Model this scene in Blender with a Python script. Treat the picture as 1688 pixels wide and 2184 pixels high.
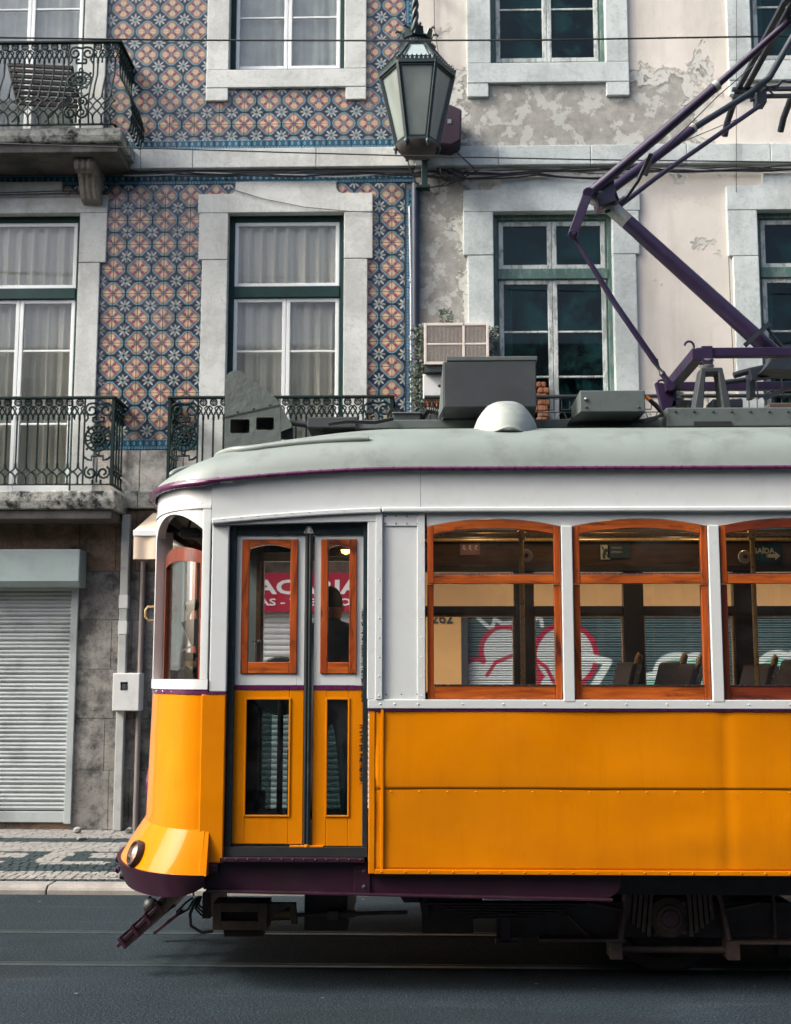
import bpy, bmesh, math, random
from mathutils import Vector, Matrix
random.seed(7)
R = math.radians
for o in list(bpy.data.objects): bpy.data.objects.remove(o)
S = bpy.context.scene
COL = S.collection

# ---------------------------------------------------------------- camera, sky, sun, exposure
CAM = Vector((0.0, -6.75, 1.70)); PITCH = R(7.5); YAW = R(1.45)
cd = bpy.data.cameras.new('camera'); co = bpy.data.objects.new('camera', cd); COL.objects.link(co)
co.location = CAM; co.rotation_euler = (R(90) + PITCH, R(-0.05), YAW)
cd.sensor_fit = 'VERTICAL'; cd.sensor_height = 36.0; cd.lens = 43.2
cd.clip_start = 0.1; cd.clip_end = 600
cd.dof.use_dof = True; cd.dof.focus_distance = 6.9; cd.dof.aperture_fstop = 4.5
S.camera = co
S.render.resolution_x = 791; S.render.resolution_y = 1024
SUN_EL, SUN_AZ = R(41), R(252)          # azimuth: clockwise from +Y
wd = bpy.data.worlds.new('World'); S.world = wd; wd.use_nodes = True
_n = wd.node_tree.nodes; _l = wd.node_tree.links
_n.clear()
sky = _n.new('ShaderNodeTexSky'); sky.sky_type = 'NISHITA'; sky.sun_disc = False
sky.sun_elevation = SUN_EL; sky.sun_rotation = SUN_AZ
sky.air_density = .55; sky.dust_density = 7.0; sky.ozone_density = 1.0
bg = _n.new('ShaderNodeBackground'); bg.inputs[1].default_value = 0.15
wo = _n.new('ShaderNodeOutputWorld')
_l.new(sky.outputs[0], bg.inputs[0]); _l.new(bg.outputs[0], wo.inputs[0])
sd = bpy.data.lights.new('sun', 'SUN'); so = bpy.data.objects.new('sun', sd); COL.objects.link(so)
sd.energy = 1.3; sd.angle = R(11); sd.color = (1.0, 0.975, 0.94)
_dir = Vector((math.sin(SUN_AZ) * math.cos(SUN_EL), math.cos(SUN_AZ) * math.cos(SUN_EL), math.sin(SUN_EL)))
so.rotation_euler = _dir.to_track_quat('Z', 'Y').to_euler()
S.view_settings.view_transform = 'Standard'; S.view_settings.look = 'None'
S.view_settings.exposure = 1.45; S.view_settings.gamma = 1.0
S.view_settings.use_curve_mapping = False
S.render.engine = 'CYCLES'
S.cycles.transparent_max_bounces = 24; S.cycles.max_bounces = 8

# ---------------------------------------------------------------- measuring: a point of the photo on a plane at depth Y
_f = 2621.1
_fw = Vector((-math.sin(YAW) * math.cos(PITCH), math.cos(YAW) * math.cos(PITCH), math.sin(PITCH)))
_rt = Vector((math.cos(YAW), math.sin(YAW), 0)); _up = _rt.cross(_fw)
def W(dx, dy, Y):
    d = _fw + _rt * ((dx - 844) / _f) + _up * ((1092 - dy) / _f)
    t = (Y - CAM.y) / d.y
    return CAM.x + t * d.x, CAM.z + t * d.z
def P(dx, dy, Y):
    x, z = W(dx, dy, Y); return (x, Y, z)
def PX(dx, dy, Y): return W(dx, dy, Y)[0]
def PZ(dy, Y, dx=844): return W(dx, dy, Y)[1]
def G(dx, dy, z=0.0):
    d = _fw + _rt * ((dx - 844) / _f) + _up * ((1092 - dy) / _f)
    t = (z - CAM.z) / d.z
    return CAM.x + t * d.x, CAM.y + t * d.y
def RC(x0, y0, x1, y1, Y):
    xm, ym = (x0 + x1) / 2, (y0 + y1) / 2
    return PX(x0, ym, Y), PX(x1, ym, Y), PZ(y1, Y, xm), PZ(y0, Y, xm)   # X0,X1,Z0,Z1

# ---------------------------------------------------------------- mesh builder
class MB:
    def __init__(s): s.v = []; s.f = []; s.uv = None
    def face(s, pts):
        n = len(s.v); s.v += [tuple(p) for p in pts]; s.f.append(tuple(range(n, n + len(pts)))); return s
    def box(s, x0, x1, y0, y1, z0, z1):
        if x0 > x1: x0, x1 = x1, x0
        if y0 > y1: y0, y1 = y1, y0
        if z0 > z1: z0, z1 = z1, z0
        n = len(s.v)
        s.v += [(x0,y0,z0),(x1,y0,z0),(x1,y1,z0),(x0,y1,z0),(x0,y0,z1),(x1,y0,z1),(x1,y1,z1),(x0,y1,z1)]
        for q in ((0,3,2,1),(4,5,6,7),(0,1,5,4),(1,2,6,5),(2,3,7,6),(3,0,4,7)): s.f.append(tuple(n+i for i in q))
        return s
    def prism(s, poly, y0, y1):            # poly: (x,z) list, extruded along Y
        if y0 > y1: y0, y1 = y1, y0
        a = sum(poly[i][0]*poly[(i+1)%len(poly)][1]-poly[(i+1)%len(poly)][0]*poly[i][1] for i in range(len(poly)))
        if a < 0: poly = poly[::-1]
        n = len(s.v); k = len(poly)
        s.v += [(x, y0, z) for x, z in poly] + [(x, y1, z) for x, z in poly]
        s.f.append(tuple(n + i for i in range(k))); s.f.append(tuple(n + k + i for i in range(k))[::-1])
        for i in range(k):
            j = (i + 1) % k; s.f.append((n+i, n+k+i, n+k+j, n+j))
        return s
    def prism_x(s, poly, x0, x1):          # poly: (y,z) list, extruded along X
        n = len(s.v); k = len(poly)
        a = sum(poly[i][0]*poly[(i+1)%k][1]-poly[(i+1)%k][0]*poly[i][1] for i in range(k))
        if a < 0: poly = poly[::-1]
        s.v += [(x0, y, z) for y, z in poly] + [(x1, y, z) for y, z in poly]
        s.f.append(tuple(n + i for i in range(k))[::-1]); s.f.append(tuple(n + k + i for i in range(k)))
        for i in range(k):
            j = (i + 1) % k; s.f.append((n+i, n+j, n+k+j, n+k+i))
        return s
    def hexa(s, a, b):                     # two quads (4 points each) joined
        n = len(s.v); s.v += [tuple(p) for p in a] + [tuple(p) for p in b]
        s.f += [(n,n+1,n+2,n+3),(n+7,n+6,n+5,n+4)]
        for i in range(4):
            j = (i+1) % 4; s.f.append((n+i, n+4+i, n+4+j, n+j))
        return s
    def bar(s, a, b, w, h, up=(0,0,1)):    # rectangular bar from a to b
        a = Vector(a); b = Vector(b); t = (b - a).normalized(); u = Vector(up)
        r = t.cross(u)
        if r.length < 1e-4: r = t.cross(Vector((1,0,0)))
        r.normalize(); u = r.cross(t)
        q = lambda c: [c + r*w/2 + u*h/2, c - r*w/2 + u*h/2, c - r*w/2 - u*h/2, c + r*w/2 - u*h/2]
        return s.hexa(q(a), q(b))
    def tube(s, pts, r, n=8, caps=True, closed=False):
        pts = [Vector(p) for p in pts]; k = len(pts)
        rr = r if isinstance(r, (list, tuple)) else [r] * k
        base = len(s.v); prev = None
        for i, p in enumerate(pts):
            if closed: t = pts[(i+1) % k] - pts[i-1]
            else: t = pts[min(i+1, k-1)] - pts[max(i-1, 0)]
            if t.length < 1e-9: t = Vector((0,0,1))
            t.normalize()
            if prev is None:
                a = Vector((0,1,0)) if abs(t.y) < .9 else Vector((1,0,0))
                u = t.cross(a).normalized()
            else:
                u = prev - t * prev.dot(t)
                if u.length < 1e-6: u = t.cross(Vector((0,1,0.01)))
                u.normalize()
            prev = u; w = t.cross(u)
            for j in range(n):
                an = 2 * math.pi * j / n
                s.v.append(tuple(p + (u * math.cos(an) + w * math.sin(an)) * rr[i]))
        rng = range(k) if closed else range(k - 1)
        for i in rng:
            i2 = (i + 1) % k
            for j in range(n):
                j2 = (j + 1) % n
                s.f.append((base+i*n+j, base+i*n+j2, base+i2*n+j2, base+i2*n+j))
        if caps and not closed:
            s.f.append(tuple(base + j for j in range(n))[::-1]); s.f.append(tuple(base + (k-1)*n + j for j in range(n)))
        return s
    def cyl(s, a, b, r, n=16): return s.tube([a, b], r, n)
    def lathe(s, prof, c, axis=(0,0,1), n=20, arc=1.0):   # prof: (radius, height along axis)
        ax = Vector(axis).normalized(); u = ax.cross(Vector((0,1,0)) if abs(ax.y) < .9 else Vector((1,0,0))).normalized(); w = ax.cross(u)
        c = Vector(c); b = len(s.v); k = len(prof); m = n if arc >= 1 else n + 1
        for rad, h in prof:
            for j in range(m):
                an = 2*math.pi*arc*j/n
                s.v.append(tuple(c + ax*h + (u*math.cos(an)+w*math.sin(an))*rad))
        for i in range(k-1):
            for j in range(n):
                j2 = (j+1) % n if arc >= 1 else j+1
                s.f.append((b+i*m+j, b+i*m+j2, b+(i+1)*m+j2, b+(i+1)*m+j))
        return s
    def grid(s, fn, nu, nv):
        b = len(s.v)
        for i in range(nu+1):
            for j in range(nv+1): s.v.append(tuple(fn(i/nu, j/nv)))
        for i in range(nu):
            for j in range(nv):
                a = b+i*(nv+1)+j; s.f.append((a, a+nv+1, a+nv+2, a+1))
        return s
    def mesh(s, name, mat, smooth=None, fix=True):
        me = bpy.data.meshes.new(name); me.from_pydata(s.v, [], s.f)
        if fix:
            bm = bmesh.new(); bm.from_mesh(me)
            if smooth is not None: bmesh.ops.remove_doubles(bm, verts=bm.verts, dist=1e-5)
            bmesh.ops.recalc_face_normals(bm, faces=bm.faces); bm.to_mesh(me); bm.free()
        if mat: me.materials.append(mat)
        if smooth is not None:
            me.polygons.foreach_set('use_smooth', [True]*len(me.polygons))
            me.set_sharp_from_angle(angle=R(smooth))
        me.update(); return me
    def build(s, name, mat, parent=None, smooth=None, bevel=0, solid=0, fix=True):
        return link(name, s.mesh(name, mat, smooth, fix), parent, bevel, solid)
def link(name, me, parent=None, bevel=0, solid=0):
    o = bpy.data.objects.new(name, me); COL.objects.link(o)
    if parent: o.parent = parent
    if parent and parent.location.length: o.matrix_parent_inverse = Matrix.Translation(-parent.location)
    if solid:
        m = o.modifiers.new('solid', 'SOLIDIFY'); m.thickness = solid; m.offset = -1
    if bevel:
        m = o.modifiers.new('bevel', 'BEVEL'); m.width = bevel; m.segments = 2; m.limit_method = 'ANGLE'; m.angle_limit = R(40)
        m.harden_normals = False
    return o
def tag(o, label=None, cat=None, group=None, kind=None):
    if label: o['label'] = label
    if cat: o['category'] = cat
    if group: o['group'] = group
    if kind: o['kind'] = kind
    return o
def empty(name, loc=(0,0,0)):
    o = bpy.data.objects.new(name, None); o.location = loc; o.empty_display_size = .1; COL.objects.link(o)
    return o
def text_mesh(name, txt, mat, parent, loc, size, width=None, font_scale=(1,1), depth=.0015, bold=0.0):
    cu = bpy.data.curves.new(name, 'FONT'); cu.body = txt; cu.size = 1; cu.extrude = depth; cu.offset = bold
    cu.resolution_u = 3
    t = bpy.data.objects.new(name, cu); COL.objects.link(t)
    dg = bpy.context.evaluated_depsgraph_get(); me = bpy.data.meshes.new_from_object(t.evaluated_get(dg))
    bpy.data.objects.remove(t)
    xs = [v.co.x for v in me.vertices]; ys = [v.co.y for v in me.vertices]
    w0, h0 = max(xs)-min(xs), max(ys)-min(ys)
    sx = (width / w0) if width else size / h0
    sy = size / h0
    for v in me.vertices:
        x = (v.co.x - min(xs)) * sx; z = (v.co.y - min(ys)) * sy; y = -v.co.z
        v.co = (loc[0] + x, loc[1] + y, loc[2] + z)
    me.materials.clear(); me.materials.append(mat)
    return link(name, me, parent)

# ---------------------------------------------------------------- materials
class NT:
    def __init__(s, name):
        s.m = bpy.data.materials.new(name); s.m.use_nodes = True; s.t = s.m.node_tree; s.n = s.t.nodes
        s.b = s.n['Principled BSDF']
    def new(s, t): return s.n.new('ShaderNode' + t)
    def put(s, sock, v):
        if hasattr(v, 'links') or hasattr(v, 'is_linked'): s.t.links.new(v, sock)
        else:
            if sock.type == 'RGBA' and len(v) == 3: v = (*v, 1)
            sock.default_value = v
    def m_(s, op, a, b=0.0, c=None, clamp=False):
        n = s.new('Math'); n.operation = op; n.use_clamp = clamp
        s.put(n.inputs[0], a); s.put(n.inputs[1], b)
        if c is not None: s.put(n.inputs[2], c)
        return n.outputs[0]
    def add(s, a, b): return s.m_('ADD', a, b)
    def sub(s, a, b): return s.m_('SUBTRACT', a, b)
    def mul(s, a, b): return s.m_('MULTIPLY', a, b)
    def mn(s, a, b): return s.m_('MINIMUM', a, b)
    def mx(s, a, b): return s.m_('MAXIMUM', a, b)
    def lt(s, a, b, soft=0.0):
        if not soft: return s.m_('LESS_THAN', a, b)
        return s.m_('MULTIPLY_ADD', s.sub(b, a), 1/soft, .5, clamp=True)
    def hyp(s, x, y): return s.m_('SQRT', s.add(s.mul(x, x), s.mul(y, y)))
    def mix(s, f, a, b):
        n = s.new('Mix'); n.data_type = 'RGBA'; s.put(n.inputs[0], f); s.put(n.inputs[6], a); s.put(n.inputs[7], b); return n.outputs[2]
    def coord(s, kind='Object'):
        return s.new('TexCoord').outputs[kind]
    def pos(s): return s.new('NewGeometry').outputs['Position']
    def xyz(s, v):
        n = s.new('SeparateXYZ'); s.put(n.inputs[0], v); return n.outputs
    def comb(s, x=0.0, y=0.0, z=0.0):
        n = s.new('CombineXYZ'); s.put(n.inputs[0], x); s.put(n.inputs[1], y); s.put(n.inputs[2], z); return n.outputs[0]
    def scale(s, v, sc):
        n = s.new('Mapping'); s.put(n.inputs[0], v); n.inputs['Scale'].default_value = sc; return n.outputs[0]
    def noise(s, scale, detail=4, vec=None, rough=.55, dist=0.0):
        n = s.new('TexNoise'); n.inputs['Scale'].default_value = scale; n.inputs['Detail'].default_value = detail
        n.inputs['Roughness'].default_value = rough; n.inputs['Distortion'].default_value = dist
        if vec is not None: s.put(n.inputs['Vector'], vec)
        return n.outputs['Fac']
    def voro(s, scale, vec=None, feat='F1', out='Distance'):
        n = s.new('TexVoronoi'); n.feature = feat; n.inputs['Scale'].default_value = scale
        if vec is not None: s.put(n.inputs['Vector'], vec)
        return n.outputs[out]
    def ramp(s, f, a, b, clamp=True):     # linear map a..b to 0..1
        n = s.new('MapRange'); n.clamp = clamp; s.put(n.inputs[0], f); n.inputs[1].default_value = a; n.inputs[2].default_value = b; return n.outputs[0]
    def bump(s, h, strength=.2, dist=.01):
        n = s.new('Bump'); n.inputs['Strength'].default_value = strength; n.inputs['Distance'].default_value = dist
        s.put(n.inputs['Height'], h); s.put(s.b.inputs['Normal'], n.outputs[0])
    def rand(s): return s.new('ObjectInfo').outputs['Random']
    def set(s, **k):
        names = dict(col='Base Color', rough='Roughness', metal='Metallic', spec='Specular IOR Level', coat='Coat Weight', coatr='Coat Roughness', emit='Emission Color', es='Emission Strength', alpha='Alpha')
        for a, v in k.items(): s.put(s.b.inputs[names[a]], v)
        return s.m
def rgb(c, f): return tuple(min(1, x * f) for x in c)
def pbr(name, col, rough=.5, metal=0, var=.15, vs=4, bump=0, bs=60, spec=.5, coat=0, dirt=None, da=.5, ds=3, rnd=0, dlo=.5, dhi=.72):
    t = NT(name); p = t.pos()
    c = t.mix(t.ramp(t.noise(vs, 6, p), .3, .7), rgb(col, 1 - var), rgb(col, 1 + var))
    if dirt: c = t.mix(t.mul(t.ramp(t.noise(ds, 8, p, .65), dlo, dhi), da), c, dirt)
    if rnd:
        c = t.mix(t.mul(t.rand(), rnd), c, rgb(col, .45))
    rg = t.ramp(t.noise(vs * 3, 4, p), .2, .8); rg = t.add(t.mul(rg, .15), rough - .075)
    t.set(col=c, rough=rg, metal=metal, spec=spec, coat=coat)
    if bump: t.bump(t.noise(bs, 6, p), bump, .01)
    return t.m
M = {}
# ---------------------------------------------------------------- the materials of the place
M['white'] = pbr('tram_white', (.535, .572, .562), .32, var=.03, vs=3, dirt=(.42, .41, .40), da=.28, ds=9, coat=.25, bump=.03, bs=25)
def tram_yellow():
    t = NT('tram_yellow'); p = t.pos()
    c = t.mix(t.ramp(t.noise(2.2, 5, p), .3, .7), (.52, .160, .0003), (.62, .202, .0005))
    c = t.mix(t.mul(t.ramp(t.noise(9, 8, t.scale(p, (1, 1, .12)), .7), .52, .8), .30), c, (.30, .085, .002)); c = t.mix(t.mul(t.ramp(t.noise(14, 8, t.scale(p, (1, 1, .35)), .7), .58, .8), .22), c, (.36, .10, .002))
    t.set(col=c, rough=t.add(.30, t.mul(t.noise(9, 3, p), .14)), coat=.60, spec=.06); t.put(t.b.inputs['Coat Roughness'], .065)
    t.bump(t.add(t.noise(2.6, 3, p), t.mul(t.noise(30, 5, p), .04)), .16, .02); return t.m
M['yellow'] = tram_yellow()
M['roof'] = pbr('roof_paint', (.165, .20, .182), .5, var=.10, vs=2.5, dirt=(.085, .10, .09), da=.7, ds=4, bump=.12, bs=14)
M['roofgear'] = pbr('roof_gear_grey', (.075, .095, .09), .55, var=.12, vs=5, dirt=(.03, .032, .03), da=.75, ds=5, bump=.05, bs=40)
M['boxdark'] = pbr('dark_box_grey', (.027, .034, .037), .55, var=.14, vs=6, dirt=(.065, .07, .066), da=.45, ds=4, bump=.04, bs=80)
M['cowl'] = pbr('cowl_paint', (.25, .285, .26), .6, var=.08, vs=6, dirt=(.13, .15, .13), da=.5, ds=9)
M['vane'] = pbr('vane_paint', (.07, .088, .08), .5, var=.12, vs=8, bump=.5, bs=22)
M['purple'] = pbr('gutter_purple', (.075, .012, .055), .28, var=.15, vs=8, coat=.4)
M['maroon'] = pbr('frame_maroon', (.022, .004, .013), .42, var=.2, vs=6, dirt=(.02, .012, .016), da=.6, ds=5)
M['violet'] = pbr('pantograph_violet', (.017, .008, .032), .38, var=.3, vs=5, dirt=(.008, .018, .042), da=.6, ds=3, spec=.6)
M['iron_blue'] = pbr('pantograph_iron', (.012, .02, .028), .45, var=.3, vs=9, dirt=(.03, .02, .015), da=.4, ds=12)
M['pale_metal'] = pbr('worn_metal', (.30, .33, .31), .45, metal=.3, var=.25, vs=14, dirt=(.16, .07, .02), da=.8, ds=22)
M['chassis'] = pbr('chassis_dark', (.034, .027, .029), .6, var=.3, vs=9, dirt=(.04, .028, .018), da=.5, ds=7)
M['rust'] = pbr('rusty_steel', (.085, .058, .046), .65, var=.3, vs=12, dirt=(.09, .045, .02), da=.6, ds=9)
M['black'] = pbr('black_rubber', (.010, .012, .013), .55, var=.2, vs=8)
M['deep_green'] = pbr('door_frame_black_green', (.008, .018, .021), .35, var=.2, vs=8, dirt=(.1, .1, .1), da=.2, ds=20)
M['brass'] = pbr('brass', (.70, .48, .20), .3, metal=.55, var=.15, vs=20)
M['steel'] = pbr('steel', (.5, .52, .53), .25, metal=1, var=.15, vs=20)
M['leather'] = pbr('black_leather', (.022, .018, .020), .42, var=.2, vs=9, bump=.1, bs=60)
M['cream'] = pbr('cream_ceiling', (.50, .45, .35), .4, var=.05, vs=3)
M['inner_grey'] = pbr('cab_grey', (.17, .21, .21), .5, var=.06, vs=5, dirt=(.2, .2, .2), da=.3)
def wood(name, lo, hi, dark, rough=.28, axis='x'):
    t = NT(name); p = t.pos()
    sc = (2.2, 30, 30) if axis == 'x' else (30, 30, 2.2)
    g = t.noise(1.6, 6, t.scale(p, sc), .65, .6)
    c = t.mix(t.ramp(g, .3, .7), lo, hi)
    kn = t.noise(6, 7, t.scale(p, (.5, 2, 2) if axis == 'x' else (2, 2, .5)), .65, .8)
    c = t.mix(t.mul(t.ramp(kn, .52, .66), .9), c, dark)
    c = t.mix(t.mul(t.ramp(t.noise(2.3, 2, p), .45, .75), .35), c, rgb(lo, .5))
    t.set(col=c, rough=t.add(rough, t.mul(g, .15)), coat=.55); t.put(t.b.inputs['Coat Roughness'], .18)
    t.bump(g, .15, .004); return t.m
M['wood_h'] = wood('varnished_wood_rail', (.21, .034, .004), (.50, .115, .012), (.030, .007, .004))
M['wood_v'] = wood('varnished_wood_stile', (.19, .028, .004), (.44, .090, .010), (.030, .007, .004), axis='z')
M['wood_red_v'] = wood('red_wood_stile', (.12, .022, .008), (.19, .035, .010), (.025, .006, .004), axis='z')
M['wood_red_h'] = wood('red_wood_rail', (.12, .020, .008), (.20, .035, .010), (.025, .006, .004))
M['wood_dark'] = wood('dark_interior_wood', (.014, .010, .009), (.028, .018, .014), (.010, .007, .006), .4)
M['wood_panel'] = wood('interior_panel_wood', (.09, .048, .024), (.17, .095, .048), (.05, .025, .012), .3)

def glass(name, tint, refl=1.0, dust=0.0, dcol=(.55, .56, .55)):
    t = NT(name); n = t.n; n.remove(t.b); out = n['Material Output']
    tr = t.new('BsdfTransparent'); t.put(tr.inputs[0], tint)
    gl = t.new('BsdfGlossy'); gl.inputs['Roughness'].default_value = .015; t.put(gl.inputs['Color'], (1, 1, 1))
    fr = t.new('Fresnel'); fr.inputs['IOR'].default_value = 1.5
    mx = t.new('MixShader'); t.put(mx.inputs[0], t.mul(fr.outputs[0], refl))
    t.t.links.new(tr.outputs[0], mx.inputs[1]); t.t.links.new(gl.outputs[0], mx.inputs[2])
    last = mx.outputs[0]
    if dust:
        df = t.new('BsdfDiffuse'); t.put(df.inputs[0], dcol); m2 = t.new('MixShader'); p = t.pos()
        sp = t.lt(t.voro(70, p), .16); sm = t.ramp(t.noise(3, 6, p, .7), .45, .9)
        t.put(m2.inputs[0], t.add(t.mul(t.mul(sp, t.ramp(t.noise(4, 3, p), .5, .75)), dust * 3.0), t.mul(sm, dust)))
        t.t.links.new(last, m2.inputs[1]); t.t.links.new(df.outputs[0], m2.inputs[2]); last = m2.outputs[0]
    t.t.links.new(last, out.inputs[0]); return t.m
M['glass'] = glass('window_glass', (.97, .985, .98), .8, .02)
M['glass_tram'] = glass('tram_glass', (.97, .98, .975), .8, .03)
M['glass_front'] = glass('front_glass', (.97, .98, .975), .22, .006)
M['glass_dark'] = glass('tinted_glass', (.42, .50, .50), 1.2, .05)
M['glass_old'] = glass('old_window_glass', (.42, .62, .62), .5, .55, (.028, .118, .120))
def frosted(name, col):
    t = NT(name); p = t.pos()
    t.set(col=t.mix(t.ramp(t.noise(6, 5, t.scale(p, (1, 1, .3))), .35, .7), rgb(col, .72), col), rough=.3)
    t.put(t.b.inputs['Transmission Weight'], .0); return t.m
M['lamp_glass'] = frosted('lantern_glass', (.21, .25, .225))

# facade
def stone(name, lo, hi, pit, pitcol, mould=None, ma=.6, mscale=2.2, bump=.35):
    t = NT(name); p = t.pos()
    c = t.mix(t.ramp(t.noise(1.6, 6, p, .6), .3, .7), lo, hi)
    v = t.noise(26, 8, t.scale(p, (1, 1, 1.6)), .75, .8)
    pm = t.ramp(v, .56, .66)
    c = t.mix(t.mul(pm, pit), c, pitcol)
    c = t.mix(t.mul(t.ramp(t.noise(4.5, 7, t.scale(p, (1, 1, .14)), .7), .52, .75), .45), c, rgb(pitcol, .75))
    vein = t.m_('ABSOLUTE', t.sub(t.noise(5, 6, p, .6, 1.2), .5)); c = t.mix(t.mul(t.lt(vein, .012, .02), .35), c, rgb(pitcol, .8))
    if mould:
        mm = t.noise(mscale, 9, p, .72); c = t.mix(t.mul(t.ramp(mm, .48, .62), ma), c, mould)
    t.set(col=c, rough=.82, spec=.25); t.bump(t.add(v, t.mul(t.noise(90, 4, p), .4)), bump, .012); return t.m
M['stone'] = stone('limestone', (.45, .48, .45), (.58, .61, .58), .42, (.31, .32, .29), (.27, .28, .26), .45, 1.4)
M['stone_b'] = stone('limestone_grey', (.40, .455, .44), (.53, .59, .57), .45, (.28, .31, .30), (.25, .28, .27), .5, 1.8)
M['stone_dirty'] = stone('blackened_stone', (.33, .35, .31), (.48, .49, .44), .85, (.04, .05, .048), (.016, .024, .024), 1.0, 6.5, .7)
M['stone_under'] = stone('slab_under_stone', (.085, .082, .076), (.14, .134, .122), .3, (.07, .065, .06), (.03, .032, .03), .7, 1.5)  # much darker stone, used on the balcony slab undersides
M['corbel'] = stone('corbel_stone', (.19, .17, .14), (.31, .28, .24), .3, (.10, .09, .08), (.05, .05, .048), .5, 3)
M['cladding'] = stone('stained_cladding', (.11, .108, .098), (.27, .265, .24), .9, (.022, .024, .024), (.035, .038, .037), .9, 3.4, .6)
M['cladding_rust_shade'] = stone('rusty_shaded_cladding', (.11, .085, .065), (.22, .15, .095), .6, (.03, .026, .024), (.035, .033, .031), .9, 2.2, .5)  # rusty stone, its colour darkened to carry the shade beneath the balcony slab
M['plinth'] = stone('plinth_stone', (.44, .43, .385), (.54, .53, .48), .55, (.12, .12, .11), (.09, .095, .09), .75, 2.0)
M['kerb'] = stone('kerb_stone', (.20, .197, .178), (.29, .283, .255), .3, (.2, .19, .17), (.16, .15, .13), .5, 2.5)

def plaster():
    t = NT('pink_plaster'); p = t.pos(); x, y, z = t.xyz(p)
    n1 = t.noise(1.3, 7, p, .6); n2 = t.noise(2.5, 10, p, .66, .5); n3 = t.noise(9, 6, p, .7)
    c = t.mix(t.ramp(n1, .3, .7), (.52, .498, .435), (.635, .608, .54))
    c = t.mix(t.mul(t.ramp(t.noise(.9, 6, t.scale(p, (1, 1, .35)), .6), .42, .75), .6), c, (.52, .50, .455))
    c = t.mix(t.mul(t.ramp(t.noise(3, 7, t.scale(p, (1, 1, .16)), .65), .5, .75), .5), c, (.34, .325, .285))
    # worn patches: the band beneath the upper sills and the strip beside the tiled house
    wob = t.mul(t.sub(n1, .5), .9)
    zb = t.sub(.43, t.m_('ABSOLUTE', t.sub(t.add(z, t.mul(wob, .3)), ZB)))
    xb = t.mn(t.sub(t.add(x, wob), XB0), t.sub(XB1, t.add(x, wob)))
    band = t.mn(t.mul(zb, 1.4), t.mul(xb, .8))
    xs = t.sub(XS1, t.add(x, t.mul(wob, .35)))
    strip = t.mn(t.mul(xs, 1.4), t.mn(t.sub(ZS1, z), t.sub(t.add(z, 5), ZS0)))
    near = t.m_('MAXIMUM', band, strip)
    wear = t.add(t.ramp(near, -.55, .30), -.43)
    k = t.add(t.add(n2, t.mul(t.sub(t.noise(5, 8, p, .7, .8), .5), .32)), t.mul(wear, .55))
    pale = t.lt(.45, k, .05); grey = t.lt(.57, k, .025); white = t.mul(grey, t.lt(.54, t.noise(5.5, 7, t.add_v(p, (3, 1, 7)), .62), .02))
    c = t.mix(t.mul(pale, .8), c, (.47, .485, .44))
    gcol = t.mix(t.ramp(n3, .35, .65), (.22, .22, .195), (.34, .34, .305))
    c = t.mix(t.mul(grey, .95), c, gcol)
    c = t.mix(t.mul(white, .65), c, (.48, .50, .46))
    crack = t.m_('ABSOLUTE', t.sub(t.noise(1.1, 8, p, .62, 1.0), .5))
    c = t.mix(t.mul(t.lt(crack, .0012, .0016), t.mul(t.lt(.52, t.noise(.7, 2, p), .05), .55)), c, (.33, .27, .23))
    # black mould where damp gathers low down and by the air conditioner
    low = t.ramp(z, ZM, ZM - .55); mould = t.mul(t.lt(.57, t.noise(7, 9, p, .75), .05), low)
    c = t.mix(t.mul(mould, .85), c, (.04, .05, .047))
    sm = t.mul(t.ramp(t.noise(2.1, 8, p, .7), .5, .72), t.ramp(strip, -.1, .3)); c = t.mix(t.mul(sm, .45), c, (.11, .115, .105))
    t.set(col=c, rough=.88, spec=.2)
    h = t.add(t.mul(pale, -.35), t.add(t.mul(grey, -.5), t.mul(n3, .12)))
    t.bump(t.add(t.mul(h, 2.2), t.mul(t.noise(60, 4, p), .08)), .9, .02); return t.m
def _addv(s, v, o):
    n = s.new('VectorMath'); n.operation = 'ADD'; s.put(n.inputs[0], v); n.inputs[1].default_value = o; return n.outputs[0]
NT.add_v = _addv
YF = 6.30                                   # the plane of both facades
XCORN = PX(884, 600, YF)
ZB = PZ(258, YF, 1200); XB0 = PX(985, 258, YF); XB1 = PX(1440, 258, YF)
XS1 = PX(975, 560, YF); ZS1 = PZ(390, YF, 950); ZS0 = PZ(700, YF, 950)
ZM = PZ(800, YF, 1400)
M['plaster'] = plaster()
M['orange_wall'] = pbr('ochre_wall', (.50, .27, .095), .85, var=.12, vs=1.4, dirt=(.38, .19, .07), da=.4, ds=5, bump=.1, bs=30)
M['backing'] = pbr('mortar', (.10, .11, .12), .9, var=.2)
M['frame_green'] = pbr('dark_green_paint', (.005, .032, .029), .55, spec=.25, var=.2, vs=6, dirt=(.004, .012, .012), da=.5, ds=7)
def weathered(name, paint, under):
    t = NT(name); p = t.pos()
    n = t.noise(7, 8, t.scale(p, (2.2, 2.2, .7)), .7)
    c = t.mix(t.ramp(t.noise(3, 4, p), .3, .7), rgb(paint, .8), rgb(paint, 1.2)); c = t.mix(t.mul(t.lt(.53, n, .06), .85), c, under)
    c = t.mix(t.mul(t.lt(.60, t.noise(16, 8, t.scale(p, (2, 2, .8)), .7), .04), .6), c, (.07, .08, .075))
    t.set(col=c, rough=.65); t.bump(n, .3, .006); return t.m
M['frame_worn'] = weathered('worn_green_paint', (.055, .125, .105), (.13, .18, .16))
M['sash_worn'] = weathered('worn_white_paint', (.46, .50, .47), (.22, .26, .24))
M['sash_white'] = pbr('white_window_paint', (.66, .70, .69), .4, var=.03, vs=4)
M['iron'] = pbr('green_iron', (.002, .014, .013), .6, spec=.2, var=.25, vs=7, dirt=(.004, .014, .014), da=.6, ds=9)
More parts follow.
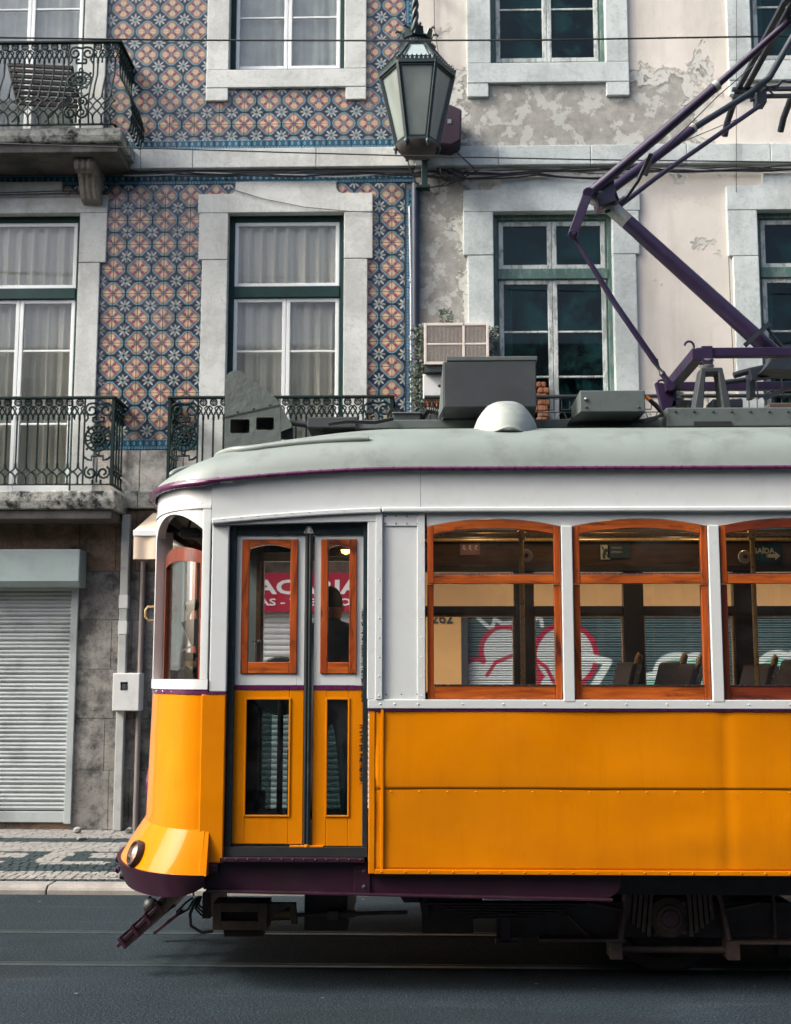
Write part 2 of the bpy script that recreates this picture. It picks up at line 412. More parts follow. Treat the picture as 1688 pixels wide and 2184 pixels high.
M['iron_black'] = pbr('black_iron', (.010, .016, .017), .5, var=.25, vs=7)
M['lantern'] = pbr('lantern_iron', (.006, .020, .021), .4, var=.25, vs=9, dirt=(.006, .012, .012), da=.5, ds=12)
M['rustplate'] = pbr('lantern_base_rust', (.05, .043, .035), .8, var=.35, vs=16, dirt=(.02, .02, .02), da=.6, ds=18)
M['shutter'] = pbr('shutter_grey', (.35, .395, .387), .42, var=.08, vs=2, dirt=(.13, .16, .16), da=.75, ds=2.2, rnd=.18)
M['shutter_pale'] = pbr('shutter_pale', (.52, .53, .51), .45, var=.06, vs=2, dirt=(.25, .25, .24), da=.45, ds=3, rnd=.1)
M['shutter_box'] = pbr('shutter_box_grey', (.26, .33, .32), .4, var=.05, vs=2, dirt=(.16, .2, .19), da=.4, ds=5)
M['conduit'] = pbr('conduit_grey', (.34, .36, .34), .5, var=.1, vs=6, dirt=(.15, .16, .15), da=.5, ds=9)
M['plasticbox'] = pbr('pale_box', (.52, .54, .52), .45, var=.05, vs=5, dirt=(.3, .31, .3), da=.4, ds=8)
M['ac'] = pbr('cream_plastic', (.56, .51, .45), .5, var=.05, vs=4, dirt=(.3, .28, .25), da=.4, ds=9)
M['awning'] = pbr('cream_canvas', (.62, .50, .37), .8, var=.06, vs=4, dirt=(.4, .33, .26), da=.4, ds=4)
M['sign_red'] = pbr('red_sign', (.36, .012, .035), .35, var=.06, vs=3)
M['sign_white'] = pbr('sign_white', (.72, .70, .66), .4, var=.03)
M['sign_blue'] = pbr('sign_blue', (.012, .055, .10), .35, var=.06)
M['sign_pink'] = pbr('sign_pink', (.22, .03, .07), .4, var=.06)
M['ink'] = pbr('black_paint', (.02, .02, .022), .6, var=.1)
M['cable'] = pbr('black_cable', (.012, .014, .015), .5, var=.2)
M['cable_grey'] = pbr('grey_cable', (.28, .30, .30), .5, var=.2)
M['wood_slat'] = pbr('dark_slat_wood', (.010, .007, .007), .7, spec=.2, var=.3, vs=8)
M['speaker'] = pbr('speaker_purple', (.030, .014, .026), .5, var=.2, vs=6)
M['room'] = pbr('dim_room', (.06, .06, .055), .9)
def curtain():
    t = NT('curtain_cloth'); p = t.pos()
    t.set(col=t.mix(t.noise(40, 3, p), (.62, .60, .51), (.72, .69, .59)), rough=.9, spec=.1); t.put(t.b.inputs['Subsurface Weight'], .0); return t.m
M['curtain'] = curtain()
def drape():
    t = NT('lace_curtain'); p = t.pos()
    t.set(col=t.mix(t.ramp(t.noise(5, 4, p), .4, .7), (.46, .49, .45), (.58, .60, .55)), rough=.9, spec=.1); return t.m
M['lace'] = drape()

# ceramic tiles: each tile carries a quarter of the orange quatrefoil (uv 0,0) and a quarter of the star flower (uv 1,1)
def tile():
    t = NT('painted_tile'); uv = t.coord('UV'); u, v, _ = t.xyz(uv)
    d = t.sub(t.mn(t.hyp(t.sub(u, .47), v), t.hyp(u, t.sub(v, .47))), .37)      # quatrefoil outline
    d = t.mn(d, t.sub(t.hyp(t.sub(u, .36), t.sub(v, .36)), .20))
    r = t.hyp(u, v)
    iu, iv = t.sub(1, u), t.sub(1, v); r2 = t.hyp(iu, iv); th = t.m_('ARCTAN2', iv, iu)
    wob = t.mul(t.sub(t.noise(9, 2, uv), .5), .03)
    d = t.add(d, wob)
    navy = (.007, .012, .030); blue = (.012, .060, .098); pale = (.14, .28, .31)
    c = t.mix(t.lt(d, .15, .02), navy, blue)
    c = t.mix(t.lt(t.m_('ABSOLUTE', t.sub(d, .05)), .042, .02), c, pale)
    # star flower
    pet = t.mul(.52, t.add(.66, t.mul(.34, t.m_('COSINE', t.mul(th, 8)))))
    c = t.mix(t.lt(r2, pet, .03), c, (.44, .46, .42))
    c = t.mix(t.mul(t.lt(r2, t.mul(pet, .62), .03), .55), c, (.20, .22, .23))
    c = t.mix(t.lt(r2, .13, .02), c, (.02, .16, .19))
    # quatrefoil
    inn = t.mix(t.lt(d, -.085, .02), (.17, .07, .05), (.50, .45, .31)); inn = t.mix(t.lt(t.m_('ABSOLUTE', t.add(d, .14)), .022, .03), inn, (.34, .13, .045))
    sp = t.lt(t.voro(11, uv), .27, .12); lobe = t.mul(t.lt(.22, r), t.lt(.13, t.mn(u, v) if False else t.m_('ABSOLUTE', t.sub(u, v))))
    inn = t.mix(t.mul(t.mul(sp, lobe), .95), inn, (.72, .22, .015))
    inn = t.mix(t.mul(t.lt(t.mn(u, v), .035, .02), .55), inn, (.32, .34, .26))
    a = t.mul(t.add(u, v), .7071); b = t.mul(t.sub(u, v), .7071)
    tul = t.hyp(t.m_('DIVIDE', t.sub(a, .43), .20), t.m_('DIVIDE', b, .105))
    inn = t.mix(t.lt(tul, 1, .15), inn, (.20, .028, .10))
    st = t.mul(.17, t.add(.72, t.mul(.28, t.m_('COSINE', t.mul(t.m_('ARCTAN2', v, u), 8)))))
    inn = t.mix(t.lt(r, st, .03), inn, (.012, .11, .14))
    c = t.mix(t.lt(d, 0, .02), c, inn)
    tone = t.add(.66, t.mul(t.rand(), .30)); p = t.pos()
    h = t.new('HueSaturation'); t.put(h.inputs['Color'], c); t.put(h.inputs['Value'], tone)
    c = t.mix(t.mul(t.ramp(t.noise(2.2, 6, p, .65), .5, .75), .35), h.outputs[0], (.15, .18, .18)); c = t.mix(t.mul(t.lt(.66, t.noise(11, 6, p, .7), .02), .7), c, (.38, .37, .33))
    t.set(col=c, rough=.30, coat=.1); t.bump(t.noise(14, 3, p), .12, .004); return t.m
M['tile'] = tile()
def border():
    t = NT('border_tile'); uv = t.coord('UV'); u, v, _ = t.xyz(uv)
    uu = t.m_('FRACT', t.mul(u, 2.0)); cu = t.m_('ABSOLUTE', t.sub(uu, .5)); c = (.008, .032, .085)
    c = t.mix(t.lt(t.m_('ABSOLUTE', t.sub(v, .62)), .22, .03), c, (.008, .060, .095))
    c = t.mix(t.lt(t.add(t.mul(cu, 1.1), t.m_('ABSOLUTE', t.sub(v, .62))), .22, .03), c, (.16, .33, .36))
    c = t.mix(t.lt(t.hyp(t.mul(cu, .9), t.mul(t.sub(v, .62), 1.2)), .08, .03), c, (.012, .03, .07))
    dot = t.hyp(t.mul(t.sub(t.m_('FRACT', t.mul(u, 4.0)), .5), .35), t.sub(v, .2))
    c = t.mix(t.lt(t.m_('ABSOLUTE', t.sub(dot, .10)), .035, .03), c, (.12, .27, .33))
    c = t.mix(t.lt(t.m_('ABSOLUTE', t.sub(v, .95)), .03, .02), c, (.12, .28, .36))
    h = t.new('HueSaturation'); t.put(h.inputs['Color'], c); t.put(h.inputs['Value'], t.add(.75, t.mul(t.rand(), .5)))
    t.set(col=h.outputs[0], rough=.3); return t.m
M['border'] = border()

# graffiti on the shutters (flat paint on the slats), drawn with distances in the plane of the wall
def graffiti():
    t = NT('graffiti_shutter'); p = t.pos(); x, y, z = t.xyz(p)
    q = lambda dx, dy: W(dx, dy, YF - .05)
    s = 1 / 201.0                                        # metres per display pixel at the wall
    wx = t.add(x, t.mul(t.sub(t.noise(3, 2, p), .5), .03)); wz = t.add(z, t.mul(t.sub(t.noise(3, 2, t.add_v(p, (5, 5, 5))), .5), .03))
    def circ(dx, dy, r):
        a, b = q(dx, dy); return t.sub(t.hyp(t.sub(wx, a), t.sub(wz, b)), r * s)
    def seg(x0, y0, x1, y1, w):
        a, b = q(x0, y0); c, d = q(x1, y1); ux, uz = c - a, d - b; L = ux*ux + uz*uz
        h = t.m_('DIVIDE', t.add(t.mul(t.sub(wx, a), ux), t.mul(t.sub(wz, b), uz)), L); h = t.m_('MAXIMUM', t.m_('MINIMUM', h, 1.0), 0.0)
        return t.sub(t.hyp(t.sub(t.sub(wx, a), t.mul(h, ux)), t.sub(t.sub(wz, b), t.mul(h, uz))), w * s)
    base = t.mix(t.ramp(t.noise(1.7, 5, p), .3, .7), (.030, .065, .070), (.075, .125, .125))
    blob = t.mn(t.mn(circ(1078, 1388, 50), circ(1016, 1434, 29)), t.mn(circ(1067, 1448, 52), circ(1040, 1490, 55)))
    blob2 = t.mn(circ(1208, 1398, 66), t.mn(circ(1190, 1470, 42), circ(1110, 1440, 40)))
    c = t.mix(t.lt(t.mn(blob, blob2), 0, .01), base, (.44, .47, .46))
    red = t.sub(t.m_('ABSOLUTE', t.sub(t.mn(blob, blob2), -.0)), 5.5 * s)
    strokes = t.mn(seg(1040, 1440, 1058, 1412, 4), seg(1058, 1412, 1095, 1398, 4))
    strokes = t.mn(strokes, t.mn(seg(1144, 1405, 1167, 1423, 4), seg(1167, 1423, 1184, 1455, 4)))
    c = t.mix(t.lt(t.mn(red, strokes), 0, .012), c, (.36, .015, .045))
    wht = t.mn(t.mn(seg(1020, 1318, 1044, 1338, 4), seg(1044, 1338, 1053, 1336, 4)), t.mn(t.mn(seg(1053, 1336, 1057, 1320, 4), seg(1057, 1320, 1073, 1330, 4)), seg(1073, 1330, 1100, 1327, 4)))
    wht = t.mn(wht, t.mn(seg(1140, 1320, 1155, 1312, 4), seg(1155, 1312, 1158, 1335, 4)))
    c = t.mix(t.lt(wht, 0, .01), c, (.5, .54, .53))
    g = t.mn(t.mn(circ(1448, 1445, 46), circ(1490, 1436, 36)), t.mn(circ(1395, 1475, 34), circ(1665, 1440, 46)))
    g = t.mn(g, circ(1720, 1440, 50)); c = t.mix(t.lt(g, 0, .02), c, (.22, .46, .38))
    gw = t.mn(t.sub(t.m_('ABSOLUTE', g), 7 * s), t.mn(seg(1250, 1400, 1300, 1412, 8), seg(1300, 1412, 1270, 1465, 8)))
    c = t.mix(t.lt(gw, 0, .015), c, (.56, .62, .59))
    t.set(col=c, rough=.45); return t.m
M['graffiti'] = graffiti()

# street
def asphalt():
    t = NT('asphalt'); p = t.pos()
    g = t.noise(75, 4, p, .8); v = t.voro(90, p)
    c = t.mix(t.ramp(t.noise(1.1, 5, p), .3, .7), (.007, .0125, .0165), (.012, .022, .029))
    c = t.mix(t.mul(t.lt(.55, g, .08), .75), c, (.052, .070, .080)); c = t.mix(t.mul(t.lt(g, .42, .1), .6), c, (.008, .012, .014))
    c = t.mix(t.mul(t.lt(v, .12, .05), .3), c, (.15, .17, .17))
    c = t.mix(t.mul(t.ramp(t.noise(2.8, 7, t.scale(p, (.35, 1.6, 1)), .65), .55, .75), .35), c, (.055, .068, .070))
    x, y, z = t.xyz(p)
    oil = t.mul(t.ramp(t.noise(1.7, 6, t.scale(p, (.25, 1, 1)), .6), .5, .7), t.lt(t.m_('ABSOLUTE', t.sub(y, 1.17)), .55, .5)); c = t.mix(t.mul(oil, .6), c, (.008, .011, .014))
    crk = t.m_('ABSOLUTE', t.sub(t.noise(.9, 7, p, .65, .6), .5)); c = t.mix(t.mul(t.lt(crk, .0022, .003), t.mul(t.lt(.5, t.noise(.6, 2, p), .1), .8)), c, (.006, .008, .009))
    pat = t.lt(.60, t.noise(.55, 2, t.scale(p, (.5, 1.4, 1)), .3), .01); c = t.mix(t.mul(pat, .35), c, (.012, .016, .019))
    spk = t.mul(t.lt(t.voro(3.2, p), .035, .02), .5); c = t.mix(spk, c, (.22, .25, .25))
    t.set(col=c, rough=.85, spec=.12); t.bump(t.add(g, v), .55, .006); return t.m
M['asphalt'] = asphalt()
M['rail'] = pbr('rail_steel', (.035, .065, .07), .45, metal=.4, var=.2, vs=6)
M['groove'] = pbr('rail_groove', (.012, .014, .015), .7)
M['cobble_white'] = pbr('white_cobble', (.235, .235, .215), .7, var=.22, vs=16, bump=.2, bs=60, rnd=.28)
M['cobble_dark'] = pbr('black_cobble', (.012, .028, .032), .6, var=.35, vs=16, bump=.2, bs=60, rnd=.25)
M['cobble_grey'] = pbr('grey_cobble', (.22, .215, .20), .75, var=.25, vs=16, bump=.2, bs=60, rnd=.3)
M['joint'] = pbr('sand_joint', (.085, .083, .076), .95, var=.3, vs=14)
M['leaf'] = pbr('ivy_leaf', (.030, .055, .035), .55, var=.5, vs=12)
M['leaf_dry'] = pbr('dry_leaf', (.10, .10, .075), .7, var=.4, vs=12)
M['skin'] = pbr('skin', (.42, .22, .15), .5, var=.05)
M['hair'] = pbr('dark_hair', (.014, .012, .012), .6, var=.3, vs=40)
M['jacket'] = pbr('dark_jacket', (.014, .020, .026), .8, var=.2, vs=8, bump=.15, bs=25)
M['brick'] = pbr('broken_brick', (.28, .11, .05), .85, var=.4, vs=9, bump=.5, bs=14, dirt=(.5, .28, .2), da=.5, ds=7)
def lamp_on():
    t = NT('warm_bulb'); t.set(col=(1, .6, .2), emit=(1, .50, .10), es=3.5); return t.m
M['bulb'] = lamp_on()
M['tail'] = pbr('headlight_chrome', (.75, .74, .70), .25, metal=.4, var=.1)
M['headglass'] = glass('headlight_glass', (.9, .9, .9), 1.6)
M['porcelain'] = pbr('insulator_porcelain', (.52, .52, .47), .3, var=.1)
M['orange_tip'] = pbr('orange_sleeve', (.6, .16, .02), .5, var=.1)
M['wall_opp'] = pbr('opposite_wall', (.20, .20, .19), .9, var=.15, vs=.6)
# ---------------------------------------------------------------- street: road, rails, kerb, pavement
road = MB().face([(-120, -90, 0), (120, -90, 0), (120, 200, 0), (-120, 200, 0)]).build('road', M['asphalt'])
tag(road, kind='structure')
YK0 = 3.02; KH = .062; ZP = .088
for yr, lab in ((.72, 'nearer steel tram rail sunk in the asphalt under the tram'), (1.62, 'farther steel tram rail sunk in the asphalt toward the pavement')):
    r = MB().box(-40, 40, yr - .038, yr + .008, -.05, .004).build('tram_rail', M['rail'])
    tag(r, lab, 'rail', 'rails of the tram track')
    MB().box(-40, 40, yr + .008, yr + .05, -.05, .002).build('groove', M['groove'], r)
    MB().box(-40, 40, yr + .05, yr + .060, -.05, .004).build('guard_lip', M['rail'], r)
def pave_z(y): return KH + (ZP - KH) * max(0, min(1, (y - YK0) / (YF - YK0)))
pav = MB()
pav.prism_x([(YK0 + .05, -.05), (YF + .1, -.05), (YF + .1, ZP - .010), (YK0 + .05, KH - .010)], -40, 40)
pavement = pav.build('pavement', M['joint']); tag(pavement, kind='structure')
xk = -9.0
XJ = G(318/1.14455*0 + 135/1.14455, 1898)[0]
edges = sorted([XJ + 1.15 * i for i in range(-4, 8)])
for a, b in zip(edges, edges[1:]):
    mb = MB(); j = .006
    mb.prism_x([(YK0 - .012, -.05), (YK0 + .22, -.05), (YK0 + .22, KH + .002), (YK0 + .03, KH + .002), (YK0 + .005, KH - .012), (YK0 - .008, KH - .03)], a + j, b - j)
    mb.build('kerb_stone', M['kerb'], pavement, bevel=.006)
MB().box(-40, edges[0], YK0, YK0 + .22, -.05, KH).box(edges[-1], 40, YK0, YK0 + .22, -.05, KH).build('kerb', M['kerb'], pavement)
# mosaic pavement: rows of small stones, light and dark, set by hand
def gy(py): return G(100, py / 1.14455, KH + .01)[1]
def crop_y(v): return gy(2000 + v / 5.115)
bands = [crop_y(v) for v in (797, 745, 640, 568, 518, 402, 298, 250)]     # from the kerb to the wall
def crop_x(u, v): return G(u / 5.115 / 1.14455, (2000 + v / 5.115) / 1.14455, KH + .015)[0]
AX = (crop_x(-40, 520) , crop_x(210, 515), crop_x(400, 405))
BX = (crop_x(765, 518), crop_x(960, 410))
PER = BX[0] - crop_x(-560, 518)
def dark_at(x, y):
    b = bands
    if y < b[1]: return 1
    if y < b[2]: return 0
    if y < b[3]: return 1
    if y < b[4]:
        return 1 if ((x - BX[0]) % PER) > PER * .46 and ((x - BX[0]) % PER) < PER * .80 else 0
    if y < b[5]:
        f = (y - b[4]) / (b[5] - b[4]); slant = BX[0] + (BX[1] - BX[0]) * f
        u = (x - slant) % PER
        d = 1 if u < PER * .72 else 0
        if d and f > .25 and f < .72 and u > PER * .17 and u < PER * .55: d = 0
        return d
    if y < b[6]: return 0
    if y < b[7]: return 1
    return 2
protos = {}
def cob_mesh(k):
    bm = bmesh.new(); bmesh.ops.create_cube(bm, size=1)
    for v in bm.verts:
        v.co.x *= .93 + random.uniform(-.07, .07); v.co.y *= .93 + random.uniform(-.07, .07)
        if v.co.z > 0: v.co.x *= .9; v.co.y *= .9
    me = bpy.data.meshes.new('cobble'); bm.to_mesh(me); bm.free(); return me
cob = {}
for k in range(3):
    cob[k] = []
    for i in range(4):
        me = cob_mesh(i); me.materials.append((M['cobble_white'], M['cobble_dark'], M['cobble_grey'])[k]); cob[k].append(me)
rest = {0: MB(), 1: MB(), 2: MB()}; cnt = 0; cells = []
y = YK0 + .225
row = 0
while y < YF - .05:
    dy = .092 + random.uniform(-.008, .008)
    x = -5.0 + random.uniform(0, .05)
    while x < -1.2:
        dx = .072 + random.uniform(-.012, .014)
        cells.append((x + dx / 2, y + dy / 2, dx, dy)); x += dx
    y += dy
vis = lambda c: -4.15 < c[0] - (-.02) * c[1] and c[0] < -2.05
for c in sorted(cells, key=lambda c: (not vis(c), c[1])):
    k = dark_at(c[0], c[1]); zt = pave_z(c[1]) + random.uniform(-.003, .003)
    if vis(c) and cnt < 300:
        o = link('cobble', random.choice(cob[k]), pavement); cnt += 1
        o.location = (c[0], c[1], zt - .02); o.scale = (c[2], c[3], .045); o.rotation_euler = (random.uniform(-.03, .03), random.uniform(-.03, .03), random.uniform(-.09, .09))
    else:
        a, b = c[2] * .455, c[3] * .455; s_ = random.uniform(-.006, .006)
        n = len(rest[k].v)
        rest[k].v += [(c[0]-a+s_, c[1]-b, zt), (c[0]+a+s_, c[1]-b, zt), (c[0]+a, c[1]+b, zt), (c[0]-a, c[1]+b, zt),
                      (c[0]-a-.003, c[1]-b-.003, zt-.02), (c[0]+a+.003, c[1]-b-.003, zt-.02), (c[0]+a+.003, c[1]+b+.003, zt-.02), (c[0]-a-.003, c[1]+b+.003, zt-.02)]
        rest[k].f += [(n, n+1, n+2, n+3)] + [(n+4+i, n+4+(i+1) % 4, n+(i+1) % 4, n+i) for i in range(4)]
for k, nm in ((0, 'white_cobbles'), (1, 'black_cobbles'), (2, 'grey_cobbles')):
    o = rest[k].build(nm, (M['cobble_white'], M['cobble_dark'], M['cobble_grey'])[k], pavement, fix=False); tag(o, kind='stuff')
# rubble on the pavement
def rock(x, y, s, lab):
    bm = bmesh.new(); bmesh.ops.create_icosphere(bm, subdivisions=1, radius=1)
    for v in bm.verts: v.co *= random.uniform(.75, 1.15)
    for v in bm.verts: v.co = Vector((v.co.x * s[0], v.co.y * s[1], v.co.z * s[2]))
    me = bpy.data.meshes.new('loose_stone'); bm.to_mesh(me); bm.free(); me.materials.append(M['cobble_white'])
    o = link('loose_stone', me); o.location = (x, y, pave_z(y) + s[2] * .8); o.rotation_euler.z = random.uniform(0, 3)
    tag(o, lab, 'stone', 'rubble on the pavement')
g = G(190/1.14455, 2034/1.14455, ZP); rock(g[0], min(g[1], YF - .1), (.045, .04, .04), 'pale broken stone lying at the foot of the stained stone wall')
g = G(200/1.14455, 2050/1.14455, ZP); rock(g[0], g[1], (.07, .035, .02), 'flat pinkish chip of rubble lying on the dark mosaic band')
g = G(316/1.14455, 2035/1.14455, ZP); rock(g[0], min(g[1], YF - .1), (.045, .04, .04), 'pale rubble lump at the foot of the grey conduit beside the tram')
# ---------------------------------------------------------------- the two houses
TOP = 10.6
def wall(name, X0, X1, Z0, Z1, holes, mat, parent, y0=YF, th=.32):
    xs = sorted({X0, X1, *[h[0] for h in holes], *[h[1] for h in holes]}); zs = sorted({Z0, Z1, *[h[2] for h in holes], *[h[3] for h in holes]})
    xs = [x for x in xs if X0 <= x <= X1]; zs = [z for z in zs if Z0 <= z <= Z1]
    inside = lambda x, z: any(h[0] < x < h[1] and h[2] < z < h[3] for h in holes)
    mb = MB(); full = [[not inside((a+b)/2, (c+d)/2) for c, d in zip(zs, zs[1:])] for a, b in zip(xs, xs[1:])]
    nx, nz = len(xs)-1, len(zs)-1
    for i in range(nx):
        for j in range(nz):
            if not full[i][j]: continue
            a, b, c, d = xs[i], xs[i+1], zs[j], zs[j+1]
            mb.face([(a, y0, c), (b, y0, c), (b, y0, d), (a, y0, d)])
            for (ii, jj, q) in ((i-1, j, ((a,c),(a,d))), (i+1, j, ((b,d),(b,c))), (i, j-1, ((b,c),(a,c))), (i, j+1, ((a,d),(b,d)))):
                if not (0 <= ii < nx and 0 <= jj < nz and full[ii][jj]):
                    (x0, z0), (x1, z1) = q
                    mb.face([(x0, y0, z0), (x0, y0 + th, z0), (x1, y0 + th, z1), (x1, y0, z1)])
    return mb.build(name, mat, parent)
def shell(parent, X0, X1, mat):
    mb = MB(); Y0, Y1 = YF + .02, 13.5
    mb.box(X0, X0 + .2, Y0, Y1, 0, TOP).box(X1 - .2, X1, Y0, Y1, 0, TOP).box(X0 + .2, X1 - .2, Y1 - .2, Y1, 0, TOP)
    o = mb.build('shell', mat, parent)
    MB().box(X0 - .1, X1 + .1, YF - .3, Y1 + .3, TOP, TOP + .25).build('roof', M['stone_dirty'], parent)
    f = MB()
    for z in (PZ(1068, YF), PZ(330, YF)): f.box(X0 + .2, X1 - .2, YF + .33, Y1 - .2, z - .3, z)
    f.box(X0 + .2, X1 - .2, YF + .33, Y1 - .2, .02, .06)
    f.build('floor_slab', M['room'], parent)
    MB().box(X0 + .2, X1 - .2, YF + 1.4, YF + 1.45, .05, TOP).build('partition', M['room'], parent)
hA = empty('tiled_house', (XCORN - 4, YF, 0)); tag(hA, 'house front of orange and blue patterned tiles with white-framed windows', 'building')
hB = empty('plaster_house', (XCORN + 4, YF, 0)); tag(hB, 'old house front of peeling pale pink plaster with worn green windows', 'building')
def wr(x0, y0, x1, y1): return RC(x0, y0, x1, y1, YF)
def sym(x0, x1, ytop, ybot):              # a window opening from measured edges
    return wr(x0, ytop, x1, ybot)
# openings (X0,X1,Z0,Z1)
_e = PX(184, 60, YF); _m = PX(60, 60, YF); O1 = (2*_m - _e, _e, PZ(300, YF, 60), PZ(-330, YF, 60))
O2 = (*wr(487, 0, 737, 152)[:2], PZ(152, YF, 612), PZ(-330, YF, 612))
_e = PX(167, 700, YF); _m = PX(35, 700, YF); O3 = (2*_m - _e, _e, PZ(1062, YF, 40), PZ(457, YF, 100))
_r = wr(484, 455, 736, 640); O4 = (_r[0], _r[1], PZ(1062, YF, 610), PZ(455, YF, 610))
O5 = (*wr(1043, 0, 1292, 137)[:2], PZ(137, YF, 1167), PZ(-330, YF, 1167))
WB = O5[1] - O5[0]
_x = PX(1596, 60, YF); O6 = (_x, _x + WB, PZ(131, YF, 1700), O5[3])
_r = wr(1050, 452, 1309, 700); O7 = (_r[0], _r[1], PZ(1060, YF, 1180), PZ(452, YF, 1180))
_x = PX(1617, 640, YF); O8 = (_x, _x + (_r[1] - _r[0]), PZ(1060, YF, 1740), PZ(448, YF, 1700))
# ground-floor openings
_r = wr(0, 1200, 158, 1752); SH1 = (PX(-330, 1500, YF), PX(163, 1500, YF), PZ(1754, YF, 80), PZ(1180, YF, 80))
SG = (PX(395, 1400, YF), PX(845, 1400, YF), ZP, PZ(1305, YF, 640))
GR = [(PX(984, 1400, YF), PX(1960, 1400, YF), ZP, PZ(1298, YF, 1150))]
ZL = PZ(1085, YF, 600)                    # the foot of the upper facade
wall('wall', XCORN - 7.2, XCORN, ZL, TOP, [O1, O2, O3, O4], M['backing'], hA)
wall('ground_wall', XCORN - 7.2, XCORN, 0, ZL, [SH1, SG], M['cladding_rust_shade'], hA)
wall('wall', XCORN, XCORN + 7.2, ZL, TOP, [O5, O6, O7, O8], M['plaster'], hB)
wall('ground_wall', XCORN, XCORN + 7.2, 0, ZL, GR, M['orange_wall'], hB)
shell(hA, XCORN - 7.2, XCORN - .001, M['backing']); shell(hB, XCORN + .001, XCORN + 7.2, M['backing'])

# ---- windows
def frame_ring(mb, r, y0, y1, w, wb=None):
    X0, X1, Z0, Z1 = r; wb = w if wb is None else wb
    mb.box(X0, X0 + w, y0, y1, Z0, Z1).box(X1 - w, X1, y0, y1, Z0, Z1).box(X0 + w, X1 - w, y0, y1, Z1 - w, Z1)
    if wb: mb.box(X0 + w, X1 - w, y0, y1, Z0, Z0 + wb)
def curtain_mesh(name, r, y, mat, parent, amp=.022, per=.11, open_=None):
    X0, X1, Z0, Z1 = r; n = int((X1 - X0) / .012); ph = random.uniform(0, 6)
    def fn(u, v):
        x = X0 + u * (X1 - X0); k = 2 * math.pi * x / per
        return (x, y + amp * (math.sin(k + ph + .8 * math.sin(x * 7)) + .4 * math.sin(2.3 * k)) * (.6 + .4 * (1 - v)), Z0 + v * (Z1 - Z0))
    return MB().grid(fn, n, 3).build(name, mat, parent, smooth=60, fix=False)
def pane(name, r, y, mat, parent):
    return MB().box(r[0], r[1], y, y + .004, r[2], r[3]).build(name, mat, parent)
def window(house, r, style, transom=None, bars=(), upper_split=False, lower=True, curtain='full', lab=None, sill=True):
    X0, X1, Z0, Z1 = r; y = YF + .07
    gm, sm, gl = (M['frame_green'], M['sash_white'], M['glass']) if style == 'A' else (M['frame_worn'], M['sash_worn'], M['glass_old'])
    fw = .068 if style == 'A' else .058
    mb = MB(); frame_ring(mb, r, y, y + .09, fw)
    if style == 'B': frame_ring(mb, (X0 + fw, X1 - fw, Z0 + fw, Z1 - fw), y + .025, y + .08, .016)
    if transom: mb.box(X0 + fw, X1 - fw, y - .012, y + .088, transom[0], transom[1])
    w = mb.build('window', gm, house, bevel=.006)
    if lab: w['label'] = lab
    ix0, ix1, iz0, iz1 = X0 + fw, X1 - fw, Z0 + fw, Z1 - fw
    if style == 'B': ix0 += .016; ix1 -= .016; iz0 += .016; iz1 -= .016
    sw = .042 if style == 'A' else .050
    leaves = []
    mid = (ix0 + ix1) / 2
    ztop = transom[0] if transom else iz1
    if transom:
        if upper_split: leaves += [((ix0, mid, transom[1], iz1), ()), ((mid, ix1, transom[1], iz1), ())]
        else: leaves.append(((ix0, ix1, transom[1], iz1), ()))
    leaves += [((ix0, mid, iz0, ztop), bars), ((mid, ix1, iz0, ztop), bars)]
    for (lr, bs) in leaves:
        mb = MB(); q = (lr[0] + .002, lr[1] - .002, lr[2] + .002, lr[3] - .002)
        frame_ring(mb, q, y + .02, y + .065, sw, sw * (2.2 if lr[2] == iz0 and style == 'A' and Z0 < 5 else 1))
        for zb in bs:
            if q[2] < zb < q[3]: mb.box(q[0] + sw, q[1] - sw, y + .026, y + .055, zb - .011, zb + .011)
        mb.build('sash', sm, w, bevel=.005)
        zs = [q[2] + sw] + sorted(z for z in bs if q[2] < z < q[3]) + [q[3] - sw]
        for a, b in zip(zs, zs[1:]):
            pane('pane', (q[0] + sw, q[1] - sw, a + (.011 if a in bs else 0), b - (.011 if b in bs else 0)), y + .04, gl, w)
    if curtain == 'full':
        if transom: curtain_mesh('curtain', (ix0, ix1, transom[1] - .02, iz1 - .02), y + .10, M['curtain'], w, .040, .16)
        curtain_mesh('curtain', (ix0, mid - .01, iz0, ztop), y + .13, M['curtain'], w, .042, .19)
        curtain_mesh('curtain', (mid + .01, ix1, iz0, ztop), y + .13, M['curtain'], w, .042, .14)
    elif curtain == 'lace':
        curtain_mesh('curtain', (ix0, ix1, iz0, ztop), y + .10, M['lace'], w, .014, .2)
    elif curtain == 'side':
        curtain_mesh('curtain', (ix0, ix0 + .16, iz0, ztop), y + .22, M['lace'], w, .012, .1)
    return w
def zb(d, dx): return PZ(d, YF + .09, dx)
window(hA, O1, 'A', None, (zb(20, 60), zb(-150, 60)), curtain='lace', lab='balcony door with white sashes and pale lace behind the glass')
window(hA, O2, 'A', None, (zb(37, 610), zb(-150, 610)), curtain='lace', lab='window with white sashes above a thick stone sill')
window(hA, O3, 'A', (zb(640, 60), zb(617, 60)), (zb(749, 60), zb(905, 60)), curtain='full', lab='balcony door with drawn pleated curtains, cut by the left edge')
window(hA, O4, 'A', (zb(636, 610), zb(612, 610)), (zb(749, 610), zb(905, 610)), curtain='full', lab='tall balcony window with drawn pleated curtains')
window(hB, O5, 'B', None, (zb(19, 1160), zb(-120, 1160)), curtain='none', lab='worn green window with peeling sashes and dark panes')
window(hB, O6, 'B', None, (zb(13, 1700), zb(-120, 1700)), curtain='side', lab='worn window behind the pantograph')
window(hB, O7, 'B', (zb(596, 1180), zb(574, 1180)), (zb(707, 1180), zb(803, 1180)), True, curtain='side', lab='tall worn balcony window with six dark panes and flaking paint')
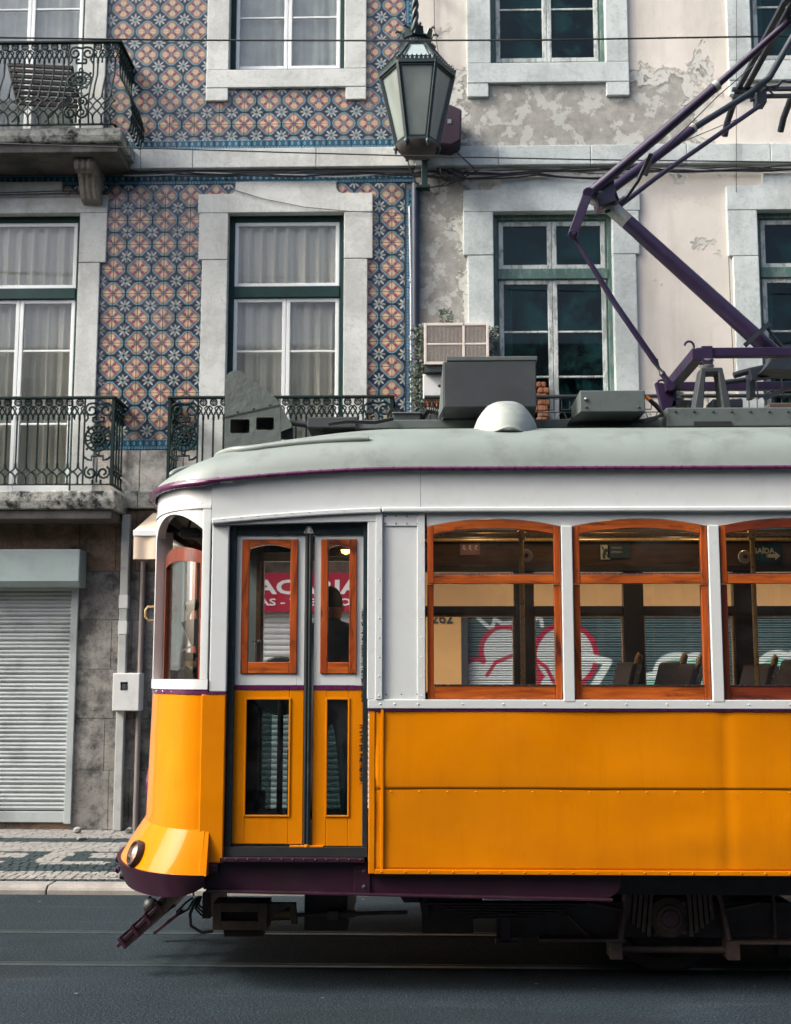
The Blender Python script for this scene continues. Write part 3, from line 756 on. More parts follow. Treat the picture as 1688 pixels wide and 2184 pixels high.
window(hB, O8, 'B', (zb(592, 1700), zb(570, 1700)), (zb(705, 1700), zb(803, 1700)), True, curtain='side', lab='worn green balcony window cut by the right edge')

# ---- stone surrounds
SURR = []
def stonebox(house, r, mat, y=YF - .045, th=.12, name='surround_stone', bev=.007):
    SURR.append(r); return MB().box(r[0], r[1], y + random.uniform(-.002, .002), y + th, r[2], r[3]).build(name, mat, house, bevel=bev)
def xz(x0, y0, x1, y1): return wr(x0, y0, x1, y1)
def arc_lintel(house, base, raised, mat, rr=.07):
    X0, X1, Z0, Z1 = base; A0, A1, _, B1 = raised
    pts = [(X0, Z0), (X1, Z0), (X1, Z1)]
    n = 6
    pts += [(A1 + rr - rr * math.sin(t * math.pi / 2 / n), Z1 + rr - rr * math.cos(t * math.pi / 2 / n)) for t in range(n + 1)]   # hollow corner
    pts += [(A1, B1), (A0, B1)]
    pts += [(A0 - rr + rr * math.sin(t * math.pi / 2 / n), Z1 + rr - rr * math.cos(t * math.pi / 2 / n)) for t in range(n, -1, -1)]
    pts += [(X0, Z1)]
    SURR.append(base); SURR.append((A0, A1, Z1, B1))
    return MB().prism(pts, YF - .047, YF + .07).build('lintel_stone', mat, house, bevel=.006)
def jambs(house, O, ear0, ear1, yk, low0, low1, ztop, zbot, mat):
    zk = PZ(yk, YF, (ear0 + low0) / 2)
    e0, e1, l0, l1 = PX(ear0, yk, YF), PX(ear1, yk, YF), PX(low0, yk, YF), PX(low1, yk, YF)
    g = .003
    stonebox(house, (e0, O[0] + .012, zk + g, ztop - g), mat); stonebox(house, (O[1] - .012, e1, zk + g, ztop - g), mat)
    stonebox(house, (l0, O[0] + .012, zbot, zk - g), mat); stonebox(house, (O[1] - .012, l1, zbot, zk - g), mat)
st, sb = M['stone'], M['stone_b']
zt4 = O4[3] - .004
# W4
_l = xz(424, 416, 795, 455); _r = xz(503, 390, 718, 416)
arc_lintel(hA, (_l[0], _l[1], zt4, _l[3]), _r, st); jambs(hA, O4, 424, 795, 557, 432, 784, zt4, ZL + .1, st)
# W3
_m = (O3[0] + O3[1]) / 2; _w = PX(231, 440, YF) - _m; zt3 = O3[3] - .004
arc_lintel(hA, (_m - _w, _m + _w, zt3, PZ(420, YF, 150)), (_m - .46, _m + .46, 0, PZ(391, YF, 100)), st)
_w2 = PX(215, 560, YF)
zk = PZ(563, YF, 200); stonebox(hA, (O3[1] - .012, _m + _w, zk + .003, zt3 - .003), st); stonebox(hA, (O3[1] - .012, _w2, ZL + .1, zk - .003), st)
stonebox(hA, (_m - _w, O3[0] + .012, zk + .003, zt3 - .003), st); stonebox(hA, (2 * _m - _w2, O3[0] + .012, ZL + .1, zk - .003), st)
# W2: jambs, sill with ears
_s = xz(441, 153, 780, 190)
a0, a1 = PX(441, 150, YF), PX(781, 150, YF); zs = PZ(190, YF, 610); ze = PZ(217, YF, 610); zq = O2[2] + .004
stonebox(hA, (a0, O2[0] + .012, zq, O2[3]), st); stonebox(hA, (O2[1] - .012, a1, zq, O2[3]), st)
stonebox(hA, (a0, a1, zs, zq - .004), st, y=YF - .05)
stonebox(hA, (a0, PX(487, 200, YF), ze, zs - .003), st); stonebox(hA, (PX(737, 200, YF), a1, ze, zs - .003), st)
# W1: right jamb
x1 = PX(229, 60, YF)
stonebox(hA, (O1[1] - .012, x1, PZ(320, YF, 200), O1[3]), st); stonebox(hA, (2 * (O1[0] + O1[1]) / 2 - x1, O1[0] + .012, PZ(320, YF, 200), O1[3]), st)
# W5
a0, a1 = PX(995, 130, YF), PX(1339, 130, YF); zq = O5[2] + .004; zs = PZ(179, YF, 1167); ze = PZ(208, YF, 1167)
stonebox(hB, (a0, O5[0] + .012, zq, O5[3]), sb); stonebox(hB, (O5[1] - .012, a1, zq, O5[3]), sb)
stonebox(hB, (a0, a1, zs, zq - .004), sb, y=YF - .05)
stonebox(hB, (a0, PX(1041, 200, YF), ze, zs - .003), sb); stonebox(hB, (PX(1292, 200, YF), a1, ze, zs - .003), sb)
# W6
a0 = PX(1551, 130, YF); d = O6[0] - a0; zq = O6[2] + .004; zs = PZ(173, YF, 1700); ze = PZ(203, YF, 1700)
stonebox(hB, (a0, O6[0] + .012, zq, O6[3]), sb); stonebox(hB, (O6[1] - .012, O6[1] + d, zq, O6[3]), sb)
stonebox(hB, (a0, O6[1] + d, zs, zq - .004), sb, y=YF - .05); stonebox(hB, (a0, a0 + .2, ze, zs - .003), sb)
# W7, W8
_l = xz(988, 407, 1363, 452)
_r7 = xz(1066, 380, 1290, 407)
arc_lintel(hB, (_l[0], _l[1], O7[3] - .004, _l[3]), _r7, sb); jambs(hB, O7, 988, 1363, 547, 997, 1355, O7[3] - .004, ZL + .1, sb)
dx_ = O8[0] - O7[0]
arc_lintel(hB, (_l[0] + dx_, _l[1] + dx_, O8[3] - .004, _l[3] + .02), (_r7[0] + dx_, _r7[1] + dx_, 0, _r7[3] + .02), sb)
zk = PZ(548, YF, 1560)
for (p, q) in ((_l[0] + dx_, O8[0] + .012), (O8[1] - .012, _l[1] + dx_)):
    stonebox(hB, (p, q, zk + .003, O8[3] - .008), sb)
stonebox(hB, (_l[0] + dx_ + .045, O8[0] + .012, ZL + .1, zk - .003), sb); stonebox(hB, (O8[1] - .012, _l[1] + dx_ - .045, ZL + .1, zk - .003), sb)
# string course between the floors, in long blocks, and the foot of the facade
ZS_T, ZS_B = PZ(319, YF, 700), PZ(360, YF, 700)
js = [XCORN - 7.2, PX(-60, 340, YF), PX(302, 340, YF), PX(413, 340, YF), PX(675, 340, YF), XCORN]
for a, b in zip(js, js[1:]):
    MB().box(a + .002, b - .002, YF - .06, YF + .05, ZS_B, ZS_T).build('string_course_stone', M['stone'], hA, bevel=.008); SURR.append((a, b, ZS_B, ZS_T))
js = [XCORN, PX(1062, 330, YF), PX(1258, 330, YF), PX(1462, 330, YF), PX(1640, 330, YF), XCORN + 7.2]
for a, b in zip(js, js[1:]):
    MB().box(a + .002, b - .002, YF - .062, YF + .05, ZS_B, ZS_T).build('string_course_stone', M['stone_b'], hB, bevel=.008)
ZP1 = PZ(962, YF, 300); ZP0 = PZ(1050, YF, 300)
js = [XCORN - 7.2, PX(100, 1000, YF), PX(300, 1000, YF), PX(500, 1000, YF), PX(700, 1000, YF), XCORN]
for a, b in zip(js, js[1:]):
    r = (a + .002, b - .002, ZP0, ZP1); SURR.append(r)
    cut = [O3, O4]; xs = [r[0]]; 
    spans = [(r[0], r[1])]
    for c in cut:
        ns = []
        for p, q in spans:
            if c[1] <= p or c[0] >= q: ns.append((p, q))
            else:
                if c[0] > p: ns.append((p, c[0]))
                if c[1] < q: ns.append((c[1], q))
        spans = ns
    for p, q in spans:
        MB().box(p, q, YF - .03, YF + .05, ZP0, ZP1).build('plinth_stone', M['plinth'], hA, bevel=.008)
    MB().box(a + .002, b - .002, YF - .09, YF + .05, ZL, ZP0 - .003).build('string_course_stone', M['stone_dirty'], hA, bevel=.01)

# ---- tiles
def tile_mesh(name, w, h, mat, th=.009):
    me = bpy.data.meshes.new(name); e = .0022; g = .0012
    x0, x1, z0, z1 = -w/2 + g, w/2 - g, -h/2 + g, h/2 - g
    v = [(x0, th, z0), (x1, th, z0), (x1, th, z1), (x0, th, z1), (x0+e, 0, z0+e), (x1-e, 0, z0+e), (x1-e, 0, z1-e), (x0+e, 0, z1-e)]
    f = [(4, 5, 6, 7), (0, 1, 5, 4), (1, 2, 6, 5), (2, 3, 7, 6), (3, 0, 4, 7)]
    me.from_pydata(v, [], f); uv = me.uv_layers.new(name='UVMap')
    for lp in me.loops:
        c = v[lp.vertex_index]; uv.data[lp.index].uv = ((c[0] + w/2) / w, (c[2] + h/2) / h)
    me.materials.append(mat); me.update(); return me
T = .140
tile_me = tile_mesh('tile', T, T, M['tile'])
bord_h = tile_mesh('border_tile', T, .115, M['border']); bord_v = tile_mesh('border_tile', T, .088, M['border'])
holesA = [O1, O2, O3, O4]
def covered(x, z, h):
    for (a, b, c, d) in SURR + holesA:
        if a <= x - h and x + h <= b and c <= z - h and z + h <= d: return True
    # four corners and centre each hidden by some stone
    pts = [(x, z)] + [(x + i * h * .96, z + j * h * .96) for i in (-1, 1) for j in (-1, 1)]
    return all(any(a <= p <= b and c <= q <= d for a, b, c, d in SURR + holesA) for p, q in pts)
def inhole(x, z, h): return any(a < x + h and x - h < b and c < z + h and z - h < d for a, b, c, d in holesA)
XB_V = PX(866, 600, YF)                    # where the upright border starts
zU0, zU1 = PZ(298, YF, 700), TOP - .3       # upper tile field
zLo0, zLo1 = PZ(938, YF, 300), PZ(392, YF, 700)
ox, oz = PX(362.4, 217.4, YF), PZ(217.4, YF, 362)
ox2, oz2 = PX(349.7, 574.3, YF), PZ(574.3, YF, 350)
tiles = []
for (gx, gz, z0, z1) in ((ox, oz, zU0, zU1), (ox2, oz2, zLo0, zLo1)):
    for i in range(-60, 60):
        x = gx + (i + .5) * T
        if x < XCORN - 7.1 or x + T/2 > XB_V + .06: continue
        for j in range(-40, 60):
            z = gz + (j + .5) * T
            if z + T/2 < z0 + .0 or z - T/2 > z1: continue
            if covered(x, z, T/2): continue
            tiles.append((x, z, i, j, z0, z1))
def in_view(x, z):
    return -4.55 - .0 < x and z < 9.3
# tiles that meet an opening or the edge of the field are cut to fit
def clip(x, z, z0, z1):
    a, b, c, d = x - T/2, x + T/2, max(z - T/2, z0), min(z + T/2, z1); b = min(b, XB_V)
    for (h0, h1, g0, g1) in holesA:
        if a < h1 and b > h0 and c < g1 and d > g0:
            opts = [(a, min(b, h0), c, d), (max(a, h1), b, c, d), (a, b, c, min(d, g0)), (a, b, max(c, g1), d)]
            opts = [o for o in opts if o[1] - o[0] > .004 and o[3] - o[2] > .004]
            if not opts: return None
            a, b, c, d = max(opts, key=lambda o: (o[1]-o[0]) * (o[3]-o[2]))
    return (a, b, c, d) if b - a > .01 and d - c > .01 else None
rest_t = MB(); rest_uv = []; nt = 0
cx_ = lambda t: (t[0] + 2.2)**2 + (t[1] - 6.0)**2
for (x, z, i, j, z0, z1) in sorted(tiles, key=lambda t: (not in_view(t[0], t[1]), cx_(t))):
    k = (i % 2) + 2 * (j % 2)              # which corner the orange motif sits in
    ang = {0: 0, 1: -90, 3: 180, 2: 90}[k]
    c = clip(x, z, z0, z1)
    if c is None: continue
    whole = abs((c[1]-c[0]) - T) < 1e-6 and abs((c[3]-c[2]) - T) < 1e-6
    if nt < 300 and in_view(x, z):
        nt += 1
        if whole:
            o = link('tile', tile_me); o.location = (x, YF - .010 + random.uniform(-.0012, .0012), z)
            o.rotation_euler = (random.uniform(-.006, .006), R(-ang) if False else R(ang), random.uniform(-.006, .006))
            o.parent = hA; o.matrix_parent_inverse = Matrix.Translation(-hA.location)
        else:
            me = bpy.data.meshes.new('tile'); v = [(c[0], YF - .009, c[2]), (c[1], YF - .009, c[2]), (c[1], YF - .009, c[3]), (c[0], YF - .009, c[3])]
            v += [(p[0], YF, p[2]) for p in v]
            me.from_pydata(v, [], [(0, 1, 2, 3), (4, 5, 1, 0), (5, 6, 2, 1), (6, 7, 3, 2), (7, 4, 0, 3)]); uvl = me.uv_layers.new(name='UVMap')
            for lp in me.loops:
                q = v[lp.vertex_index]; u_, w_ = (q[0] - x + T/2) / T, (q[2] - z + T/2) / T
                uvl.data[lp.index].uv = ((1 - u_) if i % 2 else u_, (1 - w_) if j % 2 else w_)
            me.materials.append(M['tile']); me.update(); link('tile', me, hA)
    else:
        rest_t.face([(c[0] + .001, YF - .009, c[2] + .001), (c[1] - .001, YF - .009, c[2] + .001), (c[1] - .001, YF - .009, c[3] - .001), (c[0] + .001, YF - .009, c[3] - .001)])
        for q in ((c[0], c[2]), (c[1], c[2]), (c[1], c[3]), (c[0], c[3])):
            u_, w_ = (q[0] - x + T/2) / T, (q[1] - z + T/2) / T
            rest_uv.append(((1 - u_) if i % 2 else u_, (1 - w_) if j % 2 else w_))
me = rest_t.mesh('tile_field', M['tile'], fix=False); uvl = me.uv_layers.new(name='UVMap')
for q, uvv in enumerate(rest_uv): uvl.data[q].uv = uvv
tag(link('tile_field', me, hA), kind='stuff')
# borders: flat bands under the string course, over and under each field, and an upright band at the corner
def border_row(z, x0, x1):
    n = int((x1 - x0) / T)
    for i in range(n + 1):
        x = x0 + (i + .5) * T
        if x > x1 or x < -4.7 or covered(x, z, .05) or inhole(x, z, .05): continue
        o = link('border_tile', bord_h); o.location = (x, YF - .012, z); o.parent = hA; o.matrix_parent_inverse = Matrix.Translation(-hA.location)
border_row(zU0 - .055, XCORN - 7.0, XB_V); border_row(PZ(381, YF, 700), XCORN - 7.0, XCORN - .02); border_row(zLo0 - .0575, XCORN - 7.0, XB_V)
z = zLo0
while z < TOP - .5:
    if not (ZS_B - .26 < z < ZS_T + .02):
        o = link('border_tile', bord_v); o.location = (XB_V + .044, YF - .012, z + T/2); o.rotation_euler.y = R(90); o.parent = hA; o.matrix_parent_inverse = Matrix.Translation(-hA.location)
    z += T

# ---- ground floor of the tiled house: stained stone panels, roller shutters
colx = [PX(160, 1480, YF), PX(240, 1480, YF), PX(283, 1480, YF), PX(360, 1480, YF)]
rows = [ZL - .02, PZ(1220, YF, 220), PZ(1323, YF, 220), PZ(1428, YF, 220), PZ(1533, YF, 220), PZ(1643, YF, 220), ZP]
for j in range(6):
    zt, zbm = rows[j], rows[j+1]
    off = [0, 0.0, .06, 0, .05, 0][j] * 0
    for i in range(3):
        a, b = colx[i] + (.0 if i == 0 else (0, .05, -.02, .03, -.06, .0)[j]), colx[i+1] + (0 if i == 2 else (0, .05, -.02, .03, -.06, .0)[j])
        MB().box(a + .002, b - .002, YF - .03 - random.uniform(0, .004), YF + .02, zbm + .002, zt - .002).build('cladding_panel', M['cladding_rust_shade'] if (j == 0) else M['cladding'], hA, bevel=.004)
x = colx[0] - .004
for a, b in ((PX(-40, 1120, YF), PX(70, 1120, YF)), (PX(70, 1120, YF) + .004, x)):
    MB().box(a, b, YF - .028, YF + .02, SH1[3] + .01, ZL - .02).build('cladding_panel', M['cladding_rust_shade'], hA, bevel=.004)
def slat_mesh(name, X0, X1, h, mat):
    mb = MB(); w = X1 - X0
    pr = [(0, 0), (-.012, h*.12), (-.017, h*.30), (-.012, h*.46), (-.004, h*.52), (-.012, h*.58), (-.017, h*.74), (-.012, h*.90), (0, h*.97), (.012, h*.97), (.012, 0)]
    mb.prism_x(pr, 0, w); return mb.mesh(name, mat, smooth=35)
def shutter(house, r, pitch, mat, y, box=None, jamb=.075, bottom=True, name='roller_shutter', lab=None, jm=None):
    X0, X1, Z0, Z1 = r; jm = jm or mat
    mb = MB(); mb.box(X0, X0 + jamb, y - .05, y + .05, Z0 - .012, Z1).box(X1 - jamb, X1, y - .05, y + .05, Z0 - .012, Z1).box(X0 + jamb * .9, X1 - jamb * .9, y - .03, y + .05, Z1 - .04, Z1)
    sh = mb.build(name, jm, house, bevel=.005)
    if lab: sh['label'] = lab
    me = slat_mesh('slat', X0 + jamb, X1 - jamb, pitch, mat)
    z = Z0 + .12
    while z < Z1:
        o = link('slat', me); o.location = (X0 + jamb, y + .012, z); o.parent = sh
        z += pitch
    MB().box(X0 + jamb, X1 - jamb, y - .02, y + .02, Z0, Z0 + .11).build('bottom_rail', mat, sh, bevel=.005)
    if box:
        a, b, c, d, yy = box
        MB().prism_x([(yy, c + .06), (yy + .05, c), (YF, c), (YF, d), (yy, d)], a, b).build('shutter_housing', M['shutter_box'], sh, bevel=.012)
    return sh
_b = RC(0, 1172, 172, 1252, 6.02)
shutter(hA, (SH1[0], SH1[1], SH1[2], SH1[3] - .002), .088, M['shutter'], YF - .01, (PX(-345, 1210, 6.02), PX(170, 1210, 6.02), _b[2], _b[3], 6.02), lab='closed grey roller shutter at the left')
shutter(hA, (SG[0], SG[1], SG[2] + .02, SG[3]), .118, M['shutter_pale'], YF + .02, lab='closed pale roller shutter under the red sign')
for gq in GR: shutter(hB, (gq[0], gq[1], gq[2] + .02, gq[3]), .050, M['graffiti'], YF + .03, jm=M['ink'], lab='closed roller shutter sprayed with graffiti')
# the house number, painted on the ochre wall
_x, _z = W(925, 1330, YF); text_mesh('house_number', '262', M['ink'], hB, (PX(921, 1320, YF), YF - .004, PZ(1330, YF, 945)), .125, width=PX(966, 1320, YF) - PX(921, 1320, YF), bold=.012)
# the red shop sign
s0 = PX(428, 1262, YF - .08); s1 = PX(842, 1262, YF - .08)
zs0, zs1 = PZ(1305, YF - .08, 640), PZ(1222, YF - .08, 640)
sign = empty('shop_sign', (s0, YF - .08, zs0)); tag(sign, 'red shop sign with bold white capitals seen through the tram door', 'sign')
MB().box(s0, s1, YF - .08, YF - .01, zs0, zs1).build('sign_board', M['sign_red'], sign, bevel=.004)
def ppx(u): return (540 + u / 4.689) / 1.14455
def ppy(v): return (1250 + v / 4.689) / 1.14455
sx0, sx1 = PX(ppx(-165), 1262, YF - .085), PX(ppx(1615), 1262, YF - .085)
text_mesh('lettering', 'TABACARIA', M['sign_white'], sign, (sx0 - .045, YF - .083, PZ(ppy(942), YF - .08, 640)), PZ(ppy(775), YF - .08, 640) - PZ(ppy(942), YF - .08, 640), width=sx1 - sx0 + .04, bold=.03)
text_mesh('lettering', 'REVISTAS - TABACOS', M['sign_white'], sign, (PX(ppx(-165), 1290, YF - .085) + .072, YF - .083, PZ(ppy(1072), YF - .08, 640)), PZ(ppy(990), YF - .08, 640) - PZ(ppy(1072), YF - .08, 640), width=(sx1 - sx0) * .93, bold=.02)

# ---------------------------------------------------------------- balconies
def spiral(cx, cz, r0, r1, a0, turns, n=14):
    return [(cx + (r0 + (r1 - r0) * i / n) * math.cos(a0 + turns * 2 * math.pi * i / n), 0, cz + (r0 + (r1 - r0) * i / n) * math.sin(a0 + turns * 2 * math.pi * i / n)) for i in range(n + 1)]
def arcp(cx, cz, r, a0, a1, n=8): return [(cx + r * math.cos(R(a0 + (a1 - a0) * i / n)), 0, cz + r * math.sin(R(a0 + (a1 - a0) * i / n))) for i in range(n + 1)]
def warp(mb, bow):
    if bow:
        mb.v = [(x, y - bow(z), z) for x, y, z in mb.v]
    return mb
def baluster(pitch, H, rows, bow=None, name='baluster'):
    mb = MB(); p = pitch; r = .0105
    zl = .19 + .115 * (rows - 1)                      # the top of the lattice
    zf = H - .20
    for k in range(14): pass
    mb.tube([(0, 0, zl + (zf - zl) * k / 8) for k in range(9)], r, 6)
    mb.lathe([(.012, 0), (.017, .01), (.012, .02), (.016, .03), (.011, .045)], (0, 0, zl - .005), n=8)
    mb.lathe([(.011, 0), (.016, .012), (.012, .02), (.017, .03), (.012, .045)], (0, 0, zf - .045), n=8)
    # pointed fringe and rings of the frieze
    for s in (-1, 1):
        mb.tube([(0, 0, zf), (s * p * .18, 0, zf + .045), (s * p * .36, 0, zf + .07), (s * p * .5, 0, zf + .11)], .009, 5)
        mb.tube([(s * p * .5, 0, zf - .035), (s * p * .42, 0, zf + .02), (s * p * .26, 0, zf + .05), (s * p * .12, 0, zf + .085), (s * p * .40, 0, zf + .115)], .0085, 5)
        mb.tube(arcp(s * p * .25, zf + .035, .014, 0, 360), .005, 4, closed=False)
    mb.tube(arcp(0, zf + .150, .036, 0, 360, 12), .009, 5)
    mb.tube(arcp(0, zf + .150, .020, 0, 360, 8), .005, 4)
    for a in (90, 30, 150, 270): mb.tube([(0, 0, zf + .150), (.034 * math.cos(R(a)), 0, zf + .150 + .034 * math.sin(R(a)))], .004, 4)
    # lattice of crossing arcs
    z = zl
    for k in range(rows):
        zm = z - .055
        for s in (-1, 1):
            mb.tube([(0, 0, z), (s * p * .12, 0, z - .022), (s * p * .34, 0, z - .045), (s * p * .5, 0, zm)], .0095, 5)
            mb.tube([(s * p * .5, 0, zm), (s * p * .34, 0, zm - .010), (s * p * .12, 0, zm - .033), (0, 0, zm - .058)], .0095, 5)
        mb.lathe([(0, -.014), (.014, 0), (0, .014)], (p * .5, 0, zm), n=6)
        z = zm - .058
    mb.lathe([(.014, z - .0), (.010, z - .01), (.011, .02), (.018, .012), (.018, 0)], (0, 0, 0), n=8)
    warp(mb, bow)
    return mb.mesh(name, M['iron'], smooth=50, fix=False)
def scroll_panel(w, H, bow=None, rows=1):
    mb = MB(); h = w / 2; t = .0125
    def both(pts):
        mb.tube(pts, t, 5); mb.tube([(-x, y, z) for x, y, z in pts], t, 5)
    sc = h / .10
    for x in (-h, h): mb.tube([(x, 0, z * H / 8) for z in range(9)], .010, 6)
    # top scrolls, medallion, bottom scrolls
    zt = H - .06
    both(spiral(h * .52, zt - h * .50, h * .52, h * .14, R(100), -1.35)); both([(h*.4, 0, zt), (0, 0, zt - .01)])
    both([(h * .9, 0, zt - h * .55), (h * .75, 0, zt - h * 1.1), (h * .95, 0, zt - h * 1.35)])
    both([(h*.4, 0, zt - h*1.35), (h*.4, 0, zt - h*1.05), (h*.15, 0, zt - h*1.0)]); both([(0, 0, zt - h*1.35), (h*.4, 0, zt - h*1.35)])
    zc = H * .53; R0 = min(h * .92, H * .2)
    mb.tube(arcp(0, zc, R0, 0, 360, 22), t, 6); mb.tube(arcp(0, zc, R0 * .55, 0, 360, 16), t * 1.1, 6)
    for a in range(0, 360, 45):
        mb.tube(arcp(R0 * .77 * math.cos(R(a)), zc + R0 * .77 * math.sin(R(a)), R0 * .2, a, a + 300, 7), t * .8, 4)
    for a in (45, 135, 225, 315):
        c, s_ = math.cos(R(a)), math.sin(R(a)); mb.tube([(R0 * c, 0, zc + R0 * s_), (R0 * 1.18 * c, 0, zc + R0 * 1.2 * s_), (R0 * 1.12 * c + .014 * s_, 0, zc + R0 * 1.34 * s_)], t, 5)
    mb.lathe([(0, -.012), (R0 * .3, -.008), (R0 * .42, 0), (R0 * .3, .008), (0, .012)], (0, 0, zc), (0, 1, 0), 12)
    for a in range(0, 360, 60): mb.lathe([(0, -.02), (R0*.13, 0), (0, .02)], (R0 * .3 * math.cos(R(a)), -.008, zc + R0 * .3 * math.sin(R(a))), (0, 1, 0), 6)
    mb.tube(arcp(0, zc + R0 + .022, .02, 0, 360, 8), t * .8, 5); mb.tube(arcp(0, zc - R0 - .022, .02, 0, 360, 8), t * .8, 5)
    zb_ = zc - R0 - .055
    both([(0, 0, zb_), (h * .42, 0, zb_), (h * .42, 0, zb_ - h * .3), (h * .7, 0, zb_ - h * .25), (h * .95, 0, zb_ - h * .05)])
    both(spiral(h * .46, .045 + h * .55, h * .50, h * .13, R(60), -1.4))
    both([(h * .3, 0, 0), (h * .3, 0, .05)])
    mb.tube([(0, 0, .02), (0, 0, zb_ - .02)], [.012, .004], 6); mb.lathe([(0, -.02), (.02, 0), (0, .02)], (0, 0, .05 + h * .3), n=6)
    if rows > 1:
        both(spiral(h * .46, .045 + h * 1.5, h * .46, h * .12, R(-60), 1.3))
    warp(mb, bow)
    return mb.mesh('scroll_panel', M['iron'], smooth=50, fix=False)
def place(name, me, parent, loc, rz=0):
    o = link(name, me); o.location = Vector(loc) - parent.location; o.rotation_euler.z = rz; o.parent = parent; return o
def balcony(house, X0, X1, YFr, zslab, slab_h, H, pitch, rows, bow, panels, lab, corbels, ends=(True, True), zrail_gap=.04):
    # slab
    mb = MB(); z1 = zslab; d = .10
    mb.prism_x([(YFr - d, z1), (YFr - d + .01, z1 - slab_h * .55), (YFr - d + .04, z1 - slab_h), (YF + .05, z1 - slab_h), (YF + .05, z1)], X0 - .07, X1 + .07)
    b = mb.build('balcony', M['stone_dirty'], house, bevel=.012); b['label'] = lab
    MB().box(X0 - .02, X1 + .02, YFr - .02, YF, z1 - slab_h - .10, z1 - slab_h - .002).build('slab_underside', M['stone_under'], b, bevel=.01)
    z0 = z1 + zrail_gap
    rl = MB(); zt = z0 + H
    ends_y = [(X0, ), (X1, )]
    rl.bar((X0 - .02, YFr, zt), (X1 + .02, YFr, zt), .052, .03)
    for e, on in zip((X0, X1), ends):
        if on: rl.bar((e, YFr, zt), (e, YF, zt), .052, .03)
    rl.build('handrail', M['iron'], b, bevel=.008)
    bt = MB(); yb = YFr - (bow(0) if bow else 0)
    bt.bar((X0, yb, z0), (X1, yb, z0), .03, .012)
    for e, on in zip((X0, X1), ends):
        if on: bt.bar((e, yb, z0), (e, YF, z0), .03, .012)
    bt.build('bottom_rail', M['iron'], b)
    me = baluster(pitch, H, rows, bow); pw = panels[1]; sp = scroll_panel(pw, H, bow, rows)
    blocked = []
    for px in panels[0]:
        place('scroll_panel', sp, b, (px, YFr, z0)); blocked.append((px - pw / 2, px + pw / 2))
    segs = []; xs = sorted([X0] + [q for bl in blocked for q in bl] + [X1])
    for p, q in zip(xs[::2], xs[1::2]):
        n = max(1, round((q - p) / pitch))
        if q - p < pitch * .6: continue
        for i in range(n): place('baluster', me, b, (p + (q - p) * (i + .5) / n, YFr, z0))
    for e, on, s in zip((X0, X1), ends, (-1, 1)):
        if not on: continue
        n = max(2, round((YF - YFr) / pitch))
        mb2 = MB()
        for i in range(n):
            o = place('baluster', me, b, (e, YFr + (YF - YFr) * (i + .5) / n, z0), R(90) * s)
        MB().bar((e, YFr, z0), (e, YFr, zt), .03, .03, (0, 1, 0)).build('corner_post', M['iron'], b) if not bow else None
    for cx, cw in corbels:
        zc = z1 - slab_h - .10
        k = MB(); pr = [(YFr + .12, zc), (YFr + .10, zc - .06), (YFr + .13, zc - .12), (YFr + .19, zc - .135), (YFr + .25, zc - .12), (YFr + .31, zc - .18), (YFr + .36, zc - .29), (YFr + .42, zc - .36), (YF, zc - .38), (YF, zc)]
        k.prism_x(pr, cx - cw / 2, cx + cw / 2)
        for q in (-.3, 0, .3):
            k.prism_x([(y - .012, z) for y, z in pr[:8]] + [(YFr + .44, zc - .3), (YFr + .2, zc)], cx + cw * q - cw * .09, cx + cw * q + cw * .09)
        k.build('corbel', M['corbel'], b, bevel=.008, smooth=30)
    return b
# lower left
yfr = 5.86
xl, xr = 2 * PX(35, 900, YF) - PX(247, 900, YF) , 0
xr = PX(240, 940, yfr); xl = 2 * PX(35, 940, yfr) - xr
zt = PZ(849, yfr, 150); z0 = PZ(1034, yfr, 150); zs = PZ(1047, yfr - .1, 150)
pw = PX(233, 940, yfr) - PX(174, 940, yfr)
balcony(hA, xl, xr, yfr, zs, PZ(1047, yfr - .1) - PZ(1085, yfr - .1), zt - z0, .1095, 1, None, ([xr - pw / 2 - .01, xl + pw / 2 + .01], pw), 'stone balcony with straight green iron balusters at the left', [], zrail_gap=z0 - zs)
# lower middle
xl2, xr2 = PX(361, 900, yfr), PX(836, 900, yfr)
balcony(hA, xl2, xr2, yfr, zs, .16, zt - z0 - .005, .1095, 1, None, ([xl2 + pw / 2 + .01, xr2 - pw / 2 - .01], pw), 'green iron balcony half hidden behind the tram roof', [], zrail_gap=z0 - zs)
# upper left, bulging
yfu = 5.72
bow_u = lambda z: .15 * max(0, math.sin(max(0, min(1, (.62 - z) / .62)) * math.pi * .72)) if z < .62 else 0
xr3 = PX(255, 90, yfu); xl3 = 2 * PX(60, 90, yfu) - xr3
zt3 = PZ(91, yfu, 130); zb3 = PZ(266, yfu - .12, 130); zs3 = PZ(273, yfu - .1, 130)
pw3 = .27
balcony(hA, xl3, xr3, yfu, zs3, PZ(273, yfu - .1) - PZ(300, yfu - .1), zt3 - zb3, .104, 2, bow_u, ([PX(171, 180, yfu), 2 * PX(60, 180, yfu) - PX(171, 180, yfu)], pw3), 'upper stone balcony with bulging green iron railing on a carved corbel', [(PX(187, 345, 6.0), .21), (2 * PX(60, 345, 6.0) - PX(187, 345, 6.0), .21)], zrail_gap=zb3 - zs3)
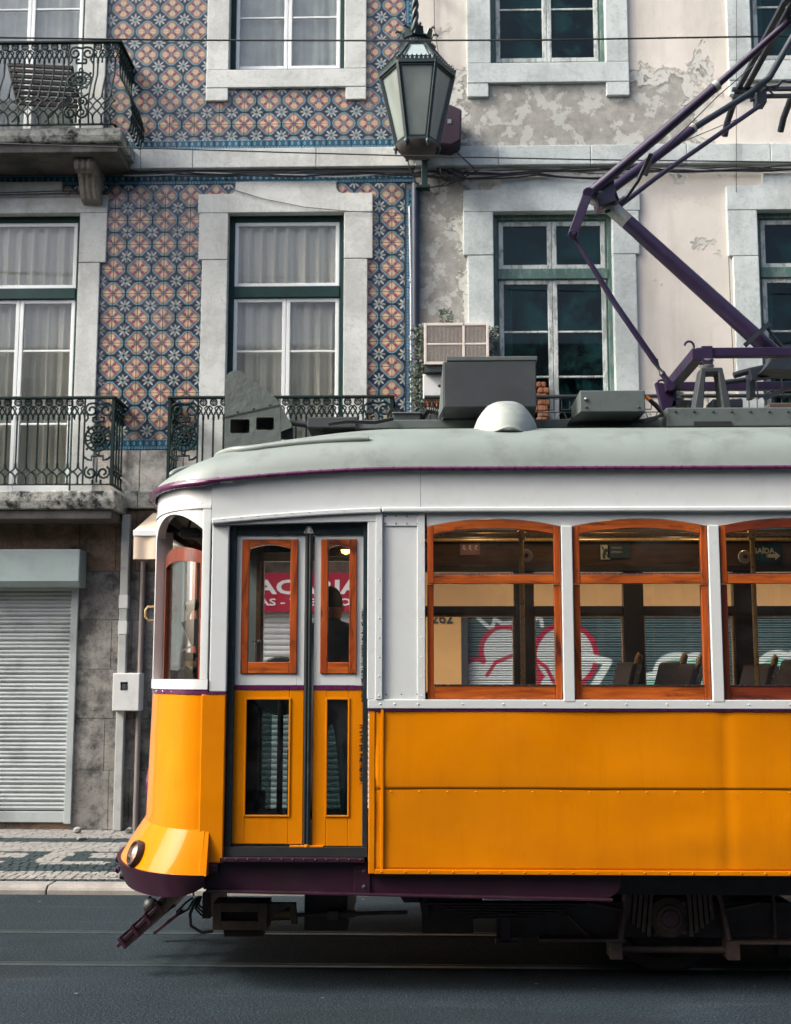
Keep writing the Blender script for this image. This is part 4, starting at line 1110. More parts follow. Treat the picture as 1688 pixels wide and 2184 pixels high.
# the plaster house's long low railing with its key pattern
yb4 = 5.95
zt4, z04 = PZ(845, yb4, 1300), PZ(1010, yb4, 1300)
xa, xb = PX(905, 850, yb4), PX(1400, 850, yb4) + 3.2
mb = MB().box(xa - .05, xb, yb4 - .1, YF + .04, z04 - .2, z04 - .03); bal = mb.build('balcony', M['stone_dirty'], hB, bevel=.01); bal['label'] = 'long balcony with a thin iron key-pattern railing'
rl = MB(); rl.tube([(xa, yb4, zt4), (xb, yb4, zt4)], .022, 10); rl.build('handrail', M['iron_black'], bal, smooth=50)
key = MB(); x = 0; q = .17
key.tube([(-.085, 0, .0), (-.085, 0, .11), (0, 0, .11), (0, 0, .0), (.085, 0, 0)], .0065, 5)
key.tube([(-.085, 0, -.03), (.085, 0, -.03)], .006, 5)
for s in (-1, 1): key.tube([(s * (.02 + .05 * math.sin(i * .35)), 0, -.03 - i * .035) for i in range(10)], .006, 5)
km = key.mesh('key_panel', M['iron_black'], fix=False)
x = xa + .085
while x < xb: place('key_panel', km, bal, (x, yb4, zt4 - .14)); x += q
# broken masonry beside the tall worn window
_r = wr(1143, 815, 1166, 900); 
mb = MB()
for i in range(7):
    for k in range(2):
        zz = _r[3] - .065 * (i + 1); xo = _r[0] + k * .055 + (.02 if i % 2 else 0)
        mb2 = MB().box(xo, xo + .05 + random.uniform(0, .02), YF - .055 - random.uniform(0, .02), YF + .05, zz, zz + .058); mb2.build('brick', M['brick'], hB, bevel=.012)

# a plain row of houses on the other side of the street, behind the viewer: it closes the street's sky and shows in the glass
OY, OH = -11.5, 9.0
op = empty('facing_house', (0, OY, 0)); tag(op, 'plain pale house row on the near side of the street behind the viewer', 'building')
hop = []
for i in range(-14, 15):
    for z in (.4, 3.8, 7.2): hop.append((i * 2.3 - .55, i * 2.3 + .55, z, z + 2.2))
xs = sorted({-36.0, 36.0, *[h[0] for h in hop], *[h[1] for h in hop]}); zs = sorted({0, OH, *[h[2] for h in hop], *[h[3] for h in hop]}); mb = MB(); gm = MB()
for a, b in zip(xs, xs[1:]):
    for c, d in zip(zs, zs[1:]):
        hole = any(h[0] < (a+b)/2 < h[1] and h[2] < (c+d)/2 < h[3] for h in hop)
        if hole: gm.face([(a, OY - .2, c), (a, OY - .2, d), (b, OY - .2, d), (b, OY - .2, c)])
        else: mb.face([(a, OY, c), (a, OY, d), (b, OY, d), (b, OY, c)])
mb.build('wall', M['wall_opp'], op, fix=False); gm.build('window_glass', M['room'], op, fix=False)
MB().box(-36, 36, OY - 7, OY - .25, 0, OH).build('body', M['wall_opp'], op)
MB().prism_x([(OY + .5, OH), (OY + .5, OH + .2), (OY - 3, OH + 2), (OY - 7, OH + .2), (OY - 7, OH)], -36, 36).build('roof', M['boxdark'], op)
mb = MB()
for h in hop:
    if h[2] > 3: mb.box(h[0] - .2, h[1] + .2, OY, OY + .4, h[2] - .15, h[2])
mb.build('balcony_slabs', M['wall_opp'], op)
for (a, b, nm) in ((XCORN - 40, XCORN - 7.25, 'left'), (XCORN + 7.25, XCORN + 40, 'right')):
    h = empty('neighbour_house', ((a + b) / 2, YF, 0)); tag(h, 'plain house row continuing the street past the tiled house' if nm == 'left' else 'plain house row continuing the street past the plaster house', 'building')
    MB().box(a, b, YF, YF + 7, 0, TOP).build('body', M['wall_opp'], h)
    mb = MB()
    for i in range(int((b - a) / 2.3)):
        for z in (.4, 3.8, 7.2): mb.box(a + .8 + i * 2.3, a + 1.9 + i * 2.3, YF - .01, YF + .05, z, z + 2.2)
    mb.build('windows', M['room'], h)
# ---------------------------------------------------------------- the tram
tram = empty('tram', (1.5, 1.2, 0)); tag(tram, 'vintage yellow and white tram with varnished wooden windows', 'tram')
TW = 2.30; YC = TW / 2; XEND = 5.2
XC = PX(452, 1300, 0)                     # where the flat side ends and the rounded front begins
def xs_(d, dy=1500): return PX(d, dy, 0)
def zs_(d, dx=1200): return PZ(d, 0, dx)
ZB = zs_(1865, 1100); ZYT = zs_(1513, 1100); ZRB, ZRT = ZYT + .004, zs_(1492, 1100)
ZWB, ZWT, ZWA = zs_(1492), zs_(1121), zs_(1107)
ZMOULD = zs_(1092); ZMT = zs_(1084); ZG = zs_(1003)
def drop(x):                              # the letterboard and gutter dip towards the front
    t = max(0, min(1, (xs_(850) - x) / (xs_(850) - XC))); return .062 * t ** 1.6
def side(name, poly, mat, y=0.0, th=.04, parent=None, **k): return MB().prism(poly, y, y + th).build(name, mat, parent or tram, **k)
def rect(x0, x1, z0, z1): return [(x0, z0), (x1, z0), (x1, z1), (x0, z1)]
def rivets(name, pts, y, mat, parent=None, r=.0055):
    mb = MB()
    for x, z in pts: mb.lathe([(0, -.003), (r * .7, -.0022), (r, 0)], (x, y, z), (0, 1, 0), 6)
    o = mb.build(name, mat, parent or tram, smooth=60, fix=False); o['kind'] = 'stuff'; return o
# --- lower yellow panel: two sheets with a lapped, slightly wavy seam
XP0, XP1 = xs_(787, 1690), XEND
zseam = zs_(1684, 1200)
def dent(x, z):
    v = (z - ZB) / (ZYT - ZB)
    return .0045 * math.sin(x * 2.1 + 1) * math.sin(v * 6.28) + .0028 * math.sin(x * 5.3 + v * 3) * math.sin(v * 9) - .006 * math.exp(-((x - xs_(1480)) / .22) ** 2 - ((v - .22) / .10) ** 2) + .005 * math.exp(-((x - xs_(1545)) / .03) ** 2)
def sheet(z0, z1, y, wav):
    def fn(u, v):
        x = XP0 + .03 + (XP1 - XP0 - .03) * u; z = z0 + (z1 - z0) * v
        zz = z + (wav * (math.sin(x * 5) + .6 * math.sin(x * 11 + 1)) if v < .02 else 0)
        return (x, (y if not wav else -.0018 + (y + .0018) * min(1, v / .15)) + dent(x, z), zz)
    return MB().grid(fn, 200, 24)
sheet(zseam, ZYT - .004, -.0040, .0015).build('side_panel', M['yellow'], tram, smooth=60, solid=.003)
sheet(ZB + .02, zseam + .03, -.0015, 0).build('side_panel', M['yellow'], tram, smooth=60, solid=.003)
# crumpled dent beside the right post of the panel
side('panel_strap', rect(XP0, XP0 + .034, ZB, ZYT), M['yellow'], -.008, .05, bevel=.004)
side('panel_strap', rect(xs_(813, 1690), xs_(819, 1690), ZB + .01, ZYT), M['yellow'], -.012, .02, bevel=.002)
side('bottom_bead', rect(XP0 + .034, XP1, ZB, ZB + .024), M['yellow'], -.014, .03, bevel=.003)
rivets('rivets', [(XP0 + .07 + .127 * i, ZB + .012) for i in range(44)], -.0145, M['yellow'])
rivets('rivets', [(XP0 + .12 + .152 * i, zseam - .012) for i in range(36)], -.010, M['yellow'])
# --- waist rail and the line beneath
side('waist_rail', rect(xs_(785), XEND, ZRB, ZRT), M['white'], -.016, .05, bevel=.004)
side('waist_line', rect(xs_(785), XEND, ZYT - .008, ZYT + .004), M['purple'], -.011, .03)
rivets('rivets', [(xs_(812), (ZRB+ZRT)/2), (xs_(842), (ZRB+ZRT)/2), (xs_(892), (ZRB+ZRT)/2)] + [(xs_(900 + 87 * i), (ZRB+ZRT)/2) for i in range(1, 12)], -.0165, M['white'])
# --- white pillars and the riveted panel between door and windows
side('panel', rect(xs_(816, 1300), xs_(893, 1300), ZRT, ZMOULD), M['white'], -.002, .04)
side('door_post', rect(xs_(784, 1300), xs_(813, 1300), ZRT, ZMOULD), M['white'], -.014, .06, bevel=.004)
side('cover_strip', rect(xs_(802, 1300), xs_(816, 1300), ZRT, ZMOULD), M['white'], -.020, .03, bevel=.002)
side('cover_strip', rect(xs_(891, 1300), xs_(907, 1300), ZRT, ZMOULD), M['white'], -.012, .03, bevel=.002)
side('panel_head', rect(xs_(818, 1110), xs_(891, 1110), zs_(1121), zs_(1096)), M['white'], -.008, .02, bevel=.002)
rivets('rivets', [(xs_(822 + 23 * i, 1110), zs_(d)) for i in range(4) for d in (1100, 1116)] + [(xs_(824 + 33 * i, 1480), zs_(1481)) for i in range(3)], -.0085, M['ink'], r=.0045)
rivets('rivets', [(xs_(809, 1300), ZRT + .02 + .105 * i) for i in range(9)] + [(xs_(899, 1300), ZRT + .02 + .105 * i) for i in range(9)], -.021, M['white'], r=.0045)
# --- windows: five bays
def arch(x0, x1, ze, za, n=12): return [(x0 + (x1 - x0) * i / n, ze + (za - ze) * (1 - (2 * i / n - 1) ** 2)) for i in range(n + 1)]
W0, WP = xs_(911, 1300), (xs_(1539, 1300) - xs_(911, 1300)) / 2
WW = xs_(1198, 1300) - xs_(911, 1300)
sills = PZ(1462, 0, 1050), PZ(1250, 0, 1050), PZ(1227, 0, 1050)
bays = [W0 + WP * i for i in range(5)]
for i, x0 in enumerate(bays):
    x1 = x0 + WW; nx = x0 + WP if i < 4 else XEND
    top = [(x0, ZMOULD), (nx, ZMOULD), (nx, ZWT - .002), (x1, ZWT - .002)] + arch(x0, x1, ZWT - .002, ZWA + .003)[::-1]
    side('window_head', top, M['white'], -.003, .04)
    side('window_post', rect(x1 + .003, nx - .003, ZRT - .012, ZWT - .002), M['white'], -.018, .07, bevel=.004)
    wv, wh = (M['wood_v'], M['wood_h']) if i != 2 else (M['wood_red_v'], M['wood_red_h'])
    s = .037
    a = arch(x0 + s + .001, x1 - s - .001, ZWT + .004, ZWA, 14); b = arch(x0 + s + .001, x1 - s - .001, ZWT - .046, ZWA - .050, 14)
    w = side('window', a + b[::-1], wh, -.006, .045, bevel=.003)
    w['label'] = ['varnished window nearest the door', 'varnished window in the middle, seat backs behind it', 'darker varnished window at the right edge', '', ''][i] or 'varnished window further along'
    # the arched head is the window itself; stiles, rails and panes hang on it
    for p, q in ((x0 + .002, x0 + s), (x1 - s, x1 - .002)):
        side('stile', [(p, sills[2] - .046), (q, sills[2] - .046), (q, ZWT + (.003 if q < x0 + .1 else -.005)), (p, ZWT + (-.005 if q < x0 + .1 else .003))], M['wood_v'], -.007, .045, w, bevel=.003)
        side('stile', rect(p, q, ZWB + .003, sills[2] - .050), wv, .004, .045, w, bevel=.003)
    side('rail', rect(x0 + s + .001, x1 - s - .001, sills[2] - .046, sills[2] + .004), M['wood_h'], -.005, .045, w, bevel=.003)
    side('rail', rect(x0 + s + .001, x1 - s - .001, ZWB + .003, sills[0]), wh, .006, .045, w, bevel=.003)
    gb = MB(); gb.box(x0 + s, x1 - s, .002, .012, sills[0], sills[0] + .006).box(x0 + s, x1 - s, -.004, .006, sills[2] + .004, sills[2] + .011)
    gb.build('glazing_bead', M['steel'], w)
    pa = arch(x0 + s, x1 - s, ZWT - .053, ZWA - .053, 12)
    side('pane', [(x0 + s, sills[2]), (x1 - s, sills[2])] + pa[::-1], M['glass_tram'], .016, .004, w)
    side('pane', rect(x0 + s, x1 - s, sills[0], sills[2] - .04), M['glass_tram'], .026, .004, w)
# --- letterboard, moulding, gutter
def strip_poly(x0, x1, zf0, zf1, n=24): return [(x0 + (x1-x0)*i/n, zf0(x0 + (x1-x0)*i/n)) for i in range(n+1)] + [(x0 + (x1-x0)*i/n, zf1(x0 + (x1-x0)*i/n)) for i in range(n, -1, -1)]
xj = xs_(897, 1040)
MBs = MB()
side('letterboard', strip_poly(XC - .01, xj - .0012, lambda x: ZMT - drop(x), lambda x: ZG - drop(x)), M['white'], -.012, .05)
side('letterboard', rect(xj + .0012, XEND, ZMT, ZG), M['white'], -.012, .05)
side('letterboard_moulding', rect(xs_(815, 1090), XEND, ZMOULD - .002, ZMT + .006), M['white'], -.034, .06, bevel=.008)
side('letterboard_moulding', strip_poly(XC - .005, xs_(814, 1090), lambda x: ZMOULD - .004 - drop(x), lambda x: ZMT + .006 - drop(x)), M['white'], -.034, .06, bevel=.007)
side('lintel', strip_poly(XC - .005, xs_(814, 1090), lambda x: ZMOULD - .050 - drop(x) * .35, lambda x: ZMOULD - .006 - drop(x)), M['white'], -.016, .06, bevel=.006)
rivets('rivets', [(XC + .06 + .095 * i, ZMT - .002 - drop(XC + .06 + .095 * i)) for i in range(8)], -.035, M['white'], r=.004)

# --- door: black frame, two folding leaves
xd0, xd1 = xs_(486, 1500), xs_(780, 1500)
zd0, zd1 = zs_(1822, 630), zs_(1106, 630)
fr = MB(); fr.box(xd0 - .006, xd0 + .030, .02, .09, zd0, zd1 - .03).box(xd1 - .016, xd1 + .01, .02, .09, zd0, zd1).box(xd0 + .03, xd1 - .016, .028, .09, zs_(1140, 630), zd1)
fr.build('door_frame', M['deep_green'], tram, bevel=.004)
MB().box(xd0 - .01, xd1 + .012, .012, .06, zs_(1828, 630), zs_(1808, 630)).build('door_brush', M['black'], tram)
zline0, zline1 = zs_(1472, 630), zs_(1462, 630)
def leaf(x0, x1, gx0, gx1, lx0, lx1, name):
    z0, z1 = zs_(1803 if x0 < xs_(650) else 1807, 700), zs_(1137, 600)
    y = .040; th = .035
    mb = MB()
    # upper white board with its window opening
    ga, gb_ = xs_(gx0, 1290), xs_(gx1, 1290); gz0, gz1 = zs_(1437, 600), zs_(1149, 600)
    d = MB(); d.box(x0, ga, y, y+th, zline1, z1).box(gb_, x1, y, y+th, zline1, z1).box(ga, gb_, y, y+th, gz1, z1).box(ga, gb_, y, y+th, zline1, gz0)
    lf = d.build('door_leaf', M['white'], tram, bevel=.002)
    MB().box(x0, x1, y - .003, y+th, zline0 + .001, zline1 - .001).build('door_line', M['purple'], lf)
    la, lb = xs_(lx0, 1620), xs_(lx1, 1620); lz0, lz1 = zs_(1741, 600), zs_(1492, 600)
    d = MB(); d.box(x0, la, y, y+th, z0, zline0).box(lb, x1, y, y+th, z0, zline0).box(la, lb, y, y+th, z0, lz0).box(la, lb, y, y+th, lz1, zline0)
    d.build('kick_board', M['yellow'], lf, bevel=.003)
    b = MB(); frame_ring(b, (la - .008, lb + .008, lz0 - .008, lz1 + .008), y - .005, y + .002, .010); b.build('bead', M['yellow'], lf, bevel=.002)
    MB().box(la, lb, y + .016, y + .020, lz0, lz1).build('kick_pane', M['glass_dark'], lf)
    # wooden sash
    s = .040; yy = y - .010
    for p, q in ((ga, ga + s), (gb_ - s, gb_)): side('sash_stile', rect(p, q, gz0, gz1), M['wood_v'], yy, .04, lf, bevel=.003)
    side('sash_rail', rect(ga + s + .001, gb_ - s - .001, gz0 + .001, gz0 + .062), M['wood_h'], yy + .001, .04, lf, bevel=.003)
    n = 10; h = .025 if gb_ - ga > .25 else .02
    top = [(ga + s + .001, gz1 - .001), (gb_ - s - .001, gz1 - .001)] + arch(ga + s + .001, gb_ - s - .001, gz1 - .045 - h * .3, gz1 - .045 + h * .6, n)[::-1]
    side('sash_rail', top, M['wood_h'], yy + .001, .04, lf, bevel=.002)
    MB().box(ga + s, gb_ - s, y + .012, y + .016, gz0 + .062, gz1 - .03).build('pane', M['glass_tram'], lf)
    return lf
l1 = leaf(xs_(496, 1500), xs_(647, 1500), 513, 633, 522, 615, 'a')
l2 = leaf(xs_(667, 1500), xs_(774, 1500), 683, 760, 696, 742, 'b')
# interior door shapes: rubber edges between the leaves, brush at the right edge
mb = MB(); mb.box(xs_(648, 1500), xs_(655, 1500), .026, .08, zd0 + .0, zs_(1122, 630)); mb.build('door_rubber', M['black'], tram, bevel=.006)
mb = MB(); mb.tube([(xs_(659, 1500), .034, zd0 + .02), (xs_(659, 1500), .034, zs_(1118, 630))], .011, 8); mb.build('door_rubber', M['deep_green'], tram, smooth=60)
br = MB()
for i in range(520):
    f = random.random(); z = zs_(1670, 770) + f * (zs_(1300, 770) - zs_(1670, 770))
    if 0.33 < f < .46: continue
    x = xs_(777, 1500); l = random.uniform(.012, .028) * (1 if f < .40 else .7)
    br.bar((x + .012, .03, z), (x - l, .024, z + random.uniform(-.01, .006)), .003, .003)
for i in range(90):
    x = xd0 + .05 + random.random() * (xd1 - xd0 - .1); z = zs_(1138, 630)
    if random.random() < .5: br.bar((x, .03, z + .01), (x + random.uniform(-.004, .004), .034, z - random.uniform(.002, .010)), .003, .003)
o = br.build('brush_bristles', M['black'], tram, fix=False); o['kind'] = 'stuff'
hg = MB(); hg.box(xs_(617, 1808), xs_(690, 1808), .022, .045, zs_(1812, 650), zs_(1805, 650)).cyl((xs_(654, 1810), .03, zs_(1821, 650)), (xs_(654, 1810), .03, zs_(1803, 650)), .014, 12); hg.build('door_pivot', M['yellow'], tram, bevel=.002)
rivets('rivets', [(xs_(d, 1812), zs_(1815, 650)) for d in (625, 640, 672, 688, 755, 768)], .024, M['yellow'], r=.006)
# a fan of paper shreds caught in the door head
fan = MB()
for i in range(7):
    a = R(70 + 40 * i / 6 * 1.0); x = xs_(658, 1120)
    fan.bar((x + (i - 3) * .003, .020, zs_(1122, 650)), (x + (i - 3) * .0085, .018, zs_(1137, 650)), .004, .002)
fan.build('frayed_seal', M['sign_white'], tram)
# step tread and the long maroon sole bar
side('step', rect(xs_(470, 1835), xs_(778, 1835), zs_(1839, 630), zs_(1829, 630)), M['maroon'], -.012, .3, bevel=.003)
rivets('rivets', [(xs_(482 + 24 * i, 1835), zs_(1833, 630)) for i in range(13)], -.0125, M['maroon'])
sb = MB(); XS = xs_(1328, 1900)
zb1, zt1 = zs_(1917, 1100), ZB - .002
n = 8; rr = .09
pts = [(xs_(432, 1880), zs_(1900, 600)), (xs_(432, 1880), zs_(1840, 600)), (xs_(785, 1840), zs_(1840, 600)), (xs_(785, 1866), zt1), (XS, zt1)]
pts += [(XS - rr + rr * math.cos(-t * math.pi / 2 / n), zb1 + rr + rr * math.sin(-t * math.pi / 2 / n)) for t in range(n + 1)]
pts += [(xs_(800, 1910), zb1 + .005)]
side('sole_bar', pts, M['maroon'], .03, .05, bevel=.003)
MB().bar((xs_(440, 1900), .015, zs_(1902, 600)), (XS - .05, .015, zb1 - .004), .05, .012).build('sole_bar_lip', M['maroon'], tram, bevel=.002)
side('joint_plate', rect(xs_(755, 1860), xs_(790, 1860), zs_(1908, 760), zs_(1845, 760)), M['maroon'], .020, .03, bevel=.003)
rivets('rivets', [(xs_(777, 1895), zs_(1893, 770)), (xs_(777, 1895), zs_(1860, 770))], .019, M['chassis'], r=.012)
# --- the corner post (white over yellow) between front and door
yl = zs_(1476, 470)
side('corner_post', rect(XC - .006, xd0 - .008, yl, ZMOULD - .07), M['white'], -.004, .10, bevel=.006)
side('corner_post', rect(xs_(427, 1650), xd0 - .010, zs_(1841, 470), yl - .012), M['yellow'], -.004, .10, bevel=.006)
side('corner_line', rect(XC - .02, xd0 - .010, yl - .012, yl), M['purple'], -.007, .06)
side('corner_bracket', rect(xs_(430, 1850), xs_(466, 1850), zs_(1862, 450), zs_(1842, 450)), M['maroon'], -.010, .08, bevel=.003)
rivets('rivets', [(xs_(x, 1850), zs_(z, 450)) for x in (440, 458) for z in (1848, 1857)], -.011, M['maroon'], r=.006)

# --- rounded front
RX = .50
def fp(th, z, rx=RX, ry=None, off=0.0, xc=None):
    ry = ry or YC; e = .92
    s, c = math.sin(th), math.cos(th)
    return ((XC if xc is None else xc) - (rx + off) * abs(s) ** e, YC - (ry + off) * math.copysign(abs(c) ** .95, c), z)
def front_strip(name, t0, t1, zf0, zf1, mat, rx0=RX, rx1=None, off=0.0, th=.03, n=28, nv=1, parent=None, prof=None, solid=True, smooth=35, bevel=0, gy=(0, 0)):
    rx1 = rx0 if rx1 is None else rx1
    z0f = zf0 if callable(zf0) else (lambda t: zf0); z1f = zf1 if callable(zf1) else (lambda t: zf1)
    def fn(u, v):
        t = t0 + (t1 - t0) * u; z = z0f(t) + (z1f(t) - z0f(t)) * v
        w = prof(v) if prof else v
        return fp(t, z, rx0 + (rx1 - rx0) * w, YC + gy[0] + (gy[1] - gy[0]) * w, off)
    mb = MB().grid(fn, n, nv)
    b = len(mb.v); m = (n + 1) * (nv + 1)
    def fi(u, v):
        t = t0 + (t1 - t0) * u; z = z0f(t) + (z1f(t) - z0f(t)) * v; w = prof(v) if prof else v
        return fp(t, z, rx0 + (rx1 - rx0) * w, YC + gy[0] + (gy[1] - gy[0]) * w, off - th)
    mb.grid(fi, n, nv)
    idx = lambda i, j: i * (nv + 1) + j
    for i in range(n):
        for j in (0, nv): a, c = idx(i, j), idx(i+1, j); mb.f.append((a, c, c + m, a + m))
    for j in range(nv):
        for i in (0, n): a, c = idx(i, j), idx(i, j+1); mb.f.append((a, c, c + m, a + m))
    return mb.build(name, mat, parent or tram, smooth=smooth, bevel=bevel)
PI = math.pi
zf = lambda d, y=.15: PZ(d, y, 400)
zgf = ZG - .066                           # gutter height round the front
zlb = zf(1090, .2)                        # foot of the front letterboard
zsill, zstripe, zflare, zfoot = zf(1449), zf(1470), zf(1766, .1), zf(1856, .15)
front_strip('cab_letterboard', .02, PI - .02, zlb, zgf + .01, M['white'], th=.04)
front_strip('cab_moulding', .02, PI - .02, zlb - .012, zlb + .006, M['white'], off=.008, th=.04)
# arched window heads and pillars
def archf(t0, t1, zlow, h): return lambda t: zlow + h * (1 - (2 * (t - t0) / (t1 - t0) - 1) ** 2)
front_w = [(.10, .98), (1.10, PI - 1.10), (PI - .98, PI - .10)]
for (a, b) in front_w:
    front_strip('cab_window_head', a, b, archf(a, b, zf(1135), zf(1098) - zf(1135)), zlb - .010, M['white'], th=.05)
for (a, b) in ((.02, .10), (.98, 1.10), (PI - 1.10, PI - .98), (PI - .10, PI - .02)):
    front_strip('cab_pillar', a, b, zsill, zlb - .010, M['white'], off=.004, th=.06, n=6, bevel=.004)
front_strip('cab_sill', .02, PI - .02, zstripe, zsill, M['white'], off=.010, th=.05)
front_strip('cab_stripe', .02, PI - .02, zstripe - .026, zstripe - .001, M['purple'], off=.006, th=.04)
RF = .585; GY = .07
front_strip('cab_dash', .02, PI - .02, zflare, zstripe - .027, M['yellow'], rx0=RX + .022, rx1=RX, th=.03, nv=8, n=40)
front_strip('cab_flare', .02, PI - .02, zfoot, zflare, M['yellow'], rx0=RF + .09, rx1=RX + .025, th=.03, nv=10, n=40, prof=lambda v: v ** 1.08, gy=(GY, .004))
for sg in (0, 1):
    yy0, yy1 = ((-GY - .004, .01) if sg == 0 else (TW - .01, TW + GY + .004)); MB().prism_x([(yy0, zfoot), (yy1, zfoot), (yy1, zflare), (yy0 if False else (yy1 - .012 if sg == 0 else yy0 + .012), zflare)] if sg == 0 else [(yy0, zfoot), (yy1, zfoot), (yy0 + .012, zflare), (yy0, zflare)], XC - .03, XC + .012).build('flare_flange', M['yellow'], tram, bevel=.003)
RB = RF + .10
def fpb(t, z): return fp(t, z, RB)
bz0 = zf(1903, .2)
front_strip('bumper', .0, PI, lambda t: bz0 + .07 * (1 - math.sin(t)) ** 8, zfoot + .006, M['maroon'], rx0=RB - .04, rx1=RB + .012, th=.05, nv=4, n=44, gy=(GY - .03, GY + .008))
for d in (.045, .105):
    for t in (1.16,): p = fp(t, bz0 + d, RB + .012); MB().lathe([(0, -.022), (.012, -.018), (.013, -.006), (.022, -.004), (.022, .004)], p, (.75, .65, 0), 8).build('bumper_bolt', M['maroon'], tram)
# front windows: wooden sashes, the near one lowered
def fsash(a, b, z0, z1, mat_v, off=-.055, drop_=0.0, parent=None):
    w = front_strip('cab_window', a, b, archf(a, b, z1 - .085, .03), archf(a, b, z1 - .02, .045), mat_v, off=off, th=.04, n=14)
    front_strip('sash_stile', a, a + .06, z0, z1 - .02, mat_v, off=off, th=.04, n=3, parent=w); front_strip('sash_stile', b - .09, b, z0, z1 - .02, mat_v, off=off, th=.04, n=3, parent=w)
    front_strip('sash_rail', a + .06, b - .09, z0, z0 + .04, mat_v, off=off, th=.04, n=10, parent=w)
    front_strip('pane', a + .05, b - .08, z0 + .03, archf(a + .05, b - .08, z1 - .075, .03), M['glass_front'], off=off - .015, th=.004, n=12, parent=w)
    return w
wA = fsash(front_w[0][0], front_w[0][1], zsill - .05, zf(1175), M['wood_red_v']); wA['label'] = 'front side window, lowered halfway in its frame'
fsash(front_w[1][0], front_w[1][1], zsill - .01, zf(1100), M['wood_red_v'])
fsash(front_w[2][0], front_w[2][1], zsill - .01, zf(1100), M['wood_red_v'])
front_strip('frame_liner', .98, 1.02, zsill, zf(1120), M['white'], off=-.05, th=.05, n=2)
# rivets round the letterboard of the front
rb = MB()
for i in range(10): rb.lathe([(0, -.003), (.005, 0)], fp(.12 + .09 * i, zlb + .018, RX + .001), (0, 1, 0), 6)
for i in range(5): rb.lathe([(0, -.003), (.005, 0)], fp(.12 + .16 * i, zstripe - .013, RX + .008), (0, 1, 0), 6)
o = rb.build('rivets', M['white'], tram); o['kind'] = 'stuff'
# head lamps: flare lamps either side, one big purple-rimmed lamp amid the dash
def lamp(c, axis, r, rim, name='headlight', depth=.05):
    ax = Vector(axis).normalized()
    h = MB().lathe([(r * .72, -.05), (r * 1.12, -.01), (r * 1.15, .012), (r * 1.02, .03), (r * .92, .03), (r * .9, .012)], c, ax, 20).build(name, rim, tram, smooth=40)
    MB().lathe([(0, -.03), (r * .5, -.02), (r * .9, .012)], c, ax, 20).build('reflector', M['tail'], h, smooth=60)
    MB().lathe([(0, .045), (r * .5, .038), (r * .9, .014)], c, ax, 20).build('lens', M['headglass'], h, smooth=60)
    return h
def flare_r(z): v = max(0, min(1, (z - zfoot) / (zflare - zfoot))); return (RF + .09) + (RX + .025 - RF - .09) * (v ** 1.08)
for t in (.70, PI - .70):
    zl_ = zf(1793, .8); gv = lambda z: YC + GY * (1 - max(0, min(1, (z - zfoot) / (zflare - zfoot)))); p = Vector(fp(t, zl_, flare_r(zl_), gv(zl_))); q = Vector(fp(t + .05, zl_, flare_r(zl_))) - Vector(fp(t - .05, zl_, flare_r(zl_)))
    r_ = Vector(fp(t, zl_ + .03, flare_r(zl_ + .03))) - Vector(fp(t, zl_ - .03, flare_r(zl_ - .03)))
    nrm = q.cross(r_); nrm = nrm if nrm.x < 0 else -nrm; nrm.normalize()
    lamp(p + nrm * .006, nrm, .066, M['chassis'])
lamp((XC - RX - .04, YC, zf(1672, YC)), (-1, 0, 0), .12, M['purple'], 'head_lamp')
# handles, bumper fittings
hb = MB(); p0 = Vector(fp(1.0, zf(1300, .8), RX + .01)); p1 = Vector(fp(1.0, zf(1328, .8), RX + .01)); d_ = Vector((-.045, -.02, 0))
hb.tube([p0, p0 + d_ * .7, p0 + d_ + Vector((0, 0, -.02)), p1 + d_ + Vector((0, 0, .02)), p1 + d_ * .7, p1], .006, 6); hb.build('grab_handle', M['brass'], tram, smooth=60)
cp = MB(); cx = XC - RB
cp.prism([(cx + .06, zf(1846, YC)), (cx - .02, zf(1836, YC)), (cx - .05, zf(1848, YC)), (cx + .02, zf(1856, YC))], YC - .08, YC + .08)
cp.cyl((cx + .05, YC, zf(1868, YC)), (cx - .06, YC, zf(1868, YC)), .026, 12)
cp.build('coupler', M['black'], tram, bevel=.004)
cb = MB().lathe([(0, -.05), (.035, -.035), (.05, 0), (.035, .035), (0, .05)], P(322, 1932, .9), (0, 0, 1), 14); cb.tube([P(318, 1912, .9), P(322, 1932, .9)], .014, 8); cb.build('hose_ball', M['black'], tram, smooth=60)
# life guard of slats under the front
for (x0, y0, x1, y1, w, yy) in ((355, 1918, 252, 2018, .05, .45), (376, 1928, 275, 1998, .05, .9), (392, 1940, 330, 1990, .04, 1.35)):
    a, b = Vector(P(x0, y0, yy)), Vector(P(x1, y1, yy)); MB().bar(a, b, .05, .022, (0, 0, 1)).build('guard_arm', M['maroon'], tram, bevel=.003)
g0, g1 = Vector(P(352, 1926, .45)), Vector(P(258, 2015, .45))
for i in range(4):
    c = g0.lerp(g1, .08 + .28 * i); MB().bar((c.x, .40, c.z), (c.x + .02, 1.85, c.z), .075, .02, (.75, 0, .6)).build('guard_slat', M['maroon'], tram, bevel=.003)
for pts_, r_ in [([P(415, 1918, .5), P(402, 1940, .5), P(378, 1953, .5), P(377, 1946, .5), P(398, 1925, .5), P(412, 1915, .5)], .006), ([P(420, 1915, .4), P(406, 1950, .4), P(408, 1975, .4), P(432, 1990, .4), P(456, 1986, .4)], .009)] + [([P(424 + k * 3, 1912, .6), P(418 + k * 3, 1938 - k * 4, .6), P(430 + k * 3, 1952 - k * 6, .6), P(448, 1950 - k * 10, .6)], .007) for k in range(3)]:
    MB().tube(pts_, r_, 6).build('brake_hose', M['black'], tram, smooth=60)

